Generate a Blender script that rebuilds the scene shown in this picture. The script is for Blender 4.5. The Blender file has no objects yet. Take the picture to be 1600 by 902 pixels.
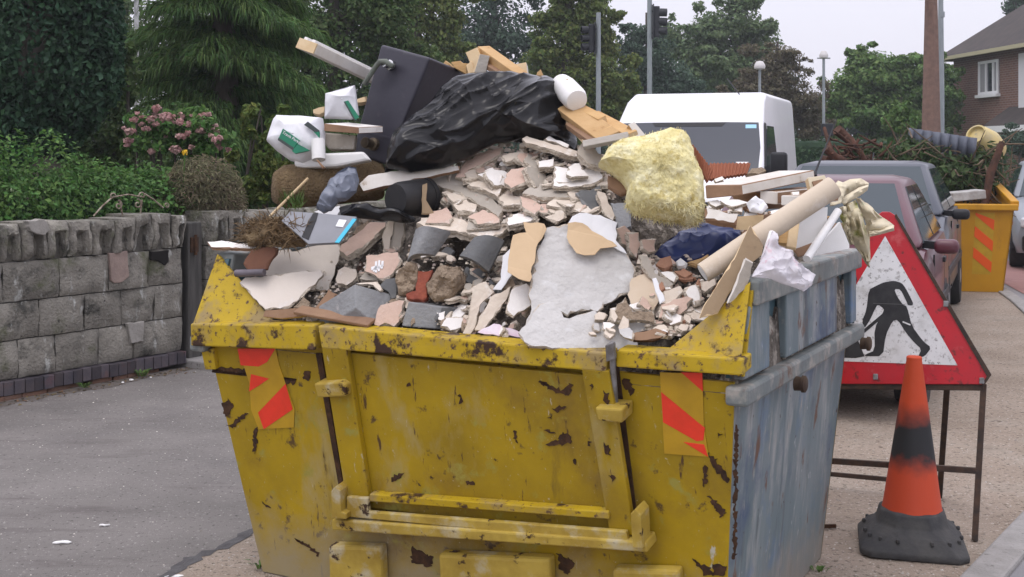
import bpy, bmesh, math, random
from mathutils import Vector, Matrix, noise
R = math.radians
C = bpy.context.scene.collection
SC = bpy.context.scene
RNG = random.Random(7)

# ---------------------------------------------------------------- camera, world, light, exposure
K, CX, HV, CH = 1930.0, 800.0, 235.0, 1.57      # focal length in pixels, centre column, horizon row, eye height
cd = bpy.data.cameras.new('camera'); cam = bpy.data.objects.new('camera', cd); C.objects.link(cam)
cam.location = (0, 0, CH); cam.rotation_euler = (R(90), 0, 0)
cd.sensor_width = 36; cd.lens = K/1600*36; cd.shift_y = -(451-HV)/1600; cd.clip_end = 2000; cd.clip_start = .05
SC.camera = cam
W = bpy.data.worlds.new('World'); SC.world = W; W.use_nodes = True
nt = W.node_tree; bg = nt.nodes['Background']
sky = nt.nodes.new('ShaderNodeTexSky'); sky.sky_type = 'NISHITA'; sky.sun_disc = False
SUN_EL, SUN_AZ = R(68), R(215)
sky.sun_elevation = SUN_EL; sky.sun_rotation = SUN_AZ; sky.dust_density = 4; sky.air_density = 1.2
mx = nt.nodes.new('ShaderNodeMixRGB'); mx.inputs[0].default_value = .88
mx.inputs[2].default_value = (7.85, 7.7, 8.7, 1)                      # flat overcast cloud
nt.links.new(sky.outputs[0], mx.inputs[1]); # an overcast sky is brighter overhead than at the horizon
wtc = nt.nodes.new('ShaderNodeTexCoord'); wsx = nt.nodes.new('ShaderNodeSeparateXYZ'); nt.links.new(wtc.outputs['Generated'], wsx.inputs[0])
wma = nt.nodes.new('ShaderNodeMath'); wma.operation = 'MULTIPLY_ADD'; wma.use_clamp = False; wma.inputs[1].default_value = 1.15; wma.inputs[2].default_value = 1.0
nt.links.new(wsx.outputs['Z'], wma.inputs[0])
wmul = nt.nodes.new('ShaderNodeVectorMath'); wmul.operation = 'SCALE'; nt.links.new(mx.outputs[0], wmul.inputs[0]); nt.links.new(wma.outputs[0], wmul.inputs['Scale'])
nt.links.new(wmul.outputs[0], bg.inputs[0])
bg.inputs[1].default_value = .1
sd = bpy.data.lights.new('sun', 'SUN'); so = bpy.data.objects.new('sun', sd); C.objects.link(so)
sd.energy = .6; sd.angle = R(25); sd.color = (1, .97, .92)
so.rotation_euler = (R(90)-SUN_EL, 0, R(180)-SUN_AZ+R(0))
so.location = (0, 0, 30)
SC.view_settings.view_transform = 'Standard'; SC.view_settings.look = 'None'
SC.view_settings.exposure = .20; SC.view_settings.gamma = 1; SC.view_settings.use_curve_mapping = False
SC.cycles.max_bounces = 6; SC.cycles.transparent_max_bounces = 12
SC.cycles.use_denoising = True

# ---------------------------------------------------------------- helpers: geometry
def V(*a): return Vector(a)
def at(u, v, Y): return V((u-CX)/K*Y, Y, CH-(v-HV)/K*Y)
def gr(u, v, z=0):
    Y = (CH-z)*K/(v-HV); return V((u-CX)/K*Y, Y, z)

class MB:
    def __init__(s): s.v = []; s.f = []; s.m = []
    def add(s, vs, fs, mi=0):
        o = len(s.v); s.v += [Vector(p) for p in vs]
        for f in fs: s.f.append([i+o for i in f]); s.m.append(mi)
        return s
    def hexa(s, p, mi=0):                      # 8 corners: bottom ring, top ring
        return s.add(p, [(3,2,1,0),(4,5,6,7),(0,1,5,4),(1,2,6,5),(2,3,7,6),(3,0,4,7)], mi)
    def box(s, c, size, rot=None, mi=0):
        x, y, z = [q/2 for q in size]; c = Vector(c)
        p = [V(-x,-y,-z),V(x,-y,-z),V(x,y,-z),V(-x,y,-z),V(-x,-y,z),V(x,-y,z),V(x,y,z),V(-x,y,z)]
        if rot is not None: p = [rot @ q for q in p]
        return s.hexa([q+c for q in p], mi)
    def span(s, a, b, mi=0):                   # axis-aligned box between two corners
        a, b = Vector(a), Vector(b); return s.box((a+b)/2, [abs(q) for q in (b-a)], None, mi)
    def bar(s, a, b, w, h, up=(0,0,1), mi=0):  # rectangular bar from a to b
        a, b = Vector(a), Vector(b); d = b-a; L = d.length; d.normalize()
        x = d.cross(Vector(up)); x.normalize(); z = x.cross(d)
        return s.box((a+b)/2, (w, L, h), Matrix((x, d, z)).transposed(), mi)
    def prism(s, pts, ext, m0=0, m1=None, back=None):
        m1 = m0 if m1 is None else m1; n = len(pts); ext = Vector(ext); pts = [Vector(p) for p in pts]
        bk = back if back else [p+ext for p in pts]
        o = len(s.v); s.v += pts+bk
        s.f.append([o+i for i in range(n)]); s.m.append(m0)
        s.f.append([o+n+i for i in reversed(range(n))]); s.m.append(m1)
        for i in range(n):
            j = (i+1) % n; s.f.append([o+i, o+n+i, o+n+j, o+j]); s.m.append(m1)
        return s
    def tube(s, path, r, n=10, mi=0, cap=True):
        path = [Vector(p) for p in path]; rs = r if isinstance(r, (list, tuple)) else [r]*len(path)
        o = len(s.v); k = len(path); ref = None
        for i, p in enumerate(path):
            d = (path[min(i+1,k-1)]-path[max(i-1,0)]).normalized()
            if ref is None: ref = V(0,0,1) if abs(d.z) < .9 else V(1,0,0)
            x = d.cross(ref).normalized(); y = x.cross(d); ref = y
            for j in range(n):
                a = 2*math.pi*j/n; s.v.append(p+(x*math.cos(a)+y*math.sin(a))*rs[i])
        for i in range(k-1):
            for j in range(n):
                s.f.append([o+i*n+j, o+i*n+(j+1)%n, o+(i+1)*n+(j+1)%n, o+(i+1)*n+j]); s.m.append(mi)
        if cap:
            s.f.append([o+j for j in reversed(range(n))]); s.m.append(mi)
            s.f.append([o+(k-1)*n+j for j in range(n)]); s.m.append(mi)
        return s
    def lathe(s, prof, base, axis=(0,0,1), n=24, mi=0):
        ax = Vector(axis).normalized(); base = Vector(base)
        x = ax.cross(V(0,0,1) if abs(ax.z) < .9 else V(0,1,0)).normalized(); y = ax.cross(x)
        o = len(s.v)
        for r, h in prof:
            for j in range(n):
                a = 2*math.pi*j/n; s.v.append(base+ax*h+(x*math.cos(a)+y*math.sin(a))*max(r, 1e-4))
        for i in range(len(prof)-1):
            for j in range(n):
                s.f.append([o+i*n+j, o+i*n+(j+1)%n, o+(i+1)*n+(j+1)%n, o+(i+1)*n+j]); s.m.append(mi)
        s.f.append([o+j for j in reversed(range(n))]); s.m.append(mi)
        s.f.append([o+(len(prof)-1)*n+j for j in range(n)]); s.m.append(mi)
        return s
    def quad(s, a, b, c, d, mi=0): return s.add([a,b,c,d], [(0,1,2,3)], mi)
    def build(s, name, mats, parent=None, bevel=0, smooth=None, local=False, seg=2, fixn=True, origin=None, **tags):
        me = bpy.data.meshes.new(name)
        if parent is not None and not local:
            o = Vector((0,0,0)); q = parent
            while q: o += q.location; q = q.parent
        elif parent is not None or local: o = Vector((0,0,0))
        elif origin is not None: o = Vector(origin)
        else:
            lo = [min(p[i] for p in s.v) for i in range(3)]; hi = [max(p[i] for p in s.v) for i in range(3)]
            o = V((lo[0]+hi[0])/2, (lo[1]+hi[1])/2, lo[2])
        me.from_pydata([p-o for p in s.v], [], s.f)
        for i, p in enumerate(me.polygons): p.material_index = s.m[i]
        for m in (mats if isinstance(mats, (list, tuple)) else [mats]): me.materials.append(m)
        if fixn or bevel:
            bm = bmesh.new(); bm.from_mesh(me)
            if bevel:
                bmesh.ops.remove_doubles(bm, verts=bm.verts, dist=1e-5)
            bmesh.ops.recalc_face_normals(bm, faces=bm.faces)
            if bevel:
                es = [e for e in bm.edges if len(e.link_faces) == 2 and e.calc_face_angle(0) > .45]
                bmesh.ops.bevel(bm, geom=es, offset=bevel, segments=seg, profile=.5, affect='EDGES', clamp_overlap=True)
            bm.to_mesh(me); bm.free()
        if smooth is not None:
            me.shade_smooth(); me.set_sharp_from_angle(angle=R(smooth))
        ob = bpy.data.objects.new(name, me); C.objects.link(ob)
        if parent is not None: ob.parent = parent
        elif not local: ob.location = o
        if tags: tag(ob, **tags)
        return ob

def tag(o, label=None, cat=None, group=None, kind=None):
    if label: o['label'] = label
    if cat: o['category'] = cat
    if group: o['group'] = group
    if kind: o['kind'] = kind
    return o
def empty(name, loc, rz=0, **tags):
    o = bpy.data.objects.new(name, None); C.objects.link(o); o.location = loc; o.rotation_euler = (0,0,rz)
    return tag(o, **tags)
def copy_tree(o, parent=None):
    c = o.copy(); C.objects.link(c)
    if parent: c.parent = parent
    for ch in list(o.children): copy_tree(ch, c)
    return c
def letters(name, txt, org, xd, yd, size, m, parent, depth=.001, align='LEFT'):
    cu = bpy.data.curves.new(name, 'FONT'); cu.body = txt; cu.size = size; cu.extrude = depth; cu.align_x = align
    t = bpy.data.objects.new('tmp', cu); me = bpy.data.meshes.new_from_object(t); bpy.data.objects.remove(t)
    xd = Vector(xd).normalized(); yd = Vector(yd).normalized(); zd = xd.cross(yd)
    M = Matrix((xd, yd, zd)).transposed().to_4x4()
    o = Vector((0,0,0)); q = parent
    while q: o += q.location; q = q.parent
    M.translation = Vector(org)-o
    me.transform(M); me.materials.clear(); me.materials.append(m); me.name = name
    ob = bpy.data.objects.new(name, me); C.objects.link(ob); ob.parent = parent
    return ob

# ---------------------------------------------------------------- helpers: materials
def mat(name, c1, c2=None, scale=6, lo=.35, hi=.65, rough=.7, bump=0, bscale=40, spec=.3, metal=0, island=0, stretch=None,
        layers=(), zdirt=None, hue=0, wave=None, detail=6, trans=0, alpha=1, dist=.01, coat=0, brick=None):
    m = bpy.data.materials.new(name); m.use_nodes = True; n = m.node_tree.nodes; L = m.node_tree.links
    b = n['Principled BSDF']; b.inputs['Roughness'].default_value = rough; b.inputs['Specular IOR Level'].default_value = spec
    b.inputs['Metallic'].default_value = metal; b.inputs['Coat Weight'].default_value = coat
    b.inputs['Transmission Weight'].default_value = trans; b.inputs['Alpha'].default_value = alpha
    tc = n.new('ShaderNodeTexCoord')
    def coord(st):
        if not st: return tc.outputs['Object']
        mp = n.new('ShaderNodeMapping'); mp.inputs['Scale'].default_value = st; L.new(tc.outputs['Object'], mp.inputs[0]); return mp.outputs[0]
    def ramp(sc, lo_, hi_, st, det, rough_=.6):
        t = n.new('ShaderNodeTexNoise'); t.inputs['Scale'].default_value = sc; t.inputs['Detail'].default_value = det
        t.inputs['Roughness'].default_value = rough_
        L.new(coord(st), t.inputs['Vector'])
        r = n.new('ShaderNodeMapRange'); r.inputs['From Min'].default_value = lo_; r.inputs['From Max'].default_value = hi_
        L.new(t.outputs['Fac'], r.inputs[0]); return r.outputs[0]
    def mixc(f, a, c):
        x = n.new('ShaderNodeMixRGB'); L.new(f, x.inputs[0])
        if isinstance(a, tuple): x.inputs[1].default_value = (*a, 1)
        else: L.new(a, x.inputs[1])
        if isinstance(c, tuple): x.inputs[2].default_value = (*c, 1)
        else: L.new(c, x.inputs[2])
        return x.outputs[0]
    col = c1
    if brick:
        bt = n.new('ShaderNodeTexBrick'); sp_ = n.new('ShaderNodeSeparateXYZ'); cb_ = n.new('ShaderNodeCombineXYZ')
        L.new(tc.outputs['Object'], sp_.inputs[0]); L.new(sp_.outputs['Y'], cb_.inputs['X']); L.new(sp_.outputs['Z'], cb_.inputs['Y']); L.new(cb_.outputs[0], bt.inputs[0])
        bt.inputs['Color1'].default_value = (*c1, 1); bt.inputs['Color2'].default_value = (*(c2 or c1), 1); bt.inputs['Mortar'].default_value = (*brick['mortar'], 1)
        bt.inputs['Scale'].default_value = 1; bt.inputs['Brick Width'].default_value = brick['w']; bt.inputs['Row Height'].default_value = brick['h']; bt.inputs['Mortar Size'].default_value = brick['m']
        col = bt.outputs[0]
    elif c2: col = mixc(ramp(scale, lo, hi, stretch, detail), c1, c2)
    for (lc, ls, ll, lh, lst) in layers: col = mixc(ramp(ls, ll, lh, lst, 8, .65), col, lc)
    if zdirt:                                            # mud splashed up from the ground, ragged upper edge
        dc, z1_, sc_ = zdirt; s_ = n.new('ShaderNodeSeparateXYZ'); L.new(tc.outputs['Object'], s_.inputs[0])
        ma = n.new('ShaderNodeMath'); ma.operation = 'MULTIPLY_ADD'; ma.inputs[1].default_value = -1/z1_; ma.inputs[2].default_value = .62; L.new(s_.outputs['Z'], ma.inputs[0])
        tn = n.new('ShaderNodeTexNoise'); tn.inputs['Scale'].default_value = sc_; tn.inputs['Detail'].default_value = 9; tn.inputs['Roughness'].default_value = .7; L.new(tc.outputs['Object'], tn.inputs['Vector'])
        aa = n.new('ShaderNodeMath'); aa.operation = 'ADD'; L.new(ma.outputs[0], aa.inputs[0]); L.new(tn.outputs['Fac'], aa.inputs[1])
        mr_ = n.new('ShaderNodeMapRange'); mr_.inputs['From Min'].default_value = .62; mr_.inputs['From Max'].default_value = 1.05; mr_.inputs['To Max'].default_value = .8; L.new(aa.outputs[0], mr_.inputs[0])
        col = mixc(mr_.outputs[0], col, dc)
    if island or hue:
        g = n.new('ShaderNodeNewGeometry'); h = n.new('ShaderNodeHueSaturation')
        if isinstance(col, tuple): h.inputs['Color'].default_value = (*col, 1)
        else: L.new(col, h.inputs['Color'])
        r = n.new('ShaderNodeMapRange'); r.inputs['To Min'].default_value = 1-island; r.inputs['To Max'].default_value = 1+island
        L.new(g.outputs['Random Per Island'], r.inputs[0]); L.new(r.outputs[0], h.inputs['Value'])
        if hue:
            mu = n.new('ShaderNodeMath'); mu.operation = 'MULTIPLY'; mu.inputs[1].default_value = 7.31; L.new(g.outputs['Random Per Island'], mu.inputs[0])
            fr = n.new('ShaderNodeMath'); fr.operation = 'FRACT'; L.new(mu.outputs[0], fr.inputs[0])
            r2 = n.new('ShaderNodeMapRange'); r2.inputs['To Min'].default_value = .5-hue; r2.inputs['To Max'].default_value = .5+hue
            L.new(fr.outputs[0], r2.inputs[0]); L.new(r2.outputs[0], h.inputs['Hue'])
        col = h.outputs[0]
    if isinstance(col, tuple): b.inputs['Base Color'].default_value = (*col, 1)
    else: L.new(col, b.inputs['Base Color'])
    if bump:
        t = n.new('ShaderNodeTexNoise'); t.inputs['Scale'].default_value = bscale; t.inputs['Detail'].default_value = 6
        L.new(coord(stretch if wave is None else None), t.inputs['Vector'])
        bn = n.new('ShaderNodeBump'); bn.inputs['Strength'].default_value = bump; bn.inputs['Distance'].default_value = dist
        L.new(t.outputs['Fac'], bn.inputs['Height']); L.new(bn.outputs[0], b.inputs['Normal'])
    return m
RUST = (.045, .022, .012)
YEL = (.40, .268, .006)
m_yellow = mat('yellow_paint', YEL, (.27,.18,.008), 3, rough=.55, spec=.3, bump=.3, bscale=9, zdirt=((.30,.255,.165), .62, 7),
    layers=[((.36,.30,.15), 4, .54, .74, (1,1,.45)), ((.15,.085,.02), 2.2, .52, .78, None), ((.46,.44,.36), 24, .66, .71, (1,.6,.3)), ((.44,.40,.28), 60, .65, .72, None), ((.10,.06,.02), 17, .61, .68, None), ((.46,.42,.28), 30, .66, .74, (1.2,1,.5)), ((.085,.045,.018), 26, .63, .68, (1.2,1,.14)), ((.13,.085,.015), 6, .60, .72, (1,1,.18)), ((.30,.26,.05), 8, .58, .66, None), (RUST, 9, .66, .69, None), (RUST, 34, .72, .75, None)])
m_yellow_worn = mat('worn_yellow_paint', (.47,.325,.015), YEL, 5, rough=.55, bump=.2, bscale=30,
    layers=[((.30,.22,.09), 9, .50, .66, None), (RUST, 10, .56, .62, None), ((.10,.055,.03), 42, .57, .64, None)])
m_yellow_dirty = mat('dirty_yellow_paint', (.47,.34,.06), (.30,.20,.03), 7, rough=.65, bump=.2, bscale=30,
    layers=[((.46,.42,.30), 9, .5, .68, None), (RUST, 12, .60, .64, None)])
m_blue = mat('blue_grey_paint', (.115,.155,.168), (.175,.212,.22), 4, rough=.55, bump=.35, bscale=10, stretch=(1,1,.35), zdirt=((.24,.215,.18), .5, 9),
    layers=[((.30,.31,.30), 9, .50, .66, (1,1,.22)), ((.45,.46,.45), 30, .64, .70, (1,1,.3)), ((.06,.09,.15), 2.6, .55, .70, None), ((.06,.065,.07), 9, .54, .68, (1,1,.10)), ((.10,.17,.28), 3, .55, .75, None), ((.30,.29,.26), 22, .60, .68, (1,1,.3)), ((.13,.07,.045), 8, .61, .66, (1,1,.4)), (RUST, 22, .66, .70, None)])
m_blue_rail = mat('worn_blue_rail_paint', (.205,.215,.20), (.13,.15,.15), 6, rough=.6, bump=.2, bscale=30,
    layers=[((.31,.29,.255), 11, .5, .64, None), ((.13,.08,.055), 7, .56, .66, None)])
m_teal = mat('shaded_teal_paint', (.045,.085,.10), (.07,.12,.14), 5, rough=.5, layers=[((.03,.03,.03), 12, .55, .65, (1,1,.3))])  # teal channel paint, darkened to carry the shade of the recesses
m_rust = mat('rust', (.032,.017,.010), (.075,.036,.016), 30, rough=.9, bump=.4, bscale=80)
m_inside = mat('rusty_inside', (.09,.06,.03), (.05,.03,.02), 8, rough=.8, layers=[(YEL, 6, .6, .66, None)])
m_red_refl = mat('red_reflective', (.80,.045,.02), (.70,.04,.015), 20, rough=.35, spec=.5)
m_yel_refl = mat('yellow_reflective', (.50,.30,.012), (.42,.25,.01), 12, rough=.4, spec=.5)
m_grey_steel = mat('scraped_steel', (.28,.28,.29), (.14,.13,.12), 20, rough=.5, metal=.3)
m_asphalt = mat('asphalt', (.208,.192,.178), (.160,.148,.137), 1.6, rough=.9, bump=.9, bscale=160, dist=.006, spec=.2,
    layers=[((.125,.115,.11), .9, .52, .75, None), ((.40,.38,.36), 55, .60, .66, None), ((.07,.062,.06), 45, .58, .66, None), ((.33,.31,.29), 24, .66, .69, None), ((.12,.105,.10), 3.5, .55, .75, (.35,1.6,1))])
m_asphalt_edge = mat('broken_asphalt_edge', (.075,.07,.07), (.12,.115,.115), 12, rough=.95, bump=1, bscale=120, dist=.01)
m_verge = mat('gravel_soil', (.345,.282,.225), (.265,.212,.165), 1.5, rough=.95, bump=1, bscale=110, dist=.012, spec=.15,
    layers=[((.36,.31,.255), 2.2, .5, .7, None), ((.12,.096,.072), 40, .55, .63, None), ((.52,.47,.41), 55, .58, .65, None), ((.13,.10,.08), 14, .62, .70, None), ((.15,.12,.09), 1.1, .6, .75, None)])
m_kerb = mat('kerb_concrete', (.30,.285,.27), (.23,.22,.205), 9, rough=.9, bump=.5, bscale=90, layers=[((.14,.13,.12), 30, .6, .7, None)])
m_road = mat('road_asphalt', (.24,.235,.24), (.20,.195,.20), 3, rough=.9, bump=.5, bscale=150, dist=.005, layers=[((.32,.31,.31), 110, .62, .7, None)])
m_redpave = mat('red_paving', (.30,.17,.15), (.24,.13,.12), 8, rough=.9, bump=.4, bscale=60)
m_white_line = mat('road_paint', (.75,.75,.73), (.6,.6,.58), 20, rough=.7)
m_ground = mat('ground_soil', (.07,.08,.035), (.05,.055,.03), 2, rough=1)
m_stone = mat('weathered_stone', (.265,.247,.21), (.165,.153,.13), 5, rough=.95, bump=.9, bscale=55, dist=.016, island=.10,
    layers=[((.06,.058,.05), 6, .52, .68, None), ((.40,.40,.37), 13, .58, .66, (1,1,.35)), ((.10,.105,.06), 4, .55, .7, None), ((.045,.042,.038), 30, .62, .7, None)])
m_stone_pink = mat('pink_render_patch', (.31,.235,.20), (.24,.18,.155), 14, rough=.95, bump=.4, bscale=60)
m_stone_pale = mat('pale_stone_scar', (.34,.32,.29), (.25,.235,.21), 14, rough=.95, bump=.5, bscale=60)
m_mortar = mat('dark_mortar', (.085,.08,.07), (.13,.12,.10), 20, rough=1, bump=.6, bscale=80)
m_bluebrick = mat('blue_brick', (.055,.05,.06), (.085,.07,.075), 12, rough=.7, bump=.3, bscale=60, island=.35, hue=.02, layers=[((.11,.06,.06), 5, .55, .7, None)])
m_redbrick = mat('crumbly_red_brick', (.20,.11,.075), (.13,.08,.06), 14, rough=.95, bump=.7, bscale=60, island=.3)
# ---------------------------------------------------------------- ground, verge, kerb, road (structure)
def sheet(name, pts, z, m):
    return MB().add([V(p[0], p[1], z) for p in pts], [list(range(len(pts)))]).build(name, m, fixn=False, origin=(0,0,z), kind='structure')
sheet('ground', [(-400,-50),(400,-50),(400,700),(-400,700)], -.03, m_ground)
sheet('driveway', [(-14,-6),(16,-6),(20,60),(-14,60)], -.012, m_asphalt)
# kerb line from the photograph, then on round the bend
KL = [(-1.6,-1.6),(.55,2.6),(1.62,4.50),(2.22,5.36),(2.95,6.75),(3.75,8.55),(4.35,10.0),(4.86,11.65),(5.2,12.9),(5.7,15.0),(6.2,18.0),(6.9,23.0)]
def off(line, d):
    out = []
    for i, p in enumerate(line):
        a = line[max(i-1,0)]; b = line[min(i+1,len(line)-1)]
        t = V(b[0]-a[0], b[1]-a[1]).normalized(); out.append((p[0]+t.y*d, p[1]-t.x*d))
    return out
ED = [(-2.75,.8),(-1.75,3.4),(-1.30,4.52),(-1.06,5.10),(-.2,6.9),(.6,8.6),(2.2,14),(3.4,23)]
rg = random.Random(3)
edj = []
for i in range(len(ED)-1):
    for k in range(14):
        f = k/14; edj.append((ED[i][0]*(1-f)+ED[i+1][0]*f+rg.uniform(-.022,.022), ED[i][1]*(1-f)+ED[i+1][1]*f+rg.uniform(-.02,.02)))
# verge: a gently uneven sheet between the asphalt edge and the kerb
sheet('verge', edj+off(KL,-.001)[::-1], -.004, m_verge)
strip = [(p[0], p[1]) for p in edj]
mb = MB()
ww = [.045+.03*noise.noise(V(i*.35,0,0))+.012*rg.random() for i in range(len(strip))]
for i in range(len(strip)-1):
    a, b = strip[i], strip[i+1]
    mb.quad(V(a[0]-ww[i],a[1]+.01,-.0085), V(a[0]+.012,a[1],-.002), V(b[0]+.012,b[1],-.002), V(b[0]-ww[i+1],b[1]+.01,-.0085))
mb.build('asphalt_edge', m_asphalt_edge, fixn=False, origin=(0,0,0), kind='structure')
mb = MB(); kin, kout = KL, off(KL, .14)
def resample(line, step):
    out = []; 
    for i in range(len(line)-1):
        a, b = Vector(line[i]), Vector(line[i+1]); n = max(1, round((b-a).length/step))
        for k in range(n): out.append(a.lerp(b, k/n))
    return out+[Vector(line[-1])]
ks = resample(KL, .9)
for i in range(len(ks)-1):
    a, b = ks[i], ks[i+1]; d = (b-a).normalized(); nrm = V(d.y, -d.x); g = d*.006
    p = [a+g, a+g+nrm*.14, b-g+nrm*.14, b-g]
    mb.hexa([V(q.x,q.y,-.16) for q in p]+[V(q.x,q.y,.012+RNG.uniform(0,.006)) for q in p])
mb.build('kerb', m_kerb, bevel=.012, origin=(0,0,0), kind='structure')
far = [(40,60),(40,-6),(0,-6)]
sheet('road', off(KL,.13)+[(9,60)]+far, -.008, m_road)
sheet('red_paving', [(5.42,12.4),(5.62,13.6),(6.1,16.0),(6.35,17.6),(14,17.6),(14,12.0)], -.002, m_redpave)
sheet('road_line', [(6.9,19.6),(16,19.0),(16,19.35),(6.95,20.0)], -.003, m_white_line)

# loose stones on the asphalt and the verge
st_m = mat('pale_grit', (.50,.47,.43), (.33,.30,.26), 30, rough=.95, island=.4)
mb = MB(); rg = random.Random(11)
def chip(mb, c, r, rg, mi=0, flat=.5):
    vs = []; n = 5; a0 = rg.random()*6
    for j in range(n): a = a0+j*6.283/n; q = rg.uniform(.6,1.1); vs.append(c+V(math.cos(a)*r*q, math.sin(a)*r*q, 0))
    top = [V(p.x*.6+c.x*.4+rg.uniform(-.1,.1)*r, p.y*.6+c.y*.4, c.z+r*flat*rg.uniform(.6,1.2)) for p in vs]
    fs = [[n+j for j in range(n)]]+[[j,(j+1)%n,n+(j+1)%n,n+j] for j in range(n)]
    mb.add(vs+top, fs, mi)
for k in range(3600):
    if rg.random() < .72:
        f = rg.random()**1.3; i = rg.randrange(3, len(edj)-12); a = edj[min(len(edj)-1,int(20+f*60))]
        j = rg.uniform(0,1); b = (a[0]+rg.uniform(.05,3.3), a[1]-rg.uniform(-.1,1.2)); 
        kx = None
        c = V(b[0], b[1], -.004)
        # keep left of the kerb
        q = min(range(len(ks)-1), key=lambda t:(ks[t]-Vector(b)).length)
        d = (ks[q+1]-ks[q]).normalized(); sgn = (b[0]-ks[q].x)*d.y-(b[1]-ks[q].y)*d.x
        if sgn > -.02: continue
    else: c = V(rg.uniform(-4.5,-.9), rg.uniform(4.4,9.2), -.012)
    chip(mb, c, rg.choice([.003,.003,.004,.004,.005,.007]), rg)
mb.build('loose_grit', st_m, fixn=False, origin=(0,0,0), kind='stuff', label='pale loose grit scattered on the verge and the driveway', cat='grit')
wp_m = mat('white_litter', (.75,.74,.72), rough=.8)
for k, (u, v, w, l) in enumerate([(95,845,.05,'larger white paper scrap lying on the grey asphalt'), (163,818,.026,'smaller white paper scrap lying on the grey asphalt'), (272,899,.05,'white paper scrap at the broken edge of the asphalt')]):
    p = gr(u, v); mb = MB(); n = 9
    mb.prism([p+V(math.cos(j*6.28/n)*w*RNG.uniform(.6,1.1), math.sin(j*6.28/n)*w*.45*RNG.uniform(.4,1.1), -.006+RNG.uniform(0,.003)) for j in range(n)], (0,0,-.004))
    mb.build('paper_scrap', wp_m, label=l, cat='litter')

# ---------------------------------------------------------------- stone garden wall
WO = V(-3.22, 7.77, 0); WD = V(.56, .83, 0).normalized(); WN = V(WD.y, -WD.x, 0)
def wl(s, n, z): return WO+WD*s+WN*n+V(0,0,z)
def rough_block(mb, s0, s1, z0, z1, n0, rg, amp=.012, mi=0, depth=.22, nu=6, nv=4, seed=0, notch=False, rnd=.02):
    # front face as a displaced grid, plus top and ends
    g = []
    for j in range(nv+1):
        for i in range(nu+1):
            fu, fv = i/nu, j/nv; s = s0+(s1-s0)*fu; z = z0+(z1-z0)*fv
            e = min(fu, 1-fu)*(s1-s0); ez = min(fv, 1-fv)*(z1-z0); q = min(e, ez)
            d = n0+amp*1.6*noise.fractal(V(s*7+seed, z*7, seed*.37), 1, 2, 4)
            if q < .008: d -= rnd*rg.uniform(.7,1.2)
            if notch and .30 < fu < .78 and fv < .70: d -= .06
            g.append(wl(s+rg.uniform(-.004,.004), d, z+(rg.uniform(-.006,.006) if 0 < j < nv else 0)))
    o = len(mb.v); bk = [wl(s0, n0-depth, z0), wl(s1, n0-depth, z0), wl(s1, n0-depth, z1), wl(s0, n0-depth, z1)]
    mb.v += g+bk; w = nu+1
    for j in range(nv):
        for i in range(nu): mb.f.append([o+j*w+i, o+j*w+i+1, o+(j+1)*w+i+1, o+(j+1)*w+i]); mb.m.append(mi)
    B = o+len(g)
    mb.f.append([o+nv*w+i for i in range(nu+1)]+[B+2, B+3]); mb.m.append(mi)
    mb.f.append([o+nu+j*w for j in range(nv+1)][::-1]+[B+2, B+1][::1]); mb.m.append(mi)
    mb.f.append([o+j*w for j in range(nv+1)]+[B+3, B]); mb.m.append(mi)
    mb.f.append([B, B+3, B+2, B+1]); mb.m.append(mi)
def stone_wall(name, s0, s1, label, patches, seed):
    root = empty(name, wl((s0+s1)/2, 0, 0), label=label, cat='wall')
    rg = random.Random(seed)
    blocks = MB(); courses = [(.115,.355),(.362,.60),(.607,.855)]
    for ci, (z0, z1) in enumerate(courses):
        s = s0
        while s < s1-.02:
            w = rg.uniform(.26,.44); e = min(s+w, s1)
            if s1-e < .12: e = s1
            mid = (s+e)/2; hole = patches and ci == 2 and any(a < mid < b for a, b in patches)
            rough_block(blocks, s+.003, e-.003, z0, z1, rg.uniform(-.006,.008), rg, .012, 0, seed=rg.random()*50, nu=8, nv=6)
            s = e
    blocks.build('block_courses', m_stone, root, smooth=40, fixn=False)
    cop = MB(); s = s0
    while s < s1-.02:
        w = rg.uniform(.15,.21); e = min(s+w, s1)
        if s1-e < .1: e = s1
        rough_block(cop, s+.002, e-.002, .865, 1.10+rg.uniform(-.012,.022), .02+rg.uniform(-.015,.02), rg, .022, 0, depth=.30, seed=rg.random()*50, nu=10, nv=8, notch=True, rnd=.022)
        s = e
    cop.build('coping', m_stone, root, smooth=50, fixn=False)
    back = MB(); p = [wl(s0+.01,-.05,0), wl(s1-.02,-.05,0), wl(s1-.02,-.21,0), wl(s0+.01,-.21,0)]
    back.hexa([q+V(0,0,.0) for q in p]+[q+V(0,0,1.06) for q in p]); back.build('mortar_core', m_mortar, root)
    br = MB(); s = s0
    while s < s1-.01:
        e = min(s+rg.uniform(.068,.078), s1); n = .03+rg.uniform(-.004,.004); z0 = .022+rg.uniform(-.004,.004)
        q = [wl(s+.003,n,z0), wl(e-.002,n,z0), wl(e-.002,-.1,z0), wl(s+.003,-.1,z0)]
        br.hexa(q+[k+V(0,0,.088) for k in q]); s = e
    br.build('brick_plinth', m_bluebrick, root, bevel=.004)
    rb = MB(); s = s0
    while s < s1-.05:
        e = s+rg.uniform(.09,.2)
        if rg.random() < .75:
            n = .012+rg.uniform(-.02,.012); q = [wl(s+.004,n,-.05), wl(min(e,s1),n+rg.uniform(-.01,.01),-.05), wl(min(e,s1),-.1,-.05), wl(s+.004,-.1,-.05)]
            rb.hexa(q+[k+V(0,0,.071) for k in q])
        s = e
    rb.build('crumbled_footing', m_redbrick, root, bevel=.008)
    return root
gw = stone_wall('garden_wall', -2.2, 1.485, 'long weathered grey stone garden wall with a knobbly coping along the driveway', [], 5)
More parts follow.
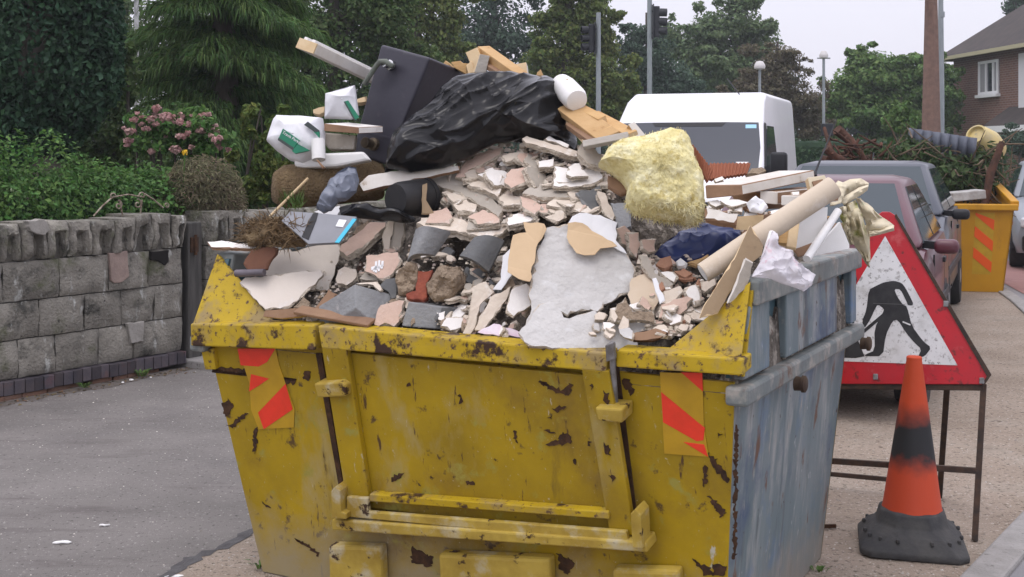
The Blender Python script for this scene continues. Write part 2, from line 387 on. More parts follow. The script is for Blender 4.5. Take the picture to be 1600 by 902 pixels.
# wall features seen in the photograph: pink patch, a hole's shade as a dark slab, pale scars
def wall_px(u, v):        # pixel onto the wall's front face
    r = at(u, v, 1)-V(0,0,CH); o = V(0,0,CH); tt = (WO-o).dot(WN)/r.dot(WN); p = o+r*tt
    return (p-WO).dot(WD), p.z
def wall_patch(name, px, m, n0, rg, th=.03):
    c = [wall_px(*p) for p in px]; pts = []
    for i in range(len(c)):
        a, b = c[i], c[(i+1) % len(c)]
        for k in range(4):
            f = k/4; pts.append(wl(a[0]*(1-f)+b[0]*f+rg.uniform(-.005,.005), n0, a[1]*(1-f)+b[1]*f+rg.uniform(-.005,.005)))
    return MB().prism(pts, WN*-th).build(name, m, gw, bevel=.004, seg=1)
rg = random.Random(2)
wall_patch('render_patch', [(168,396),(197,392),(199,432),(186,443),(172,440)], m_stone_pink, .017, rg)
wall_patch('stone_scar', [(196,506),(224,502),(222,534),(203,536)], m_stone_pale, .015, rg)
wall_patch('stone_scar', [(36,345),(62,342),(72,360),(60,368),(42,362)], m_stone_pale, .052, rg, .06)
wall_patch('hole_shade_patch', [(233,393),(262,391),(261,408),(256,415),(246,408),(234,405)], mat('hole_shade', (.012,.011,.01), rough=1), .018, rg)  # near-black slab painted as the shade inside a hole
stone_wall('garden_wall', 1.72, 7.5, 'second stretch of stone wall beyond the gateway, half hidden by the skip', [], 9)
# gateway: dark wooden gate post with hinge, pale doorstep
m_darkwood = mat('dark_gate_wood', (.05,.048,.044), (.09,.085,.078), 6, rough=.9, bump=.5, bscale=40, stretch=(6,6,.6))
gp = empty('gate_post', wl(1.60,-.08,0), label='dark wooden gate post with a rusty hinge between the two stretches of wall', cat='gate post')
mb = MB(); q = [wl(1.535,-.01,0), wl(1.665,-.01,0), wl(1.665,-.14,0), wl(1.535,-.14,0)]; mb.hexa(q+[k+V(0,0,1.04) for k in q]); mb.build('post', m_darkwood, gp, bevel=.01)
mb = MB(); mb.hexa([wl(1.55,.004,.82), wl(1.62,.004,.82), wl(1.62,-.01,.82), wl(1.55,-.01,.82)]+[wl(1.55,.004,.93), wl(1.62,.004,.93), wl(1.62,-.01,.93), wl(1.55,-.01,.93)])
mb.tube([wl(1.585,.012,.80), wl(1.585,.012,.95)], .012); mb.build('hinge', m_rust, gp)
mb = MB(); q = [wl(1.49,.30,-.03), wl(2.0,.30,-.03), wl(2.0,-.25,-.03), wl(1.49,-.25,-.03)]; mb.hexa(q+[k+V(0,0,.075) for k in q])
mb.build('doorstep', m_kerb, bevel=.01, label='pale concrete step in the gateway at the end of the stone wall', cat='step')
# wrought iron scrollwork on the wall
m_iron = mat('peeling_cream_iron', (.38,.34,.26), (.10,.06,.04), 25, rough=.7)
sc = empty('iron_scroll', wl(.95,-.1,1.1), label='peeling wrought iron scrollwork ornament standing on top of the stone wall', cat='ornament')
def spiral(s, z, r, t0, turns, sg):
    return [wl(s+math.cos(t0+sg*k/22*turns*6.283)*r*(1-k/26), -.1, z+math.sin(t0+sg*k/22*turns*6.283)*r*(1-k/26)) for k in range(23)]
def wlpx(u, v):
    r = at(u, v, 1)-V(0,0,CH); o = V(0,0,CH); tt = (wl(0,-.1,0)-o).dot(WN)/r.dot(WN); p = o+r*tt
    return (p-WO).dot(WD), p.z
for (u, v, r, t0, tr, sg) in [(185,321,.034,1.6,1.2,-1), (215,319,.036,1.6,1.2,-1), (222,306,.03,3.4,1.1,-1), (176,307,.026,0,1.1,1), (261,322,.022,2.8,1.1,-1)]:
    s, z = wlpx(u, v); MB().tube(spiral(s, z, r, t0, tr, sg), .0055, 6).build('scroll', m_iron, sc, smooth=60)
for pts in ([(178,308),(200,304),(222,308)], [(226,303),(240,312),(255,325)], [(222,312),(220,328),(219,338)], [(187,312),(190,330),(192,338)], [(176,308),(160,322),(146,338)]):
    MB().tube([wl(a[0], -.1, a[1]) for a in (wlpx(*p) for p in pts)], .006, 6).build('rail', m_iron, sc, smooth=60)

# weeds and grit at the wall's foot
m_weed = mat('weed_green', (.055,.11,.025), (.09,.14,.03), 20, rough=.7, island=.3)
def weed(u, v, n, h, label, dry=None):
    mb = MB(); p = gr(u, v)
    for k in range(n):
        a = RNG.random()*6.28; l = h*RNG.uniform(.5,1); w = .006; d = V(math.cos(a), math.sin(a), 0); s = V(-d.y, d.x, 0)*w
        b = p+d*RNG.uniform(0,.03); m1 = b+d*l*.4+V(0,0,l*.6); e = b+d*l*.9+V(0,0,l*.7)
        mb.add([b-s*.4,b+s*.4,m1+s,m1-s,e], [(0,1,2,3),(3,2,4)])
    mb.build('weed', dry or m_weed, fixn=False, label=label, cat='weed')
# dirt, dead leaves and grit gathered along the wall's foot
m_dirt = mat('foot_dirt', (.105,.09,.075), (.15,.13,.115), 14, rough=1, bump=.8, bscale=70, layers=[((.06,.05,.04), 30, .56, .66, None)])
mb = MB(); pv = None
for i in range(120):
    s = -2.2+i*.033; w = .10+.07*noise.noise(V(s*2.2,0,4))+.05*noise.noise(V(s*8,0,9)); a, b = wl(s, .0, -.0075), wl(s, .04+w, -.0110)
    if pv: mb.quad(pv[0], pv[1], b, a)
    pv = (a, b)
mb.build('dirt_strip', m_dirt, fixn=False, origin=(0,0,0), kind='structure')
m_dead = mat('dead_leaf', (.20,.13,.06), (.11,.08,.04), 20, rough=.9, island=.5, hue=.03)
mb = MB(); rg = random.Random(44)
for k in range(420):
    s = rg.uniform(-2.1,1.6); p = wl(s, .03+abs(rg.gauss(0,.09)), -.008); a = rg.random()*6.28; l = rg.uniform(.005,.018); d = V(math.cos(a),math.sin(a),rg.uniform(0,.5))*l; x = V(-d.y,d.x,rg.uniform(-.3,.3)*l)*.45
    mb.add([p-d, p+x+V(0,0,.004), p+d, p-x+V(0,0,.002)], [(0,1,2,3)])
mb.build('leaf_litter', m_dead, fixn=False, origin=(0,0,0), kind='stuff', label='dead leaf scraps and grit gathered at the foot of the stone wall', cat='leaf litter')
for (u, v, r_, l_) in ((205,594,.018,'white pebble at the wall foot left of the nearest weed'), (192,598,.013,'small white stone fragment lying further left at the wall foot'), (236,590,.011,'tiny pale stone chip right of the weed nearest the gateway')):
    mb = MB(); chip(mb, gr(u, v), r_, random.Random(u)); mb.build('pebble', wp_m, label=l_, cat='pebble')
weed(222,588,26,.07,'small green weed at the foot of the wall nearest the gateway')
weed(132,606,22,.06,'small green weed at the foot of the brick plinth midway along the wall')
weed(404,888,16,.06,'small green weed at the bottom left edge of the yellow skip')
weed(1280,893,10,.03,'tiny weed in the gravel behind the blue end of the skip')
# ---------------------------------------------------------------- the skip (frame: s along its front, t into it, z up)
SA = .495; SX, SY = -1.173, 4.532; SW, SD = 2.09, 1.47
E1 = V(math.cos(SA), -math.sin(SA), 0); E2 = V(math.sin(SA), math.cos(SA), 0); SO = V(SX, SY, 0)
def sw(s, t, z): return SO+E1*s+E2*t+V(0,0,z)
def sv(s, t, z): return E1*s+E2*t+V(0,0,z)
def loc(p): q = Vector(p)-SO; return V(q.dot(E1), q.dot(E2), q.z)
def ray(u, v): return V((u-CX)/K, 1, -(v-HV)/K)
skip = empty('skip', SO, -SA, label='yellow skip with a blue-grey end, heaped high with building rubble on the gravel verge', cat='skip')
ZR, TF, INL, INR = .895, .18, .18, .12
A0, A1 = V(0,.03,ZR), V(0,TF,0)                         # front plate: leans in towards its foot
FN = V(0, -ZR, -(TF-.03)).normalized()
def fp(u, v, off=0):                                    # pixel onto the front plate, in the skip's frame
    o = loc(V(0,0,CH)); d = loc(SO+ray(u, v)); A = A0+FN*off
    return o+d*((A-o).dot(FN)/d.dot(FN))
def fslab(name, px, off0, off1, m, parent=skip, bevel=.004, jit=0, seg=2):
    pts = [fp(u, v, off1) for u, v in px]
    return MB().prism(pts, -FN*(off1-off0)).build(name, m, parent, bevel=bevel, local=True, seg=seg)
def fz(z, s=0, off=0): f = 1-z/ZR; return V(s, .03+(TF-.03)*f, z)+FN*off
# panels
mb = MB(); mb.prism([fz(ZR,.04), fz(ZR,SW-.04), fz(0,SW-INR), fz(0,INL)], -FN*.012); mb.build('front_plate', m_yellow, skip, local=True)
BT = 1.33
mb = MB(); mb.prism([V(SW-.04,.04,ZR), V(SW-.04,SD-.03,ZR), V(SW-INR,BT,0), V(SW-INR,TF,0)], (-.012,0,0)); mb.build('end_plate', m_blue, skip, local=True)
mb = MB(); mb.prism([V(.04,.04,ZR), V(.04,SD-.03,ZR), V(INL,BT,0), V(INL,TF,0)], (.012,0,0)); mb.build('end_plate', m_blue, skip, local=True)
mb = MB(); mb.prism([V(.04,SD-.03,ZR), V(SW-.04,SD-.03,ZR), V(SW-INR,BT,0), V(INL,BT,0)], (0,-.012,0)); mb.build('back_plate', m_yellow, skip, local=True)
mb = MB(); mb.prism([V(INL,TF,.004), V(SW-INR,TF,.004), V(SW-INR,BT,.004), V(INL,BT,.004)], (0,0,.012)); mb.build('base_plate', m_rust, skip, local=True)
# upper ends, above the rib: recessed sheet with proud flat uprights and a top rail
ZT = 1.185
for sgn, s_out, paint in ((1, SW, m_blue), (-1, 0, m_blue)):
    f = lambda d: s_out-sgn*d                            # d metres inside the outer face
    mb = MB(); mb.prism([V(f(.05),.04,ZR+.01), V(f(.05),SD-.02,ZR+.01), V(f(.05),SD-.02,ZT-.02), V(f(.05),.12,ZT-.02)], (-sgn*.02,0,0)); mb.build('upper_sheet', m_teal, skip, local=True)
    def side_t(u, v=500):
        o = loc(V(0,0,CH)); d = loc(SO+ray(u, v)); k_ = (SW-.012-o.x)/d.x; return (o+d*k_).y
    for (t0, t1, b0) in ((.035,side_t(1203),True), (side_t(1229),side_t(1308),False), (side_t(1330),SD-.02,False)):
        tt0 = .115 if b0 else t0
        mb = MB(); mb.prism([V(f(.012),t0,ZR+.008), V(f(.012),t1,ZR+.008), V(f(.012),t1,ZT-.075), V(f(.012),(t0+(tt0-t0)*.78),ZT-.075)], (-sgn*.035,0,0)); mb.build('upright', paint, skip, bevel=.006, local=True)
    mb = MB(); mb.prism([V(f(-.004),.118,ZT-.075), V(f(-.004),SD+.01,ZT-.075), V(f(-.004),SD+.01,ZT), V(f(-.004),.135,ZT)], (-sgn*.085,0,0)); mb.build('top_rail', m_blue_rail, skip, bevel=.008, local=True)
    mb = MB(); mb.prism([V(f(-.012),-.005,ZR-.062), V(f(-.012),SD+.02,ZR-.062), V(f(-.012),SD+.02,ZR-.005), V(f(-.012),-.005,ZR-.005)], (-sgn*.07,0,0)); mb.build('side_rib', m_blue_rail, skip, bevel=.01, local=True)
    for t in (.50, SD-.03):
        MB().lathe([(.024,0),(.022,.022),(.028,.024),(.027,.034),(.020,.038)], V(f(-.008),t,ZR-.075), (sgn,0,0), n=16).build('lifting_lug', m_inside, skip, smooth=40, local=True)
    mb = MB(); mb.prism([V(f(.03),.03,ZR+.02), V(f(.03),.12,ZT-.03), V(f(.012),.12,ZT-.03), V(f(.012),.03,ZR+.02)], (0,.012,0)); mb.build('corner_edge', m_yellow_worn if sgn > 0 else m_blue, skip, local=True)
mb = MB(); mb.span((.0,SD-.04,ZT-.07), (SW,SD+.012,ZT-.003)); mb.build('back_rail', m_yellow_worn, skip, bevel=.008, local=True)
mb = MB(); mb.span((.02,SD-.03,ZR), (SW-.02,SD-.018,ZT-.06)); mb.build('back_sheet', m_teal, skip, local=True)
# sloping corner gussets (inside is rusty)
def gusset(px_uv, depth):
    pass
mb = MB(); mb.prism([V(SW-.012,-.012,ZR+.035), V(SW-.02,.118,ZT-.004), V(SW-.30,.05,ZR+.038)], (-.002,.012,-.004)); mb.build('corner_gusset', m_yellow_worn, skip, local=True)
mb = MB(); mb.prism([V(.012,-.012,ZR+.035), V(.015,.118,ZT-.004), V(.36,.05,ZR+.038)], (.002,.012,-.004)); mb.build('corner_gusset', m_yellow_worn, skip, local=True)
# front rims: left, over the door, right
def rim(name, s0, s1, z0, z1, o1, m, o0=-.06):
    a = lambda s, z, o: V(s, .03-o, z)
    mb = MB(); mb.hexa([a(s0,z0,o1), a(s1,z0,o1), a(s1,z0,o0), a(s0,z0,o0), a(s0,z1,o1-.008), a(s1,z1,o1-.008), a(s1,z1+.006,o0), a(s0,z1+.006,o0)]); return mb.build(name, m, skip, bevel=.007, local=True)
sL = loc(SO)  # door limits along s from the photograph
sd0, sd1 = fp(498,520)[0], fp(952,565)[0]
def rimp(name, px, o1, m, parent=skip):
    q = []
    for (u, v) in px:
        o = loc(V(0,0,CH)); d = loc(SO+ray(u, v)); k_ = (.03-o1-o.y)/d.y; q.append(o+d*k_)
    bl, br, tr, tl = q
    return MB().hexa([bl, br, br+V(0,.09,.01), bl+V(0,.09,.01), tl, tr, tr+V(0,.085,.006), tl+V(0,.085,.006)]).build(name, m, parent, bevel=.006, local=True)
rimp('front_rim', [(298,541),(492,548),(491,508),(297,506)], .05, m_yellow_worn)
rimp('front_rim', [(962,574),(1160,588),(1161,561),(962,547)], .05, m_yellow_worn)
# tail door
door = MB().prism([fp(u,v,.03) for u, v in ((512,548),(950,590),(985,842),(540,790))], -FN*.02).build('door', m_yellow, skip, bevel=.004, local=True)
a = lambda s, z, o: V(s, .03-o, z)
rimp('door_rail', [(502,545),(946,582),(949,552),(496,509)], .058, m_yellow_worn, door)
fslab('door_stile', [(502,541),(541,545),(577,783),(540,778)], .03, .055, m_yellow, door)
fslab('door_stile', [(908,576),(951,580),(991,838),(952,834)], .03, .055, m_yellow, door)
fslab('door_sill', [(541,776),(574,779),(575,800),(978,831),(983,850),(541,808)], .056, .075, m_yellow_dirty, door)
fslab('door_ledge', [(577,772),(950,800),(952,812),(577,784)], .03, .066, m_yellow_worn, door)
fslab('hinge_bar', [(518,812),(1008,848),(1012,864),(518,829)], .002, .085, m_yellow_dirty, skip, .006)
# hooks at both lower ends of the door
for px in ([(517,768),(524,760),(531,768),(533,800),(541,803),(541,812),(518,810)], [(985,803),(993,796),(1001,806),(1003,846),(1004,858),(988,856)]):
    fslab('hook', px, .03, .10, m_yellow_dirty, skip, .003)
fslab('hinge', [(490,600),(532,597),(540,602),(540,620),(496,622)], .002, .085, m_yellow_dirty, skip, .006)
fslab('hinge', [(929,637),(972,640),(972,662),(934,658)], .002, .09, m_yellow_dirty, skip, .006)
# door gap: dark slot with a scraped steel latch bar
fslab('door_gap', [(493,552),(502,552),(543,800),(536,800)], .001, .006, m_rust, skip, 0)
fslab('door_gap', [(953,570),(966,571),(1000,850),(986,850)], .001, .006, m_rust, skip, 0)
mb = MB(); mb.tube([fp(957,535,.05), fp(958,580,.04), fp(962,636,.03)], .010, 8); mb.tube([fp(964,664,.03), fp(970,705,.03), fp(981,828,.03)], .008, 8); mb.build('latch_bar', m_grey_steel, skip, smooth=50, local=True)
fslab('latch_tongue', [(945,540),(957,536),(960,562),(947,566)], .055, .075, m_grey_steel, skip, .003)
# pocket plates at the foot
for px in ([(512,853),(594,856),(597,925),(514,920)], [(684,866),(858,874),(862,950),(688,940)], [(956,890),(1060,893),(1062,960),(958,960)]):
    fslab('foot_plate', px, .001, .05, m_yellow_dirty, skip, .012)
# the left corner bracket and its torn edge
fslab('corner_bracket', [(313,543),(332,546),(337,578),(320,578)], -.01, .02, m_yellow_worn, skip, .004)
# reflective chevrons
def decal(name, px, m, o, parent=None): return fslab(name, px, .0008, o, m, parent or skip, 0)
pl = decal('marker_plate', [(372,545),(430,545),(436,570),(460,640),(459,668),(404,671),(392,640),(390,600)], m_yel_refl, .003)
decal('red_stripe', [(371,545),(430,545),(417,566),(404,573),(376,571)], m_red_refl, .0045, pl)
decal('red_stripe', [(392,585),(420,592),(404,603),(389,612)], m_red_refl, .0045, pl)
decal('red_stripe', [(446,600),(457,640),(412,671),(403,645)], m_red_refl, .0045, pl)
pl = decal('marker_plate', [(1031,582),(1097,584),(1100,668),(1107,714),(1038,709)], m_yel_refl, .003)
decal('red_stripe', [(1064,582),(1097,583),(1098,612)], m_red_refl, .0045, pl)
decal('red_stripe', [(1033,613),(1101,669),(1099,688),(1089,690),(1036,660)], m_red_refl, .0045, pl)
decal('red_stripe', [(1068,691),(1100,695),(1106,714)], m_red_refl, .0045, pl)
# rust scars with shapes of their own
rg = random.Random(8)
def scar(px, o, base):
    pts = []; mu, mv = sum(p[0] for p in px)/len(px), sum(p[1] for p in px)/len(px); px = [(mu+(p[0]-mu)*.86, mv+(p[1]-mv)*.80) for p in px]
    for i in range(len(px)):
        p, q = px[i], px[(i+1) % len(px)]; n = max(1, int(math.hypot(p[0]-q[0], p[1]-q[1])/3))
        for k in range(n): f = k/n; pts.append((p[0]*(1-f)+q[0]*f+rg.uniform(-2.6,2.6), p[1]*(1-f)+q[1]*f+rg.uniform(-2.4,2.4)))
    MB().prism([fp(u, v, o) for u, v in pts], -FN*(o-base)).build('rust_scar', m_rust, skip, local=True)
for px in ([(837,592),(858,602),(880,611),(890,599),(897,601),(893,620),(876,618),(850,606)], [(716,615),(722,617),(724,634),(717,632)],
           [(849,696),(868,688),(880,674),(893,678),(897,693),(880,697),(860,698)], [(862,640),(872,632),(885,637),(868,646)], [(588,772),(600,768),(628,770),(624,780),(604,783)],
           [(612,745),(625,737),(634,739),(622,752),(612,757)], [(726,750),(742,752),(738,760),(727,759)], [(801,670),(805,670),(808,696),(803,693)], [(636,597),(640,596),(641,606),(637,605)],
           [(848,671),(867,677),(866,680),(850,675)], [(856,652),(864,651),(862,657)], [(700,860),(720,861),(704,868)], [(652,756),(659,758),(656,762)], [(917,690),(923,692),(921,700)], [(895,715),(903,718),(900,726)]):
    scar(px, .0325, .0302)
for px in ([(345,625),(358,622),(366,634),(362,648),(352,655),(346,640)], [(352,667),(385,643),(388,646),(360,672)], [(395,672),(400,664),(403,672),(398,716),(394,705)], [(316,570),(390,576),(440,592),(472,596),(468,604),(440,600),(392,584),(318,578)],
           [(470,590),(480,576),(486,582),(482,597)], [(408,783),(420,790),(424,796),(412,792)], [(456,840),(484,850),(503,868),(500,872),(480,856)],
           [(1100,698),(1118,716),(1143,752),(1140,764),(1120,740),(1104,712)], [(1098,725),(1104,728),(1105,760),(1099,764)], [(1104,770),(1128,792),(1136,806),(1128,814),(1112,786)], [(1120,678),(1128,680),(1122,686)],
           [(971,590),(984,592),(992,612),(986,622),(974,606)], [(1080,870),(1110,888),(1118,902),(1100,900)], [(1110,880),(1140,884),(1130,902),(1114,902)], [(1148,640),(1154,640),(1150,900),(1144,900)], [(640,850),(680,872),(676,890),(640,880)], [(868,858),(900,880),(890,902),(874,890)]):
    scar(px, .0028, .0006)
for px in ([(940,610),(950,614),(952,640),(945,632)], [(944,690),(956,700),(952,716),(946,710)], [(950,742),(962,744),(958,758)], [(920,600),(928,603),(926,609)]):
    scar(px, .0578, .0552)

# ---------------------------------------------------------------- road-works sign on its frame
m_sign_red = mat('sign_red', (.50,.012,.022), (.42,.015,.025), 9, rough=.4, spec=.5, layers=[((.16,.02,.02), 24, .58, .66, None), ((.55,.10,.10), 9, .58, .72, None)])
m_sign_white = mat('sign_white', (.62,.62,.62), (.72,.72,.72), 8, rough=.5, layers=[((.30,.29,.28), 42, .55, .66, None), ((.16,.15,.14), 70, .61, .68, None), ((.42,.41,.39), 6, .52, .72, None)])
m_sign_black = mat('sign_black', (.022,.022,.024), (.04,.04,.042), 20, rough=.5, layers=[((.3,.3,.3), 90, .72, .76, None)])
m_frame = mat('rusty_dark_frame', (.035,.028,.024), (.075,.045,.03), 25, rough=.8, bump=.3, bscale=60)
GR = at(1541,598,5.05); GL = at(1236,592,5.35); gx = (GR-GL).normalized(); gu = V(-gx.y*-1*0,0,0)
fwd = V(-gx.y, gx.x, 0); gu = (V(0,0,1)+fwd*.10).normalized(); gn = gx.cross(gu)           # leans back a little; gn points to the camera side
def gp_(u, v, off=0):
    d = ray(u, v); o = V(0,0,CH); A = GR+gn*off; return o+d*((A-o).dot(gn)/d.dot(gn))
sign = empty('road_works_sign', V((GR.x+GL.x)/2, (GR.y+GL.y)/2, 0), label='red and white triangular road works sign with a digging figure on a rusty metal frame', cat='road sign')
wdt = (GR-GL).length; apx = GL+gx*wdt*.5+gu*(wdt*.866)
apx_l = gp_(1375,333); apx_r = gp_(1397,336)
def chaikin(p):
    o = []
    for i in range(len(p)):
        a, b = p[i], p[(i+1) % len(p)]; o += [(a[0]*.8+b[0]*.2, a[1]*.8+b[1]*.2), (a[0]*.2+b[0]*.8, a[1]*.2+b[1]*.8)]
    return o
def gs(name, pts, o0, o1, m, par=sign, bevel=0): 
    if name in ('digging_figure','spoil_heap'): pts = chaikin(pts)
    return MB().prism([gp_(u, v, o1) for u, v in pts], gn*-(o1-o0)).build(name, m, par, bevel=bevel)
tri = gs('triangle', [(1228,586),(1238,600),(1536,601),(1545,586),(1398,336),(1390,331),(1378,331),(1370,337)], -.012, 0, m_sign_red, bevel=.003)
gs('triangle_edge', [(1537,604),(1549,586),(1400,334),(1398,338),(1542,588),(1534,601)], -.02, .006, m_frame, tri)
gs('white_panel', [(1268,563),(1496,571),(1383,369)], .0003, .002, m_sign_white, tri)
k = .3547
cz = lambda pts: [(1180+x*k, 240+y*k) for x, y in pts]
fig = gs('digging_figure', cz([(500,600),(535,582),(565,568),(610,560),(645,570),(662,592),(682,630),(697,662),(690,670),(672,668),(668,655),(640,598),(612,597),(625,630),(652,668),(668,672),(690,760),(740,828),(776,855),(748,893),(716,900),(732,862),(700,832),(664,790),(628,732),(605,738),(575,800),(562,893),(482,893),(486,885),(527,868),(525,770),(562,702),(568,685),(540,664),(525,690),(505,735),(480,772),(470,740),(490,690)]), .002, .0032, m_sign_black, tri)
gs('figure_head', [(1322+17*math.cos(i*.524), 436+19*math.sin(i*.524)) for i in range(12)], .002, .0031, m_sign_black, tri)
gs('shovel', cz([(420,842),(418,825),(640,660),(648,668)][0:2]+[(560,706),(570,716),(425,838)]), .0021, .0034, m_sign_black, tri)
gs('spoil_heap', [(1276,558),(1290,538),(1310,520),(1325,512),(1336,520),(1346,545),(1352,560)], .002, .0030, m_sign_black, tri)
gs('scratch_mark', cz([(650,738),(684,752),(683,758),(649,745)]), .0032, .0042, m_sign_white, fig)
gs('panel_line', cz([(520,659),(660,664),(660,666),(520,661)]), .0032, .0040, mat('sign_join', (.12,.12,.12), rough=.6), fig)
for (u, v) in ((1478,475),(1368,589),(1534,595)):
    c = gp_(u, v, .004); MB().box(c, (.02,.012,.025), Matrix((gx, gn, gu)).transposed()).build('clip', m_grey_steel, tri, bevel=.003)
# frame: front legs lean back to the sign, rear legs splay away
mb = MB(); fl = V(GL.x, GL.y, GL.z); 
fr = gr(1523,845); lf = fr-gx*wdt*.985; lf.z = 0
def fb(a, b, w=.024): mb.bar(a, b, w, w, up=gn)
tr = gp_(1537,600,-.022); tl = gp_(1246,597,-.022)
fb(fr, tr); fb(lf, tl); fb(tl-gu*.012, tr-gu*.012, .03)
fb(fr.lerp(tr,.44), lf.lerp(tl,.44))
mb.build('front_frame', m_frame, sign, bevel=.002)
mb = MB(); rr = gr(1466,790); rr = gr(1468,776); rl = rr-gx*wdt*.9; rl.z = 0; rt = gp_(1480,602,-.05); rtl = rt-gx*wdt*.82
fb(rr, rt); fb(rl, rtl); fb(rr.lerp(rt,.12), rl.lerp(rtl,.12), .02)
mb.build('rear_frame', m_frame, sign, bevel=.002)

# ---------------------------------------------------------------- traffic cone
m_cone = mat('cone_orange', (.52,.065,.018), (.42,.05,.016), 7, rough=.5, spec=.4, layers=[((.22,.05,.025), 12, .57, .75, None), ((.06,.03,.025), 45, .66, .72, None)])
m_cone_base = mat('cone_black_rubber', (.035,.035,.037), (.06,.058,.055), 14, rough=.75, bump=.3, bscale=60)
# scuffed black sleeve fades into the orange at both edges: its own procedural stain
ms = mat('cone_scuffed_band', (.02,.02,.021), rough=.6); n = ms.node_tree.nodes; L = ms.node_tree.links
tc = n.new('ShaderNodeTexCoord'); sx = n.new('ShaderNodeSeparateXYZ'); L.new(tc.outputs['Object'], sx.inputs[0])
nz = n.new('ShaderNodeTexNoise'); nz.inputs['Scale'].default_value = 16; nz.inputs['Detail'].default_value = 6; L.new(tc.outputs['Object'], nz.inputs['Vector'])
ad = n.new('ShaderNodeMath'); ad.operation = 'MULTIPLY_ADD'; ad.inputs[1].default_value = .11; L.new(nz.outputs['Fac'], ad.inputs[0]); L.new(sx.outputs['Z'], ad.inputs[2])
cr = n.new('ShaderNodeValToRGB'); L.new(ad.outputs[0], cr.inputs[0]); e = cr.color_ramp.elements
e[0].position = .345; e[0].color = (.45,.055,.018,1); e[1].position = .43; e[1].color = (.02,.02,.021,1)
e2 = e.new(.53); e2.color = (.02,.02,.021,1); e3 = e.new(.625); e3.color = (.48,.06,.018,1)
L.new(cr.outputs[0], n['Principled BSDF'].inputs['Base Color'])
cb = gr(1428,856); cb.y += .03
cone = empty('traffic_cone', cb, label='orange traffic cone with a black scuffed band and a black rubber base, beside the sign', cat='traffic cone')
prof = [(.112,.155),(.098,.22),(.082,.30)]
MB().lathe([(.116,.150),(.113,.158),(.030,.735),(.030,.748),(.026,.752)], V(.0,0,0), n=40).build('cone_body', ms, cone, smooth=40, local=True)
mb = MB()
def octa(w, z, c=.62): 
    h = w/2; q = h*c; return [V(-q,-h,z),V(q,-h,z),V(h,-q,z),V(h,q,z),V(q,h,z),V(-q,h,z),V(-h,q,z),V(-h,-q,z)]
lv = [octa(.405,0,.8), octa(.405,.022,.8), octa(.39,.034,.75), octa(.335,.075,.62), octa(.27,.10,.5), octa(.245,.148,.45), octa(.215,.154,.45)]
vs = [p for l in lv for p in l]; fs = [[i*8+j, i*8+(j+1)%8, i*8+8+(j+1)%8, i*8+8+j] for i in range(len(lv)-1) for j in range(8)]+[list(range(7,-1,-1)), [48+j for j in range(8)]]
mb.add(vs, fs); mb.build('cone_base', m_cone_base, cone, bevel=.006, smooth=35, local=True)
for j in range(8):
    for k in (-.28, .28):
        a, b = lv[3][j], lv[3][(j+1)%8]; c = a.lerp(b, .5+k)*1.08; c.z = .066; MB().box(c, (.014,.014,.016)).build('base_stud', m_cone_base, cone, bevel=.004, local=True)
cone.rotation_euler = (R(0), R(.8), R(-14))
# bit of rusty iron lying behind the skip
p = gr(1294,826); MB().bar(p+V(-.05,0,.008), p+V(.035,.01,.008), .012, .014).build('iron_offcut', m_rust, label='short rusty iron offcut lying on the gravel by the skip', cat='scrap iron')
# ---------------------------------------------------------------- foliage tools
def leafmat(name, c1, c2, isl=.35, hue=.025, scale=1.5, rough=.6, spec=.25):
    m = mat(name, c1, c2, scale, .3, .7, rough=rough, spec=spec, island=isl, hue=hue)
    n = m.node_tree.nodes; L = m.node_tree.links; b = n['Principled BSDF']; t = n.new('ShaderNodeBsdfTranslucent'); x = n.new('ShaderNodeMixShader'); x.inputs[0].default_value = .38
    L.new(b.inputs['Base Color'].links[0].from_socket, t.inputs['Color']); L.new(b.outputs[0], x.inputs[1]); L.new(t.outputs[0], x.inputs[2]); L.new(x.outputs[0], n['Material Output'].inputs[0])
    return m
def crown_mesh(blobs, n, leaf, rg, shell=.5, gap=.0, gf=1.2, up=.35, long=1.5, drop=0, zmin=None):
    mb = MB(); wts = [r[0]*r[1] for c, r in blobs]; tot = 0; tries = 0
    while tot < n and tries < n*8:
        tries += 1
        c, r = rg.choices(blobs, wts)[0]
        d = V(rg.gauss(0,1), rg.gauss(0,1), rg.gauss(0,1)).normalized(); q = shell+(1-shell)*rg.random()**.6
        q *= 1+.16*noise.noise(V(d.x*2.3+c.x, d.y*2.3+c.z, d.z*2.3+c.y))
        p = Vector(c)+V(d.x*r[0]*q, d.y*r[1]*q, d.z*r[2]*q)
        if zmin is not None and p.z < zmin: continue
        if gap and noise.noise(p*gf+V(c[0],0,0)) < -1+gap*1.1: continue
        nn = (d*.6+V(rg.gauss(0,.5), rg.gauss(0,.5), rg.gauss(0,.5)+up)).normalized()
        x = nn.cross(V(rg.gauss(0,1), rg.gauss(0,1), rg.gauss(0,.5))).normalized(); y = nn.cross(x)
        if drop: x = (x+V(0,0,-drop)).normalized()
        a = leaf*rg.uniform(.55,1.35); b = a/long
        o = len(mb.v); mb.v += [p-x*a*.5, p-y*b*.5+nn*a*.08, p+x*a*.5, p+y*b*.5+nn*a*.08]; mb.f.append([o,o+1,o+2,o+3]); mb.m.append(0); tot += 1
    return mb
m_bark = mat('bark', (.06,.05,.04), (.11,.095,.08), 9, rough=.95, bump=.7, bscale=30, stretch=(1,1,.3))
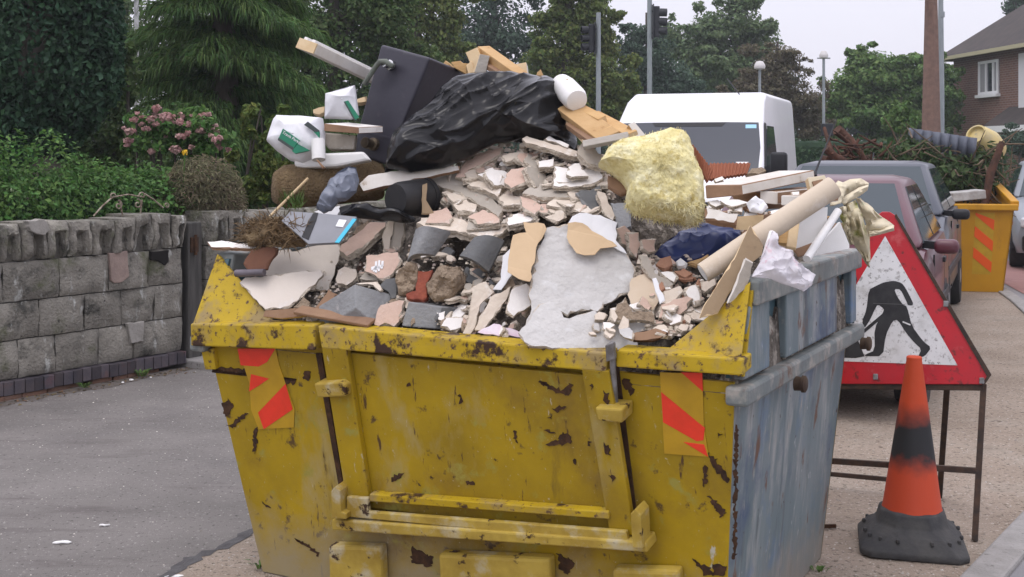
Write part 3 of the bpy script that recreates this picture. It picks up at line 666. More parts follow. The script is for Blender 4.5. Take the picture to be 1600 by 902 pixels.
def tree(label, base, top, blobs, n, leaf, m, rg, name='tree', group=None, trunk=.16, limbs=7, core=None, trunk_m=None, cat='tree', **kw):
    root = empty(name, base, label=label, cat=cat, group=group); base = Vector(base)
    mb = MB(); t = Vector(top); mid = base.lerp(t, .5)+V(rg.uniform(-.2,.2), rg.uniform(-.2,.2), 0)*trunk*4
    mb.tube([base-V(0,0,.1), base.lerp(mid,.5), mid, t], [trunk*1.2, trunk, trunk*.75, trunk*.25], 9)
    for k in range(limbs):
        c, r = blobs[k % len(blobs)]; e = Vector(c)+V(rg.uniform(-.5,.5)*r[0], rg.uniform(-.5,.5)*r[1], rg.uniform(-.3,.6)*r[2]); s = base.lerp(t, rg.uniform(.3,.8))
        mb.tube([s, s.lerp(e,.5)+V(0,0,r[2]*.12), e], [trunk*.45, trunk*.28, trunk*.08], 6)
    mb.build('trunk', trunk_m or m_bark, root, smooth=60, fixn=False)
    cm = crown_mesh(blobs, n, leaf, rg, **kw)
    cm.build('crown', m, root, fixn=False)
    return root
def clump_blobs(blobs, k, rg, f=.42, spread=1.0):      # break smooth lobes into many small leaf clumps of uneven size
    out = []
    for c, r in blobs:
        for i in range(k):
            d = V(rg.gauss(0,1), rg.gauss(0,1), rg.gauss(0,1)).normalized(); q = (.25+.85*rg.random()**.55)*spread; s = f*rg.uniform(.45,1.15)
            out.append((Vector(c)+V(d.x*r[0]*q, d.y*r[1]*q, d.z*r[2]*q), (r[0]*s, r[1]*s, r[2]*s*rg.uniform(.55,.9))))
    return out
def px_blobs(Y, lst, depth=.8):
    out = []
    for (u, v, ru, rv) in lst:
        c = at(u, v, Y+RNG.uniform(-.12,.12)*ru/K*Y); out.append((c, (ru/K*Y, ru/K*Y*depth, rv/K*Y)))
    return out
def px_tree(label, Y, u, vt, lst, n, leaf, m, seed, **kw):
    n, leaf = int(n*4.0), leaf*.44
    b = at(u, 235, Y); b.z = 0; rg = random.Random(seed); bl = px_blobs(Y, lst); kw['shell'] = .10; kw.pop('gap', None)
    full = [(c, tuple(q*.80 for q in r)) for c, r in bl]
    return tree(label, b, at(u, vt, Y), full+clump_blobs(bl, kw.pop('clumps', 16), rg, .30, 1.06), n, leaf, m, rg, **kw)

# ---- left garden
m_yewdark = leafmat('dark_conifer_leaf', (.024,.062,.032), (.052,.108,.054), .55)
m_cyp = leafmat('cypress_spray', (.045,.105,.030), (.115,.185,.050), .6, .025, 3.5)
m_privet = leafmat('hedge_leaf', (.065,.150,.038), (.110,.210,.052), .5, .02, 3)
m_heather = leafmat('heather_sprig', (.27,.22,.15), (.18,.18,.10), .4, .04, 4, rough=.9)
m_pink = leafmat('pink_flower', (.44,.22,.21), (.60,.43,.40), .3, .02, 8, rough=.8)
m_shrub = leafmat('yellow_green_leaf', (.085,.145,.030), (.145,.180,.042), .4, .03, 4)
m_dark1 = leafmat('dark_tree_leaf', (.065,.115,.038), (.115,.170,.055), .4)
# column of dark dense conifer at the far left
tree('tall dark dense conifer at the left edge of the garden, behind the hedge', at(70,235,11.5)*1-V(0,0,CH), at(70,-400,11.5),
     px_blobs(11.5, [(60,60,128,190),(30,-150,110,200),(130,-110,75,170),(130,110,62,95),(20,190,110,80),(90,-300,90,160)]), 42000, .07, m_yewdark, random.Random(21), name='conifer', trunk=.2, limbs=4, shell=.78, up=.1, drop=.5)
cor = MB()
# drooping cypress
def droop(label, base, H, Rad, rg, z0, n_br, m):
    root = empty('cypress', base, label=label, cat='tree'); base = Vector(base)
    MB().tube([base, base+V(0,0,H*.5), base+V(0,0,H)], [.22,.14,.03], 9).build('trunk', m_bark, root, smooth=60)
    mb = MB()
    for k in range(n_br):
        f = (k+rg.random())/n_br; z = z0+(H-z0)*f; L = Rad*(1-f)**.8*rg.uniform(.72,1.12)+.15; a = rg.random()*6.283
        d = V(math.cos(a), math.sin(a), 0); sd = V(-d.y, d.x, 0)
        prev = None
        rise = rg.uniform(.05,.3)
        for j in range(16):
            q = (j+1)/16; p = base+V(0,0,z)+d*L*q+V(0,0,rise*L*q-.42*L*q*q)
            for s in range(34):
                side = rg.choice((-1,1))*rg.random()**.7*(.08+.36*math.sin(q*2.6)); st = p+sd*side*L*.55+d*rg.uniform(-.06,.06)+V(0,0,rg.uniform(-.015,.03)-abs(side)*.22*L)
                ln = rg.uniform(.07,.20); dd = (d*rg.uniform(.2,.9)+sd*(side*1.6+rg.uniform(-.3,.3))+V(0,0,rg.uniform(-.95,-.15))).normalized()
                w = rg.uniform(.004,.009); x = dd.cross(V(rg.gauss(0,1),rg.gauss(0,1),rg.gauss(0,1))).normalized()*w
                m1 = st+dd*ln*.5+V(0,0,.02); e = st+dd*ln+V(0,0,-.05)
                o = len(mb.v); mb.v += [st-x*.5, st+x*.5, m1+x, m1-x, e]; mb.f += [[o,o+1,o+2,o+3],[o+3,o+2,o+4]]; mb.m += [0,0]
    mb.build('foliage', m, root, fixn=False)
    return root
b = at(350,235,14.0); b.z = 0
droop('weeping cypress with drooping yellow-green sprays behind the pink shrub', b, 6.2, 1.42, random.Random(5), .55, 210, m_cyp)
# hedge behind the wall: clipped block of small leaves
def leafy(name, label, cat, blobs, n, leaf, m, seed, stem_at=None, group=None, **kw):
    rg = random.Random(seed); c = blobs[0][0]; root = empty(name, V(c[0], c[1], 0), label=label, cat=cat, group=group)
    mb = MB()
    for k in range(9):
        cc, r = blobs[k % len(blobs)]; s = V(cc[0]+rg.uniform(-.4,.4)*r[0], cc[1]+rg.uniform(-.3,.3)*r[1], 0)
        mb.tube([s, V(s.x+rg.uniform(-.1,.1), s.y, cc[2]*.6), Vector(cc)+V(rg.uniform(-.5,.5)*r[0], rg.uniform(-.3,.3)*r[1], r[2]*.5)], [.022,.016,.006], 6)
    mb.build('stems', m_bark, root, fixn=False)
    crown_mesh(clump_blobs(blobs, 12, rg) if name in ('leafy_shrub','flowering_shrub') else blobs, n, leaf, rg, **kw).build('foliage', m, root, fixn=False)
    return root
hb = []
for k in range(13):
    s = -1.9+k*.30; tz = 1.92-.20*max(0,s+.3) if s > -.3 else 1.92; c = wl(s, -.62, .78+.0*k); hb.append((c, (.36,.40,tz-.82+.05*math.cos(k*2.1)))); hb.append((wl(s+.1, -.60, 1.12), (.34,.40,.32)))
leafy('hedge', 'clipped green privet hedge growing above the stone wall', 'hedge', hb, 62000, .040, m_privet, 31, shell=.80, up=.5, long=1.7)
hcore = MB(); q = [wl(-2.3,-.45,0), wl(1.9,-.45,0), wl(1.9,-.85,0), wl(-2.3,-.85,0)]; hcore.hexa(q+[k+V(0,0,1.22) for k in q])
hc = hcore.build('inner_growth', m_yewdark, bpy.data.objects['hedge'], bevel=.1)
leafy('heather_bush', 'rounded brown heather bush at the right end of the privet hedge', 'shrub', px_blobs(9.55, [(318,300,62,58),(345,318,42,42),(285,310,50,46)], .8), 11000, .045, m_heather, 32, shell=.7, up=.8, long=5)
# pink shrub
ps = leafy('flowering_shrub', 'shrub covered in small pink flowers between the hedge and the cypress', 'shrub', px_blobs(10.6, [(235,205,48,42),(290,212,55,46),(330,225,36,34),(255,180,32,24)], .8), 3600, .055, m_privet, 33, shell=.5, up=.4)
crown_mesh(clump_blobs(px_blobs(10.45, [(228,205,36,32),(275,205,52,40),(330,222,34,34),(250,185,34,22),(310,195,28,22)], .8), 14, random.Random(35), .20, 1.0), 3600, .026, random.Random(34), shell=.2, up=.4, long=1.2).build('flowers', m_pink, ps, fixn=False)
leafy('leafy_shrub', 'yellow-green leafy shrub standing behind the white sacks, left of the heap', 'shrub', px_blobs(11.5, [(405,250,42,70),(400,190,24,40),(440,215,36,50),(440,285,40,48)], .8), 7000, .06, m_shrub, 35, shell=.3, up=.4, long=1.9)
yf = leafy('yellow_flower', 'single yellow flower head poking out above the hedge', 'flower', [(at(289,238,9.4), (.022,.022,.02))], 40, .02, mat('yellow_petal', (.75,.50,.03), rough=.6), 36, shell=.6)
for ch in list(yf.children):
    if ch.name.startswith('stems'): bpy.data.objects.remove(ch)
MB().tube([at(289,330,9.4), at(287,280,9.4), at(289,240,9.4)], .005, 6).build('stem', m_privet, yf)
mb = MB(); rg = random.Random(40)
for k in range(500):
    p = at(rg.uniform(386,420), 335, 10.2+rg.uniform(-.3,.3)); p.z = .55; h = rg.uniform(.3,.75)*.8; d = V(rg.gauss(0,.16), rg.gauss(0,.16), h); x = V(.006,0,0)
    mb.add([p-x, p+x, p+d*.6+x, p+d*.6-x, p+d+V(d.x,d.y,-.05)], [(0,1,2,3),(3,2,4)])
mb.build('grass_tuft', mat('straw_grass', (.42,.36,.14), (.20,.24,.06), 12, rough=.8, island=.3), fixn=False, label='tuft of pale yellow ornamental grass beyond the stone wall', cat='grass tuft')
sheet('garden_bed', [tuple(wl(s, n, 0)[:2]) for s, n in ((-12,-.2),(14,-.2),(14,-9),(-12,-9))], .30, m_ground)
MB().bar(at(214,300,17), at(213,-60,17), .05, .05).build('white_pole', mat('flaking_white_pole', (.62,.62,.62), (.2,.2,.2), 10, rough=.6, stretch=(1,1,.6)), label='thin flaking white pole rising between the two garden conifers', cat='pole')

# ---- trees behind
m_mid = leafmat('mid_tree_leaf', (.115,.170,.046), (.175,.215,.065), .35, .03, .6)
m_far = leafmat('far_tree_leaf', (.125,.190,.085), (.175,.240,.110), .35, .02, .4)
m_bluetree = leafmat('blue_green_leaf', (.066,.115,.075), (.100,.155,.100), .35, .02, .4)
m_brown = leafmat('russet_leaf', (.135,.125,.075), (.175,.150,.095), .35, .03, .5)
m_maple = leafmat('maple_leaf', (.105,.190,.055), (.165,.255,.080), .4, .02, .5)
px_tree('dark mixed tree just right of the cypress, its crown cut by the top edge', 22, 520, -150, [(520,80,90,120),(470,150,60,110),(600,40,70,90),(560,-60,110,90),(620,140,60,90),(500,230,90,80)], 12000, .20, m_dark1, 51, shell=.35, gap=.85, gf=1.1)
px_tree('conical dark evergreen showing between the first garden trees', 26, 578, -40, [(578,60,22,70),(578,140,36,80),(580,0,14,40),(575,210,45,60)], 5000, .17, m_yewdark, 52, name='conifer', shell=.4, drop=.5)
px_tree('broad green tree with overhanging boughs above the black tank', 30, 650, -200, [(640,20,80,50),(690,60,45,45),(600,-60,120,70),(720,-40,70,60),(660,110,70,60)], 9000, .22, m_mid, 53, shell=.4, gap=.9, gf=.9)
px_tree('deep blue-green tree mass behind the timber offcuts', 48, 770, -120, [(760,40,90,80),(700,100,80,70),(830,100,60,80),(800,-60,100,80),(640,130,90,90),(740,170,130,80)], 14000, .38, m_bluetree, 54, shell=.3, up=.5)
px_tree('yellowish green tree left of the traffic lights, behind the black sheeting', 33, 890, -90, [(890,60,60,60),(850,110,55,60),(930,130,62,70),(900,-20,50,50),(880,180,85,60),(965,160,42,50),(830,160,50,50),(925,30,45,50)], 13000, .26, m_mid, 55, shell=.4, gap=.8, gf=.7)
px_tree('small airy dark tree behind the traffic lights', 46, 1010, 20, [(1000,110,36,45),(975,80,26,30),(1030,90,28,50),(1055,125,40,40),(1000,55,30,22),(960,140,40,50)], 3400, .30, m_bluetree, 56, shell=.2, gap=.6, gf=.6)
px_tree('tall pale green tree rising behind the white van', 50, 1150, -10, [(1110,50,45,45),(1150,40,55,50),(1190,70,42,50),(1080,90,42,45),(1140,110,75,50),(1165,0,40,20),(1205,110,28,36),(1050,60,28,34)], 7500, .36, m_far, 57, shell=.3, gap=.65, gf=.5)
px_tree('russet tree beside the small street lamp, behind the van roof', 40, 1215, 65, [(1215,120,60,50),(1190,160,62,50),(1250,165,45,55),(1225,90,38,24),(1270,200,36,36),(1170,200,60,50)], 9000, .24, m_brown, 58, shell=.3, gap=.95, gf=.8, long=2)
px_tree('rounded green maple between the street lamp and the brown post', 42, 1370, 90, [(1365,110,58,38),(1330,140,52,42),(1410,130,60,45),(1450,120,48,42),(1300,175,42,38),(1370,170,80,45),(1430,180,70,45),(1480,160,34,50),(1345,95,30,22)], 12000, .34, m_maple, 59, shell=.35, gap=.95, gf=.5)
px_tree('green tree in the gap between the brown post and the brick house', 48, 1495, 100, [(1490,150,30,40),(1500,190,34,40),(1480,130,22,28)], 3500, .34, m_maple, 60, shell=.3)
px_tree('dark treetop peeping above the brick house roof', 58, 1592, -30, [(1592,8,18,14),(1606,-10,26,24),(1620,40,40,60)], 1800, .35, m_bluetree, 61, shell=.3)
px_tree('thin leafy sapling in front of the far hedge', 26, 1408, 150, [(1408,172,20,16),(1396,192,18,14),(1424,186,18,14),(1410,200,26,10)], 420, .22, m_maple, 62, trunk=.03, limbs=5, shell=.1, name='sapling')
for (u, Y, v, w, sd) in [(640,58,120,160,71),(900,60,150,160,72),(1100,62,140,170,73),(1320,60,185,120,74),(430,40,120,140,75)]:
    pass
px_tree('dark wooded backdrop tree far beyond the van', 66, 1090, 60, [(1080,150,110,70),(1000,150,80,80),(1180,160,90,60)], 6500, .5, m_bluetree, 73, shell=.2)
px_tree('distant low tree behind the maple', 64, 1330, 130, [(1300,200,70,40),(1380,200,90,40),(1450,200,80,40)], 5000, .45, m_bluetree, 74, shell=.2)
px_tree('deep green tree closing the view behind the cypress', 34, 400, -150, [(400,60,120,120),(260,60,120,140),(330,180,160,80),(480,120,100,100),(180,120,120,140)], 12000, .30, m_dark1, 75, shell=.3)
px_tree('spreading dark bush filling the gap between the two garden conifers', 12.6, 200, 120, [(195,130,34,70),(190,220,45,60),(215,290,60,60),(150,290,80,60),(125,235,55,50),(70,250,60,50)], 4200, .15, m_dark1, 78, trunk=.05, limbs=5, shell=.3, name='shrub', cat='shrub')
px_tree('dark understorey bush behind the left end of the heap', 18, 460, 200, [(430,230,50,60),(500,230,60,60),(560,240,60,60),(400,280,70,50),(620,250,70,70)], 4500, .20, m_dark1, 79, trunk=.05, limbs=5, shell=.3, name='shrub', cat='shrub')
px_tree('dark laurel bush at the far left edge behind the conifer', 15, 10, 100, [(10,100,70,110),(60,190,90,90),(100,60,80,120),(150,140,50,90)], 5000, .20, m_yewdark, 83, trunk=.05, limbs=5, shell=.3, name='shrub', cat='shrub')
px_tree('low green thicket under the trees behind the van', 44, 960, 190, [(880,225,70,40),(960,225,70,40),(1040,220,70,45),(1130,215,70,45),(1220,215,60,40),(760,220,90,60)], 5000, .30, m_bluetree, 84, trunk=.05, limbs=5, shell=.3, name='thicket', cat='shrub')
# far clipped hedge
mb = crown_mesh([(at(1240+k*24, 235, 30)+V(0,0,-.55), (.55,.5,.85)) for k in range(14)], 11000, .09, random.Random(80), shell=.8, up=.3)
fh = empty('hedge', at(1370,235,30)-V(0,0,CH), label='far clipped dark green hedge behind the parked cars', cat='hedge')
mb.build('foliage', leafmat('far_hedge_leaf', (.035,.075,.030), (.050,.095,.036), .3), fh, fixn=False)
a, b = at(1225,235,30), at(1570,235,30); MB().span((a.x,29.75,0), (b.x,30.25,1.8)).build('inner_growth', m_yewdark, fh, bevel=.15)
# low ground cover to close the view
sheet('far_verge', [(-60,32),(60,32),(60,90),(-60,90)], .0, mat('far_grass', (.07,.11,.03), (.10,.13,.05), 1.5, rough=1))

# ---------------------------------------------------------------- poles, lamps, signals
m_galv = mat('galvanised_grey', (.30,.33,.34), (.23,.26,.27), 8, rough=.6, stretch=(1,1,.3))
m_black = mat('signal_black', (.018,.020,.024), (.03,.032,.036), 9, rough=.6)
m_concrete_post = mat('brown_aggregate_post', (.21,.135,.105), (.15,.10,.08), 14, rough=.95, bump=.5, bscale=60)
p = at(1455,235,20); p.z = 0
post = empty('lamp_post', p, label='thick brown tapering concrete lamp post behind the heap of branches', cat='lamp post')
MB().lathe([(.165,0),(.155,1.9),(.10,4.1),(.098,5.6)], p, n=8).build('shaft', m_concrete_post, post)
mb = MB(); mb.tube([p+V(0,0,5.5), p+V(-.1,-.05,5.9), p+V(-.6,-.3,6.1)], .045, 8); mb.build('bracket_arm', m_concrete_post, post, smooth=60)
mb = MB(); mb.lathe([(.02,0),(.16,.03),(.14,.10),(.03,.14)], p+V(-.75,-.35,6.02), n=14); mb.build('lamp_head', m_galv, post, smooth=50)
# small dark disc bracket glimpsed at the top of the post
mb = MB(); mb.lathe([(.02,0),(.12,.02),(.12,.05),(.02,.09)], at(1441,0,19.8), n=14); mb.build('bracket_cap', m_black, post, smooth=50)
p = at(1470,235,21); p.z = 0
lp = empty('lamp_column', p, label='slim blue-grey steel lamp column directly behind the brown post', cat='lamp post')
MB().tube([p, p+V(0,0,2.5), p+V(0,0,4.2), p+V(-.03,0,4.5), p+V(-.2,0,4.7)], [.06,.058,.04,.035,.03], 10).build('column', m_galv, lp, smooth=60)
MB().lathe([(.02,0),(.055,.01),(.055,.10),(.02,.11)], at(1471,28,21), n=12).build('collar', m_galv, lp, smooth=40)
MB().lathe([(.02,0),(.14,.04),(.12,.10),(.02,.14)], p+V(-.4,0,4.62), n=14).build('lamp_head', m_galv, lp, smooth=50)
m_lampw = mat('lamp_white', (.62,.60,.58), rough=.5)
def lamp(u, vt, Y, wpx, label, hh):
    p = at(u, 235, Y); t = at(u, vt, Y); b = V(p.x, Y, 0); s = Y/K
    r = empty('street_lamp', b, label=label, cat='street lamp', group='small white street lamps')
    MB().tube([b, V(b.x, Y, t.z-6*s)], [2.6*s, 2.1*s], 10).build('column', m_galv, r, smooth=60)
    MB().lathe([(3*s,0),(wpx*s*.9,1.5*s),(wpx*s,4.5*s),(wpx*s*.92,hh*s*.6),(wpx*s*.55,hh*s),(.01,hh*s*1.05)], V(b.x, Y, t.z-hh*s), n=18).build('lamp_head', m_lampw, r, smooth=40)
    return r
lamp(1187, 96, 30, 9, 'white street lamp head standing just above the van roof', 13)
l2 = lamp(1287, 80, 34, 7, 'white street lamp with side brackets standing in front of the maple', 12)
b = at(1287, 90, 34); mb = MB(); mb.tube([b+V(-.18,0,-.02), b+V(.18,0,-.02)], .02, 6); mb.build('bracket', m_galv, l2)
bx = MB().box(at(1292,203,33.9), (.30,.2,.34)); bx.build('control_box', m_black, l2, bevel=.02)
def signal(u, vt, Y, uh, v0, v1, face, label):
    s = Y/K; b = at(u, 235, Y); b.z = 0
    r = empty('traffic_light', b, label=label, cat='traffic light', group='traffic lights on grey poles')
    MB().tube([b, V(b.x, Y, at(u,vt,Y).z)], [4.2*s, 3.8*s], 10).build('pole', m_galv, r, smooth=60)
    for vv in (v0+8, v1-6): MB().bar(at(u,vv,Y), at(uh,vv,Y), .05, .05).build('bracket', m_black, r)
    h = (v1-v0)*s; c = at(uh, (v0+v1)/2, Y)
    MB().box(c, (9*s, .16, h)).build('signal_housing', m_black, r, bevel=.02)
    for k in range(3):
        cc = c+V(face*4*s, 0, h*(.30-k*.30))
        mb = MB(); n = 12; o = []
        mb.lathe([(h*.13,0),(h*.135,.05),(h*.13,12*s),(h*.115,12*s),(h*.11,.06)], cc, (face,-.25,-.05), n=14); mb.build('visor', m_black, r, smooth=50)
    MB().box(c+V(-face*5.5*s,.02,0), (1.2*s, .34, h*1.12)).build('backing_board', m_black, r)
signal(1015, -30, 38, 1026, 10, 58, 1, 'traffic light on the taller grey pole, its signal head facing right')
signal(935, 20, 27, 924, 38, 82, -1, 'traffic light on the shorter grey pole, its signal head facing left')

# ---------------------------------------------------------------- brick house
m_housebrick = mat('house_brick', (.20,.105,.075), (.15,.08,.06), rough=.95, bump=.3, bscale=20, brick=dict(w=.225, h=.075, m=.008, mortar=(.26,.21,.18), rot=(R(90),0,R(90))))
m_rooftile = mat('dark_roof_tile', (.055,.048,.045), (.075,.062,.056), 3, rough=.9, bump=.5, bscale=12)
m_upvc = mat('white_window_frame', (.80,.80,.80), rough=.4)
m_glass = mat('window_glass', (.025,.03,.035), rough=.08, spec=.8)
m_gutter = mat('cream_gutter', (.42,.38,.24), rough=.6)
A = V(15.55,43.5,0); ang = math.atan2(-4.5,.36); hd = V(.36,-4.5,0).normalized(); hi = V(4.5,.36,0).normalized()
house = empty('brick_house', A, label='brick house with a dark hipped roof and a white window at the right edge', cat='house')
def hp_(s, n, z): return A+hd*s+hi*n+V(0,0,z)
EV = 4.85
mb = MB(); mb.hexa([hp_(0,0,0),hp_(9,0,0),hp_(9,8,0),hp_(0,8,0),hp_(0,0,EV),hp_(9,0,EV),hp_(9,8,EV),hp_(0,8,EV)]); mb.build('wall', m_housebrick, house)
e = .45; zt = EV+3.5
rv = [hp_(-e,-e,EV-.02),hp_(9+e,-e,EV-.02),hp_(9+e,8+e,EV-.02),hp_(-e,8+e,EV-.02),hp_(4,4,zt),hp_(5,4,zt)]
MB().add(rv, [(3,2,1,0),(0,1,5,4),(2,3,4,5),(3,0,4),(1,2,5)]).build('roof', m_rooftile, house)
mb = MB(); mb.bar(hp_(-e,-e-.02,EV-.08), hp_(9.4,-e-.02,EV-.08), .12, .12); mb.bar(hp_(-e,-e-.0,EV-.08), hp_(-e,8,EV-.08), .1, .1); mb.build('gutter', m_gutter, house)
def on_face(u, v):
    d = ray(u, v); o = V(0,0,CH); q = (A-o).dot(hi)/d.dot(hi); p = o+d*q; return (p-A).dot(hd), p.z
s0, z1 = on_face(1531,97); s1, z0 = on_face(1562,146)
wn = MB(); f = .09
for (a, b, c, d) in ((s0,s1,z0,z0+f),(s0,s1,z1-f,z1),(s0,s0+f,z0+f,z1-f),(s1-f,s1,z0+f,z1-f),(s0+(s1-s0)*.36,s0+(s1-s0)*.36+f,z0+f,z1-f),(s0+(s1-s0)*.72,s0+(s1-s0)*.72+f,z0+f,z1-f)):
    wn.hexa([hp_(a,-.07,c),hp_(b,-.07,c),hp_(b,.03,c),hp_(a,.03,c),hp_(a,-.07,d),hp_(b,-.07,d),hp_(b,.03,d),hp_(a,.03,d)])
m_net = mat('net_curtain', (.30,.30,.30), rough=.9)
wf = wn.build('window', m_upvc, house)
MB().hexa([hp_(s0,-.02,z0),hp_(s1,-.02,z0),hp_(s1,-.004,z0),hp_(s0,-.004,z0),hp_(s0,-.02,z1),hp_(s1,-.02,z1),hp_(s1,-.004,z1),hp_(s0,-.004,z1)]).build('pane', m_glass, wf)
for a, b in ((.05,.3),(.76,.95)):
    x0, x1 = s0+(s1-s0)*a, s0+(s1-s0)*b; MB().hexa([hp_(x0,-.03,z0+f),hp_(x1,-.03,z0+f),hp_(x1,-.022,z0+f),hp_(x0,-.022,z0+f),hp_(x0,-.03,z1-f),hp_(x1,-.03,z1-f),hp_(x1,-.022,z1-f),hp_(x0,-.022,z1-f)]).build('curtain', m_net, wf)
MB().hexa([hp_(s0-.05,-.16,z0-.10),hp_(s1+.05,-.16,z0-.10),hp_(s1+.05,-.003,z0-.10),hp_(s0-.05,-.003,z0-.10),hp_(s0-.05,-.16,z0-.004),hp_(s1+.05,-.16,z0-.004),hp_(s1+.05,-.003,z0-.004),hp_(s0-.05,-.003,z0-.004)]).build('sill', m_upvc, wf)
s2, _ = on_face(1594,120)
MB().hexa([hp_(s2,-.06,2.7),hp_(9.0,-.06,2.7),hp_(9.0,-.004,2.7),hp_(s2,-.004,2.7),hp_(s2,-.06,EV-.25),hp_(9.0,-.06,EV-.25),hp_(9.0,-.004,EV-.25),hp_(s2,-.004,EV-.25)]).build('white_bay', mat('white_render', (.70,.69,.70), rough=.8), house)
sp, _ = on_face(1556,200)
MB().add([hp_(sp+.3,-.6,2.35),hp_(9,-.6,2.35),hp_(9,-.01,2.35),hp_(sp+.3,-.01,2.35),hp_(sp+.9,-.01,2.95),hp_(9,-.01,2.95)], [(3,2,1,0),(0,1,5,4),(0,4,3),(1,2,5),(2,3,4,5)]).build('porch_roof', m_rooftile, house)
MB().hexa([hp_(sp+.28,-.65,2.14),hp_(9,-.65,2.14),hp_(9,-.012,2.14),hp_(sp+.28,-.012,2.14),hp_(sp+.28,-.65,2.34),hp_(9,-.65,2.34),hp_(9,-.012,2.34),hp_(sp+.28,-.012,2.34)]).build('porch_fascia', m_upvc, house)
# rooftop of a further house peeping over the trees
q = at(1480,120,70); fh2 = empty('far_house', V(q.x,70,0), label='distant house with only its grey roof showing left of the brick house', cat='house')
MB().span((q.x-.2,70,0),(q.x+6,76,4.6)).build('wall', m_housebrick, fh2)
a = [V(q.x-.5,69.7,4.6),V(q.x+6.3,69.7,4.6),V(q.x+6.3,76.3,4.6),V(q.x-.5,76.3,4.6),V(q.x+.4,73,6.0),V(q.x+6,73,6.0)]
MB().add(a, [(3,2,1,0),(0,1,5,4),(2,3,4,5),(3,0,4),(1,2,5)]).build('roof', mat('grey_far_roof', (.11,.105,.11), rough=.9), fh2)
px_tree('low dark shrub below the brick house', 36, 1592, 205, [(1590,222,40,24),(1640,225,40,24),(1560,226,20,14)], 2600, .16, m_bluetree, 77, trunk=.04, limbs=4, shell=.3, name='shrub', cat='shrub')

# ---------------------------------------------------------------- vehicles
m_tyre = mat('tyre', (.018,.018,.019), (.03,.03,.03), 20, rough=.85)
m_rim = mat('wheel_rim', (.32,.32,.33), rough=.4, metal=.6)
m_carglass = mat('car_glass', (.030,.045,.052), rough=.05, spec=.5)
m_trim = mat('black_trim', (.015,.015,.017), rough=.5)
m_lamp = mat('headlamp', (.55,.57,.6), rough=.12, spec=.9)
m_amber = mat('amber_lens', (.6,.2,.02), rough=.2)
def carpaint(n, c, c2=None): return mat(n, c, c2, 5, rough=.35, spec=.4, coat=.25)
def wheel(c, r, w, parent):
    wv = empty  # wheels: tyre mesh with a rim sub-part
    t = MB().lathe([(r*.62,-w/2),(r*.94,-w/2),(r,-w/2+.03),(r,w/2-.03),(r*.94,w/2),(r*.62,w/2)], c, (1,0,0), n=28).build('wheel', m_tyre, parent, smooth=40, local=True)
    MB().lathe([(r*.10,-w/2-.005),(r*.60,-w/2+.01),(r*.63,-w/2+.03),(r*.63,w/2-.03),(r*.60,w/2-.01),(r*.10,w/2+.005)], c, (1,0,0), n=20).build('rim', m_rim, t, smooth=40, local=True)
def loft(mb, rings, mi=0):
    n = len(rings[0]); o = len(mb.v)
    for r in rings: mb.v += [Vector(p) for p in r]
    for i in range(len(rings)-1):
        for j in range(n): mb.f.append([o+i*n+j, o+i*n+(j+1)%n, o+(i+1)*n+(j+1)%n, o+(i+1)*n+j]); mb.m.append(mi)
    mb.f.append([o+j for j in range(n)][::-1]); mb.m.append(mi); mb.f.append([o+(len(rings)-1)*n+j for j in range(n)]); mb.m.append(mi)
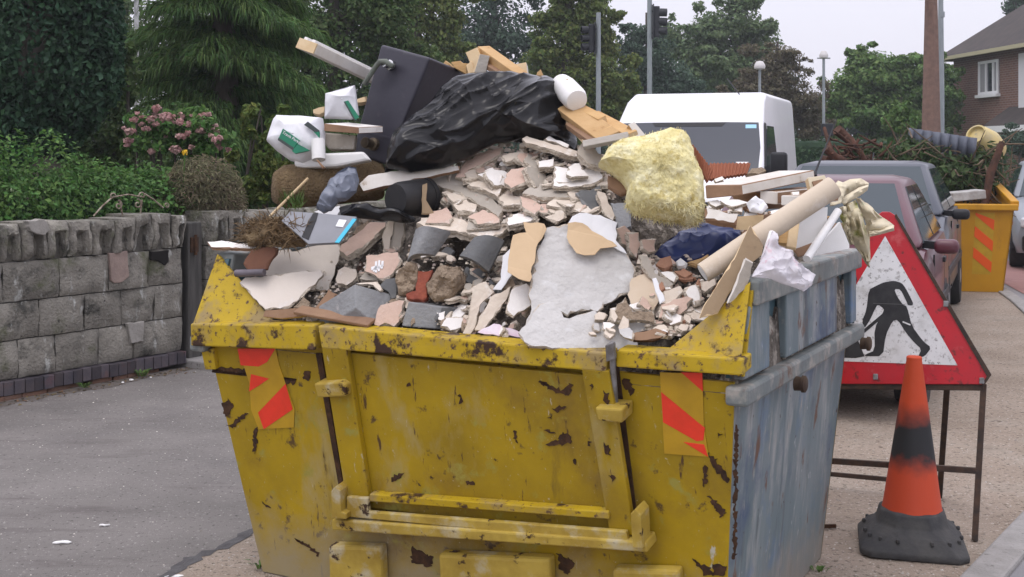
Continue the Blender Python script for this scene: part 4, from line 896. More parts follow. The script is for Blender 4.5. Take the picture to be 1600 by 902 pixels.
def car(name, label, cat, loc_, rz, paint, L=3.7, hw=.79, belt=.92, roof=1.37, rhw=.55, cowl=1.0, wt=1.62, rt=2.95, rb=3.5, hood=.74, est=False, mirror_m=None, group=None, antenna=False):
    r = empty(name, (0,0,0), label=label, cat=cat, group=group)
    def ring(y, z0, z1, w, b=.09): return [(-w*.93,y,z0),(w*.93,y,z0),(w,y,z0+.15),(w,y,z1-b*1.6),(w*.955,y,z1-.02),(w*.8,y,z1+.012),(0,y,z1+.03),(-w*.8,y,z1+.012),(-w*.955,y,z1-.02),(-w,y,z1-b*1.6),(-w,y,z0+.15)]
    mb = MB(); loft(mb, [ring(0,.3,.56,hw*.80), ring(.05,.24,.63,hw*.90), ring(.22,.22,hood-.04,hw*.96), ring(.55,.2,hood+.04,hw), ring(cowl,.2,belt,hw), ring(2.2,.2,belt+.01,hw), ring(L-.35,.2,belt+.02,hw), ring(L-.08,.25,belt-.03,hw*.95), ring(L,.33,belt-.16,hw*.86)])
    mb.build('body', paint, r, bevel=.012, smooth=50, local=True)
    bw = hw*.94; z0 = belt+.005; z1 = roof
    base = [V(-bw,cowl,z0),V(bw,cowl,z0),V(bw,rb,z0),V(-bw,rb,z0)]; top = [V(-rhw,wt,z1-.03),V(rhw,wt,z1-.03),V(rhw,rt,z1-.03),V(-rhw,rt,z1-.03)]
    mb = MB(); crown_ = [V(-rhw*.75,wt+.16,z1),V(rhw*.75,wt+.16,z1),V(rhw*.75,rt-.16,z1),V(-rhw*.75,rt-.16,z1)]
    o = base+top+crown_; mb.add(o, [(3,2,1,0),(0,1,5,4),(1,2,6,5),(2,3,7,6),(3,0,4,7),(4,5,9,8),(5,6,10,9),(6,7,11,10),(7,4,8,11),(8,9,10,11)])
    mb.build('roof', paint, r, bevel=.045, seg=3, smooth=50, local=True)
    def pane(nm, a, b, c, d, m=m_carglass, o_=.006, th=.01):
        nn = (b-a).cross(d-a).normalized(); MB().prism([q+nn*o_ for q in (a,b,c,d)], nn*-th).build(nm, m, r, local=True)
    def ins(a, b, c, d, e=.06, f=.05):
        u_ = lambda p, q, t: p.lerp(q, t)
        return (u_(u_(a,b,e),u_(d,c,e),f), u_(u_(a,b,1-e),u_(d,c,1-e),f), u_(u_(a,b,1-e),u_(d,c,1-e),1-f*1.6), u_(u_(a,b,e),u_(d,c,e),1-f*1.6))
    pane('windscreen', *ins(base[0],base[1],top[1],top[0],.05,.03))
    for xa, xb in ((.15,.85),(-.45,.25)): MB().bar(V(xa*bw,cowl+.02,z0+.03), V(xb*bw,cowl+.12,z0+.09), .02, .015).build('wiper', m_trim, r, local=True)
    pane('rear_window', *ins(base[2],base[3],top[3],top[2],.08,.06))
    for sx, (a, b, c, d) in ((1,(base[1],base[2],top[2],top[1])), (-1,(base[3],base[0],top[0],top[3]))):
        lo = ins(a,b,c,d,.05,.06)
        for (p, q) in (((.03,.46),(.51,.95)) if sx > 0 else ((.05,.49),(.54,.97))):
            pane('side_window', lo[0].lerp(lo[1],p), lo[0].lerp(lo[1],q), lo[3].lerp(lo[2],q), lo[3].lerp(lo[2],p))
    for yy in (.70, L-.72):
        for sx in (1,-1):
            wheel(V(sx*(hw-.085), yy, .29), .29, .19, r)
            n = 18; pts = [V(sx*(hw+.002), yy+.335*math.cos(t*math.pi/n), .27+.335*math.sin(t*math.pi/n)) for t in range(n+1)]
            MB().prism(pts, (-sx*.10,0,0)).build('wheel_arch', m_trim, r, local=True)
    for sx in (1,-1):
        mc = V(sx*(hw+.085), cowl+.22, belt+.01)
        mm = MB().box(mc, (.155,.10,.095)).build('mirror', mirror_m or paint, r, bevel=.035, seg=3, smooth=50, local=True)
        MB().bar(V(sx*(hw*.92),cowl+.25,belt+.02), mc, .05, .05).build('mirror_arm', m_trim, mm, local=True)
        MB().prism([mc+V(-.065,.051,-.035),mc+V(.065,.051,-.035),mc+V(.065,.051,.035),mc+V(-.065,.051,.035)], (0,.004,0)).build('mirror_glass', m_carglass, mm, local=True)
        MB().box(V(sx*hw*.68,.06,hood-.11), (.30,.14,.13)).build('headlight', m_lamp, r, bevel=.03, local=True)
        for yy in (cowl+.38, cowl+1.42): MB().span((sx*(hw+.001),yy,.32),(sx*(hw-.01),yy+.008,belt-.06)).build('door_seam', m_trim, r, local=True)
        MB().bar(V(sx*(hw+.004),cowl+1.22,belt-.16), V(sx*(hw+.004),cowl+1.38,belt-.16), .03, .035).build('door_handle', m_trim, r, local=True)
        MB().span((sx*(hw+.012),.5,.46),(sx*(hw-.01),L-.45,.53)).build('rubbing_strip', m_trim, r, bevel=.006, local=True)
        MB().box(V(sx*(hw-.005),.42,.60), (.03,.09,.05)).build('side_repeater', m_amber, r, bevel=.008, local=True)
    MB().span((-hw*.85,-.03,.26),(hw*.85,.12,.46)).build('bumper', m_trim, r, bevel=.03, local=True)
    MB().span((-hw*.4,-.012,.50),(hw*.4,.05,.58)).build('grille', m_trim, r, local=True)
    MB().tube([V(-.05,wt+.10,z1+.0),V(-.05,wt+.12,z1+.03),V(.04,wt+.55,z1+.42)] if antenna else [V(0,rt-.1,z1),V(0,rt,z1+.08)], [.016,.009,.003] if antenna else .006, 6).build('aerial', m_trim, r, local=True)
    r.location = loc_; r.rotation_euler = (0,0,rz)
    return r
m_redcar = carpaint('maroon_paint', (.085,.022,.032), (.10,.028,.038)); m_navy = carpaint('dark_blue_grey_paint', (.040,.046,.062), (.046,.054,.070)); m_silver = carpaint('silver_paint', (.20,.22,.24))
DR = R(22.6); dx = V(math.cos(DR), -math.sin(DR), 0); dy = V(math.sin(DR), math.cos(DR), 0)
def park(side_pt, y_at, hw): return V(side_pt[0], side_pt[1], 0)-dx*hw-dy*y_at
car('parked_car', 'dull maroon hatchback parked directly behind the road works sign', 'car', park((2.76,8.1), 1.2, .79), -DR, m_redcar, L=3.3, rt=2.6, rb=3.15, belt=.93, roof=1.385, rhw=.56, antenna=True)
car('parked_car', 'dark blue-grey car parked between the maroon hatchback and the second skip', 'car', park((4.02,11.3), 1.3, .84), -DR, m_navy, L=3.5, hw=.84, belt=.98, roof=1.465, rhw=.60, rt=2.7, rb=3.35, mirror_m=m_trim)
car('parked_car', 'silver car beyond the second skip, cut off by the right edge of the photo', 'car', V(7.25,15.8,0), -R(20), m_silver, L=3.9, roof=1.43, rhw=.58)
# high-roof van facing the camera
def van(loc_, rz):
    r = empty('van', (0,0,0), label='white high-roof van facing the camera behind the heap of rubble', cat='van')
    hwz = lambda z: 1.0 if z < 1.3 else 1.0-.13*((z-1.3)/1.1)**1.3
    prof = [(.06,.35),(0,.75),(.12,1.02),(.72,1.28),(1.33,1.985),(1.72,2.30),(2.05,2.41),(5.2,2.42),(5.3,2.3),(5.35,.35)]
    mb = MB(); n = len(prof); lft = [V(-hwz(z),y,z) for y, z in prof]; rgt = [V(hwz(z),y,z) for y, z in prof]
    mb.prism(lft, (0,0,0), back=rgt); m_w = mat('van_white', (.80,.80,.82), (.76,.76,.78), 3, rough=.35, coat=.3, layers=[((.6,.58,.55), 4, .62, .9, (1,1,.4))])
    mb.build('body', m_w, r, bevel=.06, seg=3, smooth=50, local=True)
    nn = V(0,-(1.985-1.28),.61).normalized()
    def ws(x, f, o=.006): return V(x*hwz(1.28+.705*f), .72+.61*f, 1.28+.705*f)+nn*o
    MB().prism([ws(-.93,.0),ws(.93,.0),ws(.95,.5),ws(.93,.975),ws(.5,.985),ws(0,.985),ws(-.5,.985),ws(-.93,.975),ws(-.95,.5)], nn*-.012).build('windscreen', mat('van_windscreen', (.045,.052,.065), rough=.08, spec=.45), r, local=True)
    MB().prism([ws(-.45,.90,.009),ws(.45,.90,.009),ws(.5,.98,.009),ws(-.5,.98,.009)], nn*-.004).build('tinted_band', m_trim, r, local=True)
    for x0, x1 in ((-.75,-.05),(.1,.8)): MB().bar(ws(x0,.02,.02), ws(x1,.10,.02), .03, .02).build('wiper', m_trim, r, local=True)
    MB().prism([ws(.76,.86,.009),ws(.90,.86,.009),ws(.90,.93,.009),ws(.76,.93,.009)], nn*-.003).build('windscreen_sticker', mat('pale_blue_sticker', (.35,.62,.85), rough=.5), r, local=True)
    for a, b in ((.66,.81),(.10,.22)):
        MB().prism([ws(a,.07,.009),ws(b,.07,.009),ws(b,.22 if a > .5 else .17,.009),ws(a,.22 if a > .5 else .17,.009)], nn*-.003).build('windscreen_paper', mat('white_paper', (.8,.8,.8), rough=.6), r, local=True)
    for sx in (1,-1):
        w = lambda y, z, o=.006: V(sx*(hwz(z)+o), y, z)
        MB().prism([w(1.02,1.32),w(2.25,1.32),w(2.25,1.93),w(1.52,1.93)], (-sx*.014,0,0)).build('side_window', m_carglass, r, local=True)
        MB().prism([w(.80,1.3,.008),w(.95,1.3,.008),w(1.47,1.95,.008),w(1.36,1.97,.008)], (-sx*.012,0,0)).build('pillar_trim', m_trim, r, local=True)
        mb = MB(); MB().span((sx*(1.005),.9,.6),(sx*.99,.912,1.3)).build('panel_seam', m_trim, r, local=True); MB().span((sx*1.003,2.36,.5),(sx*.99,2.372,1.3)).build('panel_seam', m_trim, r, local=True)
        mc = V(sx*1.17,.78,1.40); mm = MB().box(mc, (.20,.13,.34)).build('mirror', m_trim, r, bevel=.04, smooth=50, local=True)
        MB().bar(V(sx*.98,.9,1.32), mc, .06, .08).build('mirror_arm', m_trim, mm, local=True)
        MB().box(V(sx*.78,.04,.82), (.30,.16,.26)).build('headlight', m_lamp, r, bevel=.04, local=True)
        for yy in (.95,4.2): wheel(V(sx*.9,yy,.34), .34, .2, r)
    MB().span((-.98,-.06,.3),(.98,.2,.62)).build('bumper', m_trim, r, bevel=.05, local=True)
    MB().span((-.5,-.02,.74),(.5,.06,.94)).build('grille', m_trim, r, bevel=.02, local=True)
    MB().tube([V(.55,1.9,2.38),V(.35,2.2,2.62)], .008, 6).build('aerial', m_trim, r, local=True)
    r.location = loc_; r.rotation_euler = (0,0,rz); r.scale = (1.08,1,.985)
DV = R(19)
van(V(1.97, 15.5, 0), -DV)
# ---------------------------------------------------------------- the second skip, full of cut branches
def branch_skip():
    a = R(12); o = V(3.50, 13.95, 0); W2, D2, H2 = 2.05, 1.6, .98
    r = empty('skip', o, -a, label='orange-yellow skip full of cut branches, standing beyond the parked cars', cat='skip')
    m = mat('orange_yellow_paint', (.52,.26,.012), (.46,.22,.012), 3, rough=.5, layers=[((.30,.15,.02), 6, .58, .75, (1,1,.3)), (RUST, 16, .68, .71, None)])
    x0, x1 = 0, W2
    def pl(nm, pts, ext): return MB().prism([V(*p) for p in pts], ext).build(nm, m, r, local=True)
    pl('front_plate', [(x0,0,H2),(x1,0,H2),(x1-.10,.12,0),(x0+.1,.12,0)], (0,.015,0))
    pl('back_plate', [(x0,D2,H2+.2),(x1,D2,H2+.2),(x1-.10,D2-.12,0),(x0+.1,D2-.12,0)], (0,-.015,0))
    pl('end_plate', [(x1,0,H2),(x1,D2,H2+.2),(x1-.1,D2-.12,0),(x1-.1,.12,0)], (-.015,0,0))
    pl('end_plate', [(x0,0,H2),(x0,D2,H2+.2),(x0+.1,D2-.12,0),(x0+.1,.12,0)], (.015,0,0))
    MB().span((x0-.02,-.06,H2-.07),(x1+.03,.03,H2+.0)).build('front_rim', m, r, bevel=.012, local=True)
    MB().bar(V(x1,0,H2), V(x1+.02,D2,H2+.22), .09, .07).build('top_rail', m, r, bevel=.01, local=True)
    MB().bar(V(x0,0,H2), V(x0,D2,H2+.22), .09, .07).build('top_rail', m, r, bevel=.01, local=True)
    MB().span((x0,D2-.02,H2+.12),(x1,D2+.05,H2+.22)).build('back_rail', m, r, bevel=.01, local=True)
    f = lambda u, w: V(x1-.40+u*.20-.04*(1-w), .005+.12*(1-w)-.0, H2*w)
    st = MB().prism([f(0,.2)+V(0,-.006,0),f(1,.2)+V(0,-.006,0),f(1,.9)+V(0,-.006,0),f(0,.9)+V(0,-.006,0)], (0,.004,0)).build('marker_plate', m_yel_refl, r, local=True)
    mm = mat('orange_reflective', (.75,.10,.015), rough=.35)
    for k in range(3):
        w = .24+k*.24; MB().prism([f(0,w+.15)+V(0,-.010,0),f(1,w-.02)+V(0,-.010,0),f(1,w+.10)+V(0,-.010,0),f(0,min(.9,w+.27))+V(0,-.010,0)], (0,.003,0)).build('orange_stripe', mm, st, local=True)
branch_skip()
m_wet = leafmat('cut_leaf', (.035,.065,.022), (.085,.13,.045), .45, .03, 4)
m_root = mat('red_brown_root', (.12,.055,.035), (.06,.035,.025), 10, rough=.95, bump=.7, bscale=30)
m_twig = mat('twig', (.10,.07,.045), (.16,.12,.08), 15, rough=.9)
root = empty('branch_heap', at(1430,300,14.7), label='heap of cut leafy branches filling the orange-yellow skip', cat='branches')
hb = px_blobs(14.7, [(1350,250,50,22),(1410,245,60,30),(1480,262,62,42),(1540,262,34,40),(1440,275,90,32),(1330,262,40,18),(1500,292,60,22)], .9)
crown_mesh(hb, 5200, .10, random.Random(90), shell=.35, up=.3, long=2.2).build('leaves', m_wet, root, fixn=False)
mb = MB(); rg = random.Random(91)
for k in range(160):
    c, r = rg.choice(hb); s = V(c[0]+rg.uniform(-1,1)*r[0], c[1]+rg.uniform(-.9,.3)*r[1], c[2]+rg.uniform(-1,1)*r[2]); d = V(rg.gauss(0,1), rg.gauss(0,.5), rg.gauss(0,.55)).normalized()*rg.uniform(.15,.55)
    mb.tube([s, s+d*.5+V(0,0,rg.uniform(-.04,.04)), s+d], [.012,.009,.004], 5)
mb.build('twigs', m_twig, root, fixn=False)
mbk = MB(); 
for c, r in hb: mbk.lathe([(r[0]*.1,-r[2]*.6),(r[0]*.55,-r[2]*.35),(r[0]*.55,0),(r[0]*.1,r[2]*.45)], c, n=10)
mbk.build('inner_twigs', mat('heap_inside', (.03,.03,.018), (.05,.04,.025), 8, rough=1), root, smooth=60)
MB().tube([at(1537,330,14.2), at(1548,270,14.2), at(1566,222,14.2)], [.045,.05,.035], 8).build('bough', m_root, root, smooth=60)
sr = empty('tree_roots', at(1310,260,14.5), label='red-brown twisted roots and stumps lying at the left end of the branch heap', cat='tree roots')
for pts, rr in (([(1287,262),(1300,240),(1288,200)],.035), ([(1284,248),(1330,256),(1400,248)],.035), ([(1308,203),(1330,222),(1345,240),(1352,252)],.055), ([(1300,255),(1330,232),(1322,214)],.03), ([(1330,262),(1380,258),(1440,262)],.025), ([(1290,232),(1306,246),(1340,258)],.045)):
    MB().tube([at(u, v, 14.35+RNG.uniform(-.2,.2)) for u, v in pts], [rr*1.2, rr]+[rr*.6]*(len(pts)-2), 8).build('root', m_root, sr, smooth=60)
for k in range(26):
    u, v = RNG.uniform(1286,1380), RNG.uniform(218,266); du, dv = RNG.uniform(-45,45), RNG.uniform(-26,20)
    MB().tube([at(u,v,14.35), at(u+du*.5,v+dv*.5+RNG.uniform(-6,6),14.3), at(u+du,v+dv,14.3+RNG.uniform(-.1,.1))], [.02,.013,.006], 6).build('root', m_root, sr, smooth=60)
cs = MB(); n = 60; A_ = at(1421,200,14.8); B_ = at(1526,216,14.3); up = V(.05,-.15,1).normalized()*.23; vs = []
for i in range(n+1):
    q = A_.lerp(B_, i/n)+V(0,-.035*math.sin(i/n*7.5*6.283),0); vs += [q, q-up]
cs.add(vs, [(2*i,2*i+2,2*i+3,2*i+1) for i in range(n)])
c_ob = cs.build('corrugated_sheet', mat('blue_grey_corrugated', (.15,.165,.20), (.11,.12,.15), 5, rough=.6), fixn=False, smooth=60, label='blue-grey corrugated roofing sheet lying on top of the cut branches', cat='roofing sheet')
sm = c_ob.modifiers.new('thickness', 'SOLIDIFY'); sm.thickness = .008
mc = at(1538,224,15.0); ax = (V(-.55,-.45,.42)).normalized()
MB().lathe([(.02,-.30),(.10,-.30),(.185,-.20),(.195,-.02),(.19,.0),(.15,.15),(.115,.22),(.125,.225),(.105,.225),(.10,.18)], mc, ax, n=24).build('mixer_drum', mat('pale_yellow_drum', (.58,.46,.18), (.48,.40,.22), 6, rough=.5, layers=[((.3,.27,.2), 10, .6, .7, None)]), smooth=50, label='pale yellow drum of a cement mixer tipped on the cut branches', cat='mixer drum')
MB().bar(at(1481,308,13.9), at(1533,303,13.9), .3, .10).build('scrap_board', mat('dirty_white_panel', (.5,.5,.48), (.3,.28,.26), 8, rough=.7), bevel=.01, label='dirty white panel jammed at the front rim of the second skip', cat='panel')

# ---------------------------------------------------------------- heap in the skip: the mound under everything
def ztop(s):
    xs = [0, .15, .35, .6, .9, 1.2, 1.45, 1.65, 1.85, 2.0, 2.1]; zs = [1.17, 1.24, 1.36, 1.48, 1.58, 1.60, 1.52, 1.40, 1.28, 1.22, 1.15]
    if s <= 0: return zs[0]
    for i in range(len(xs)-1):
        if s <= xs[i+1]: f = (s-xs[i])/(xs[i+1]-xs[i]); return zs[i]*(1-f)+zs[i+1]*f
    return zs[-1]
TR = .72
def mound(s, t):
    zt = ztop(s); z0 = .90+.03*math.sin(s*4)
    if t <= TR: f = max(0, min(1, (t-.02)/(TR-.02))); return z0+(zt-z0)*(f**.92)
    f = min(1, (t-TR)/(SD-TR)); return zt+(1.12-zt)*f**1.5
def U(u, v, t):
    d = loc(SO+ray(u, v)); o = loc(V(0,0,CH)); k_ = (t-o.y)/d.y; return V(0,0,CH)+ray(u, v)*k_
def hit(u, v, up=.045):
    o = V(0,0,CH); d = ray(u, v); Y = 3.2; 
    while Y < 6.2:
        p = o+d*Y; q = loc(p)
        if q.y > .0 and q.z <= mound(min(max(q.x,0),SW), q.y)+up: return p
        if q.y > TR+.10: return p
        Y += .012
    return o+d*5.0
m_fill = mat('rubble_dust', (.15,.128,.105), (.075,.063,.052), 7, rough=1, bump=1, bscale=45, dist=.03, layers=[((.42,.375,.32), 9, .52, .66, None), ((.36,.32,.27), 34, .54, .64, None), ((.11,.05,.035), 11, .62, .7, None)])
DIPS = []
for (u, v, d_, r_) in ((1000,345,.16,.16),(1080,355,.12,.14),(640,305,.14,.14),(560,330,.10,.12),(690,390,.10,.12),(760,400,.09,.10),(900,500,.05,.08)):
    q = loc(hit(u, v, 0)); DIPS.append((q.x, q.y+.05, d_, r_))
mb = MB(); NX, NY = 200, 140; g = []
for j in range(NY+1):
    for i in range(NX+1):
        s = .03+(SW-.06)*i/NX; t = .035+(SD-.075)*j/NY; dip = sum(d_*math.exp(-((s-s_)**2+(t-t_)**2)/r_**2) for s_, t_, d_, r_ in DIPS); z = mound(s, t)-dip-.045+.06*noise.fractal(V(s*10,t*10,3), .8, 2, 5)
        if j in (0,NY) or i in (0,NX): z = min(z, .86)
        g.append(sw(s, t, z))
mb.add(g, [(j*(NX+1)+i, j*(NX+1)+i+1, (j+1)*(NX+1)+i+1, (j+1)*(NX+1)+i) for j in range(NY) for i in range(NX)])
mb.build('rubble_fill', m_fill, fixn=False, smooth=40, kind='stuff', label='dark dusty rubble packed between the larger pieces in the skip', cat='rubble')

# materials of the waste
m_plas = mat('plaster_face', (.68,.60,.50), (.55,.46,.37), 8, rough=.9, bump=.5, bscale=45, layers=[((.76,.72,.66), 14, .53, .66, None), ((.33,.27,.22), 18, .64, .72, None)])
m_plas_e = mat('plaster_edge', (.62,.55,.45), (.45,.38,.30), 26, rough=1, bump=1, bscale=70, dist=.02)
m_pink_p = mat('pink_plaster_face', (.60,.44,.355), (.52,.375,.30), 9, rough=.9, bump=.5, bscale=45, layers=[((.62,.56,.50), 13, .56, .68, None)])
m_white_p = mat('white_plaster_face', (.80,.775,.74), (.70,.655,.60), 9, rough=.85, bump=.4, bscale=40, layers=[((.50,.43,.36), 18, .62, .72, None)])
m_board = mat('plasterboard_face', (.70,.635,.56), (.63,.565,.49), 5, rough=.85, bump=.15, bscale=30, layers=[((.70,.67,.63), 9, .55, .7, None), ((.42,.36,.31), 30, .68, .74, None)])
m_board_grey = mat('grey_board_face', (.44,.395,.335), (.34,.305,.255), 8, rough=.9, bump=.4, bscale=40, layers=[((.48,.45,.41), 16, .58, .7, None)])
m_grey_pl = mat('grey_plaster_sheet', (.555,.54,.515), (.47,.455,.43), 6, rough=.9, bump=.8, bscale=13, dist=.03, layers=[((.60,.595,.58), 18, .55, .68, None), ((.32,.31,.29), 28, .66, .74, None)])
m_paper_w = mat('white_paper_facing', (.78,.78,.79), (.72,.72,.72), 6, rough=.8, bump=.2, bscale=15)
m_paper_t = mat('tan_paper_facing', (.60,.44,.27), (.54,.39,.235), 5, rough=.85, bump=.25, bscale=15)
m_conc = mat('grey_block', (.26,.265,.265), (.20,.20,.20), 7, rough=.95, bump=.5, bscale=70, layers=[((.34,.33,.32), 25, .6, .7, None)])
m_conc_d = mat('dark_grey_tile', (.115,.118,.12), (.16,.16,.155), 6, rough=.9, bump=.4, bscale=60, layers=[((.24,.23,.21), 18, .6, .7, None)])
m_brick = mat('broken_red_brick', (.30,.085,.05), (.22,.06,.04), 12, rough=.95, bump=.7, bscale=50)
m_mort = mat('tan_mortar', (.33,.255,.18), (.25,.19,.135), 10, rough=1, bump=1, bscale=50, dist=.025)
m_wood = mat('fresh_timber', (.56,.36,.16), (.47,.28,.115), 6, rough=.75, bump=.3, bscale=30, stretch=(1,1,5), layers=[((.33,.19,.08), 12, .62, .7, (1,1,6))])
m_wood_o = mat('orange_timber', (.53,.35,.17), (.44,.27,.115), 6, rough=.75, bump=.3, bscale=30, layers=[((.28,.14,.05), 12, .6, .7, None)])
m_wood_b = mat('brown_board', (.30,.185,.11), (.22,.13,.08), 9, rough=.8, bump=.3, bscale=40)
m_wood_c = mat('cut_cream_timber', (.68,.53,.33), (.60,.44,.25), 8, rough=.8, bump=.2, bscale=40)
m_wood_g = mat('weathered_grey_timber', (.42,.39,.34), (.33,.30,.26), 8, rough=.85, bump=.3, bscale=40, stretch=(1,1,3))
m_wwood = mat('dirty_white_timber', (.66,.63,.58), (.52,.47,.40), 8, rough=.75, bump=.2, bscale=30, layers=[((.33,.25,.17), 16, .64, .72, None)])
m_ply = mat('plywood_face', (.34,.25,.155), (.28,.20,.12), 5, rough=.85, bump=.2, bscale=40, layers=[((.18,.13,.09), 12, .6, .72, None)])
m_sheet = mat('black_plastic_sheet', (.007,.007,.008), rough=.22, spec=.34, bump=.10, bscale=14)
m_tank = mat('black_tank_plastic', (.031,.029,.042), (.040,.038,.050), 5, rough=.48, spec=.4, bump=.1, bscale=40, layers=[((.07,.067,.073), 14, .58, .74, None)])  # black plastic with its bluish sheen put into the base colour
m_sack = mat('white_woven_sack', (.74,.74,.75), (.68,.68,.70), 7, rough=.55, bump=.2, bscale=9)
m_green = mat('green_print', (.015,.20,.11), (.02,.17,.095), 14, rough=.5)
m_inkw = mat('white_print', (.78,.78,.78), rough=.6); m_inkk = mat('black_print', (.05,.06,.06), rough=.6)
m_whitepl = mat('white_plastic', (.78,.77,.75), (.70,.69,.66), 6, rough=.4, layers=[((.5,.47,.42), 15, .66, .74, None)])
m_insul = mat('yellow_wool', (.74,.68,.38), (.64,.55,.24), 7, rough=1, bump=.5, bscale=22, dist=.03, layers=[((.82,.79,.56), 12, .50, .7, None), ((.46,.36,.11), 15, .58, .70, None), ((.55,.46,.18), 40, .56, .66, None)])  # brownish pockets in the colour stand for the shade of hollows
m_card = mat('cardboard_tube', (.60,.51,.40), (.54,.45,.34), 5, rough=.85, bump=.15, bscale=40, layers=[((.68,.62,.54), 9, .55, .7, None)])
m_terra = mat('terracotta', (.33,.125,.07), (.26,.095,.055), 9, rough=.9, bump=.3, bscale=40)
m_clear = mat('clear_plastic_bag', (.82,.80,.83), (.75,.70,.74), 6, rough=.25, spec=.6, bump=.5, bscale=14, alpha=.6, layers=[((.75,.22,.28), 7, .54, .62, None)])
m_bluebag = mat('dark_blue_plastic', (.012,.025,.10), (.02,.035,.13), 5, rough=.35, spec=.5, bump=.3, bscale=10)
m_coir = mat('brown_matting', (.23,.165,.09), (.16,.11,.06), 25, rough=1, bump=1, bscale=90, dist=.02, layers=[((.25,.18,.11), 60, .58, .7, None)])
m_greybag = mat('grey_blue_plastic', (.18,.20,.25), (.12,.135,.17), 5, rough=.4, spec=.5, bump=.3, bscale=10)
m_greypl = mat('grey_plastic', (.25,.255,.275), (.21,.215,.23), 6, rough=.5)
m_cyan = mat('cyan_edge', (.06,.45,.62), rough=.5)
m_straw = mat('dead_turf', (.20,.135,.07), (.11,.075,.045), 30, rough=1, island=.4)
m_vinyl = mat('patterned_vinyl', (.62,.55,.38), (.52,.45,.28), 9, rough=.6, layers=[((.24,.25,.05), 5, .53, .60, None), ((.11,.13,.035), 11, .58, .66, None)])
m_vinyl_b = mat('cream_vinyl_backing', (.66,.59,.43), (.58,.50,.35), 9, rough=.7, layers=[((.25,.40,.22), 6, .62, .70, None)])

CR = {4: (350, 280, .2994), 5: (650, 200, .3992), 6: (950, 190, .3438), 2: (400, 30, .2994), 3: (650, 50, .2994)}
def cv(c, pts):
    if not c: return [tuple(p) for p in pts]
    ox, oy, k_ = CR[c]; return [(ox+x*k_, oy+y*k_) for x, y in pts]
def nrm(el, turn): return sv(math.sin(R(turn))*math.cos(R(el)), -math.cos(R(turn))*math.cos(R(el)), math.sin(R(el)))
HR = random.Random(77)
PLANE = {}
def chipped(out, back, ce, n, th, me_, rg=None):         # slab with a broken edge: inset face, ragged rim, inset back
    rg = rg or HR; N = len(out); mb = MB(); c = min(.006, th*.45)
    def inset(p, d): v_ = ce-p; L_ = v_.length; return p+v_*(min(d/L_, .3) if L_ > 1e-6 else 0)
    r0 = [inset(p, c*rg.choice((.1,.2,.4,1,1.6))) for p in out]
    r1 = [p-n*(th*rg.uniform(.2,.45)) for p in out]
    r2 = [inset(p, c*rg.uniform(0,1.8))-n*(th*rg.uniform(.55,.75)) for p in out]
    mb.v = r0+r1+r2+back
    mb.f.append(list(range(N))); mb.m.append(0)
    for k_ in range(3):
        for i in range(N):
            j = (i+1) % N; mb.f.append([k_*N+i, (k_+1)*N+i, (k_+1)*N+j, k_*N+j]); mb.m.append(me_)
    mb.f.append([3*N+i for i in reversed(range(N))]); mb.m.append(me_)
    return mb
def slab(name, label, cat, c, pts, el=45, turn=25, th=.012, mats=None, t=None, up=.05, jag=.0025, step=.018, ext=None, group=None, bevel=0, warp=.0, parent=None, on=None):
    px = cv(c, pts); cu, cvv = sum(p[0] for p in px)/len(px), sum(p[1] for p in px)/len(px)
    c0 = U(cu, cvv, t) if t is not None else hit(cu, cvv, up); n = nrm(el, turn); o = V(0,0,CH)
    if on: n = PLANE[on[0]][1]; c0 = PLANE[on[0]][0]+n*on[1]
    PLANE[label] = (c0, n)
    w = []
    for (u, v) in px:
        d = ray(u, v); k_ = (c0-o).dot(n)/d.dot(n); w.append(o+d*k_)
    out = []
    for i in range(len(w)):
        a, b = w[i], w[(i+1) % len(w)]; L_ = (b-a).length; m = max(1, int(L_/step)) if jag else 1; sd = n.cross(b-a).normalized() if L_ > 1e-6 else V(0,0,0)
        for q in range(m):
            f = q/m; p = a.lerp(b, f)
            if jag and q: p = p+sd*HR.uniform(-1,1)*jag*1.6
            if warp: p = p+n*warp*noise.noise(p*9)
            out.append(p)
    mats = mats or [m_plas, m_plas_e]
    if ext is not None:
        mb = MB().prism(out, sv(*ext), 0, 1 if len(mats) > 1 else 0)
    else:
        ce = sum(out, V(0,0,0))/len(out); back = [ce+(p-ce)*HR.uniform(.955,1.0)-n*th*HR.uniform(.8,1.15) if jag else p-n*th for p in out]
        mb = chipped(out, back, ce, n, th, 1 if len(mats) > 1 else 0) if jag else MB().prism(out, (0,0,0), 0, 1 if len(mats) > 1 else 0, back=back)
    return mb.build(name, mats, parent, bevel=bevel, label=label, cat=cat, group=group) if parent is None else mb.build(name, mats, parent, bevel=bevel)
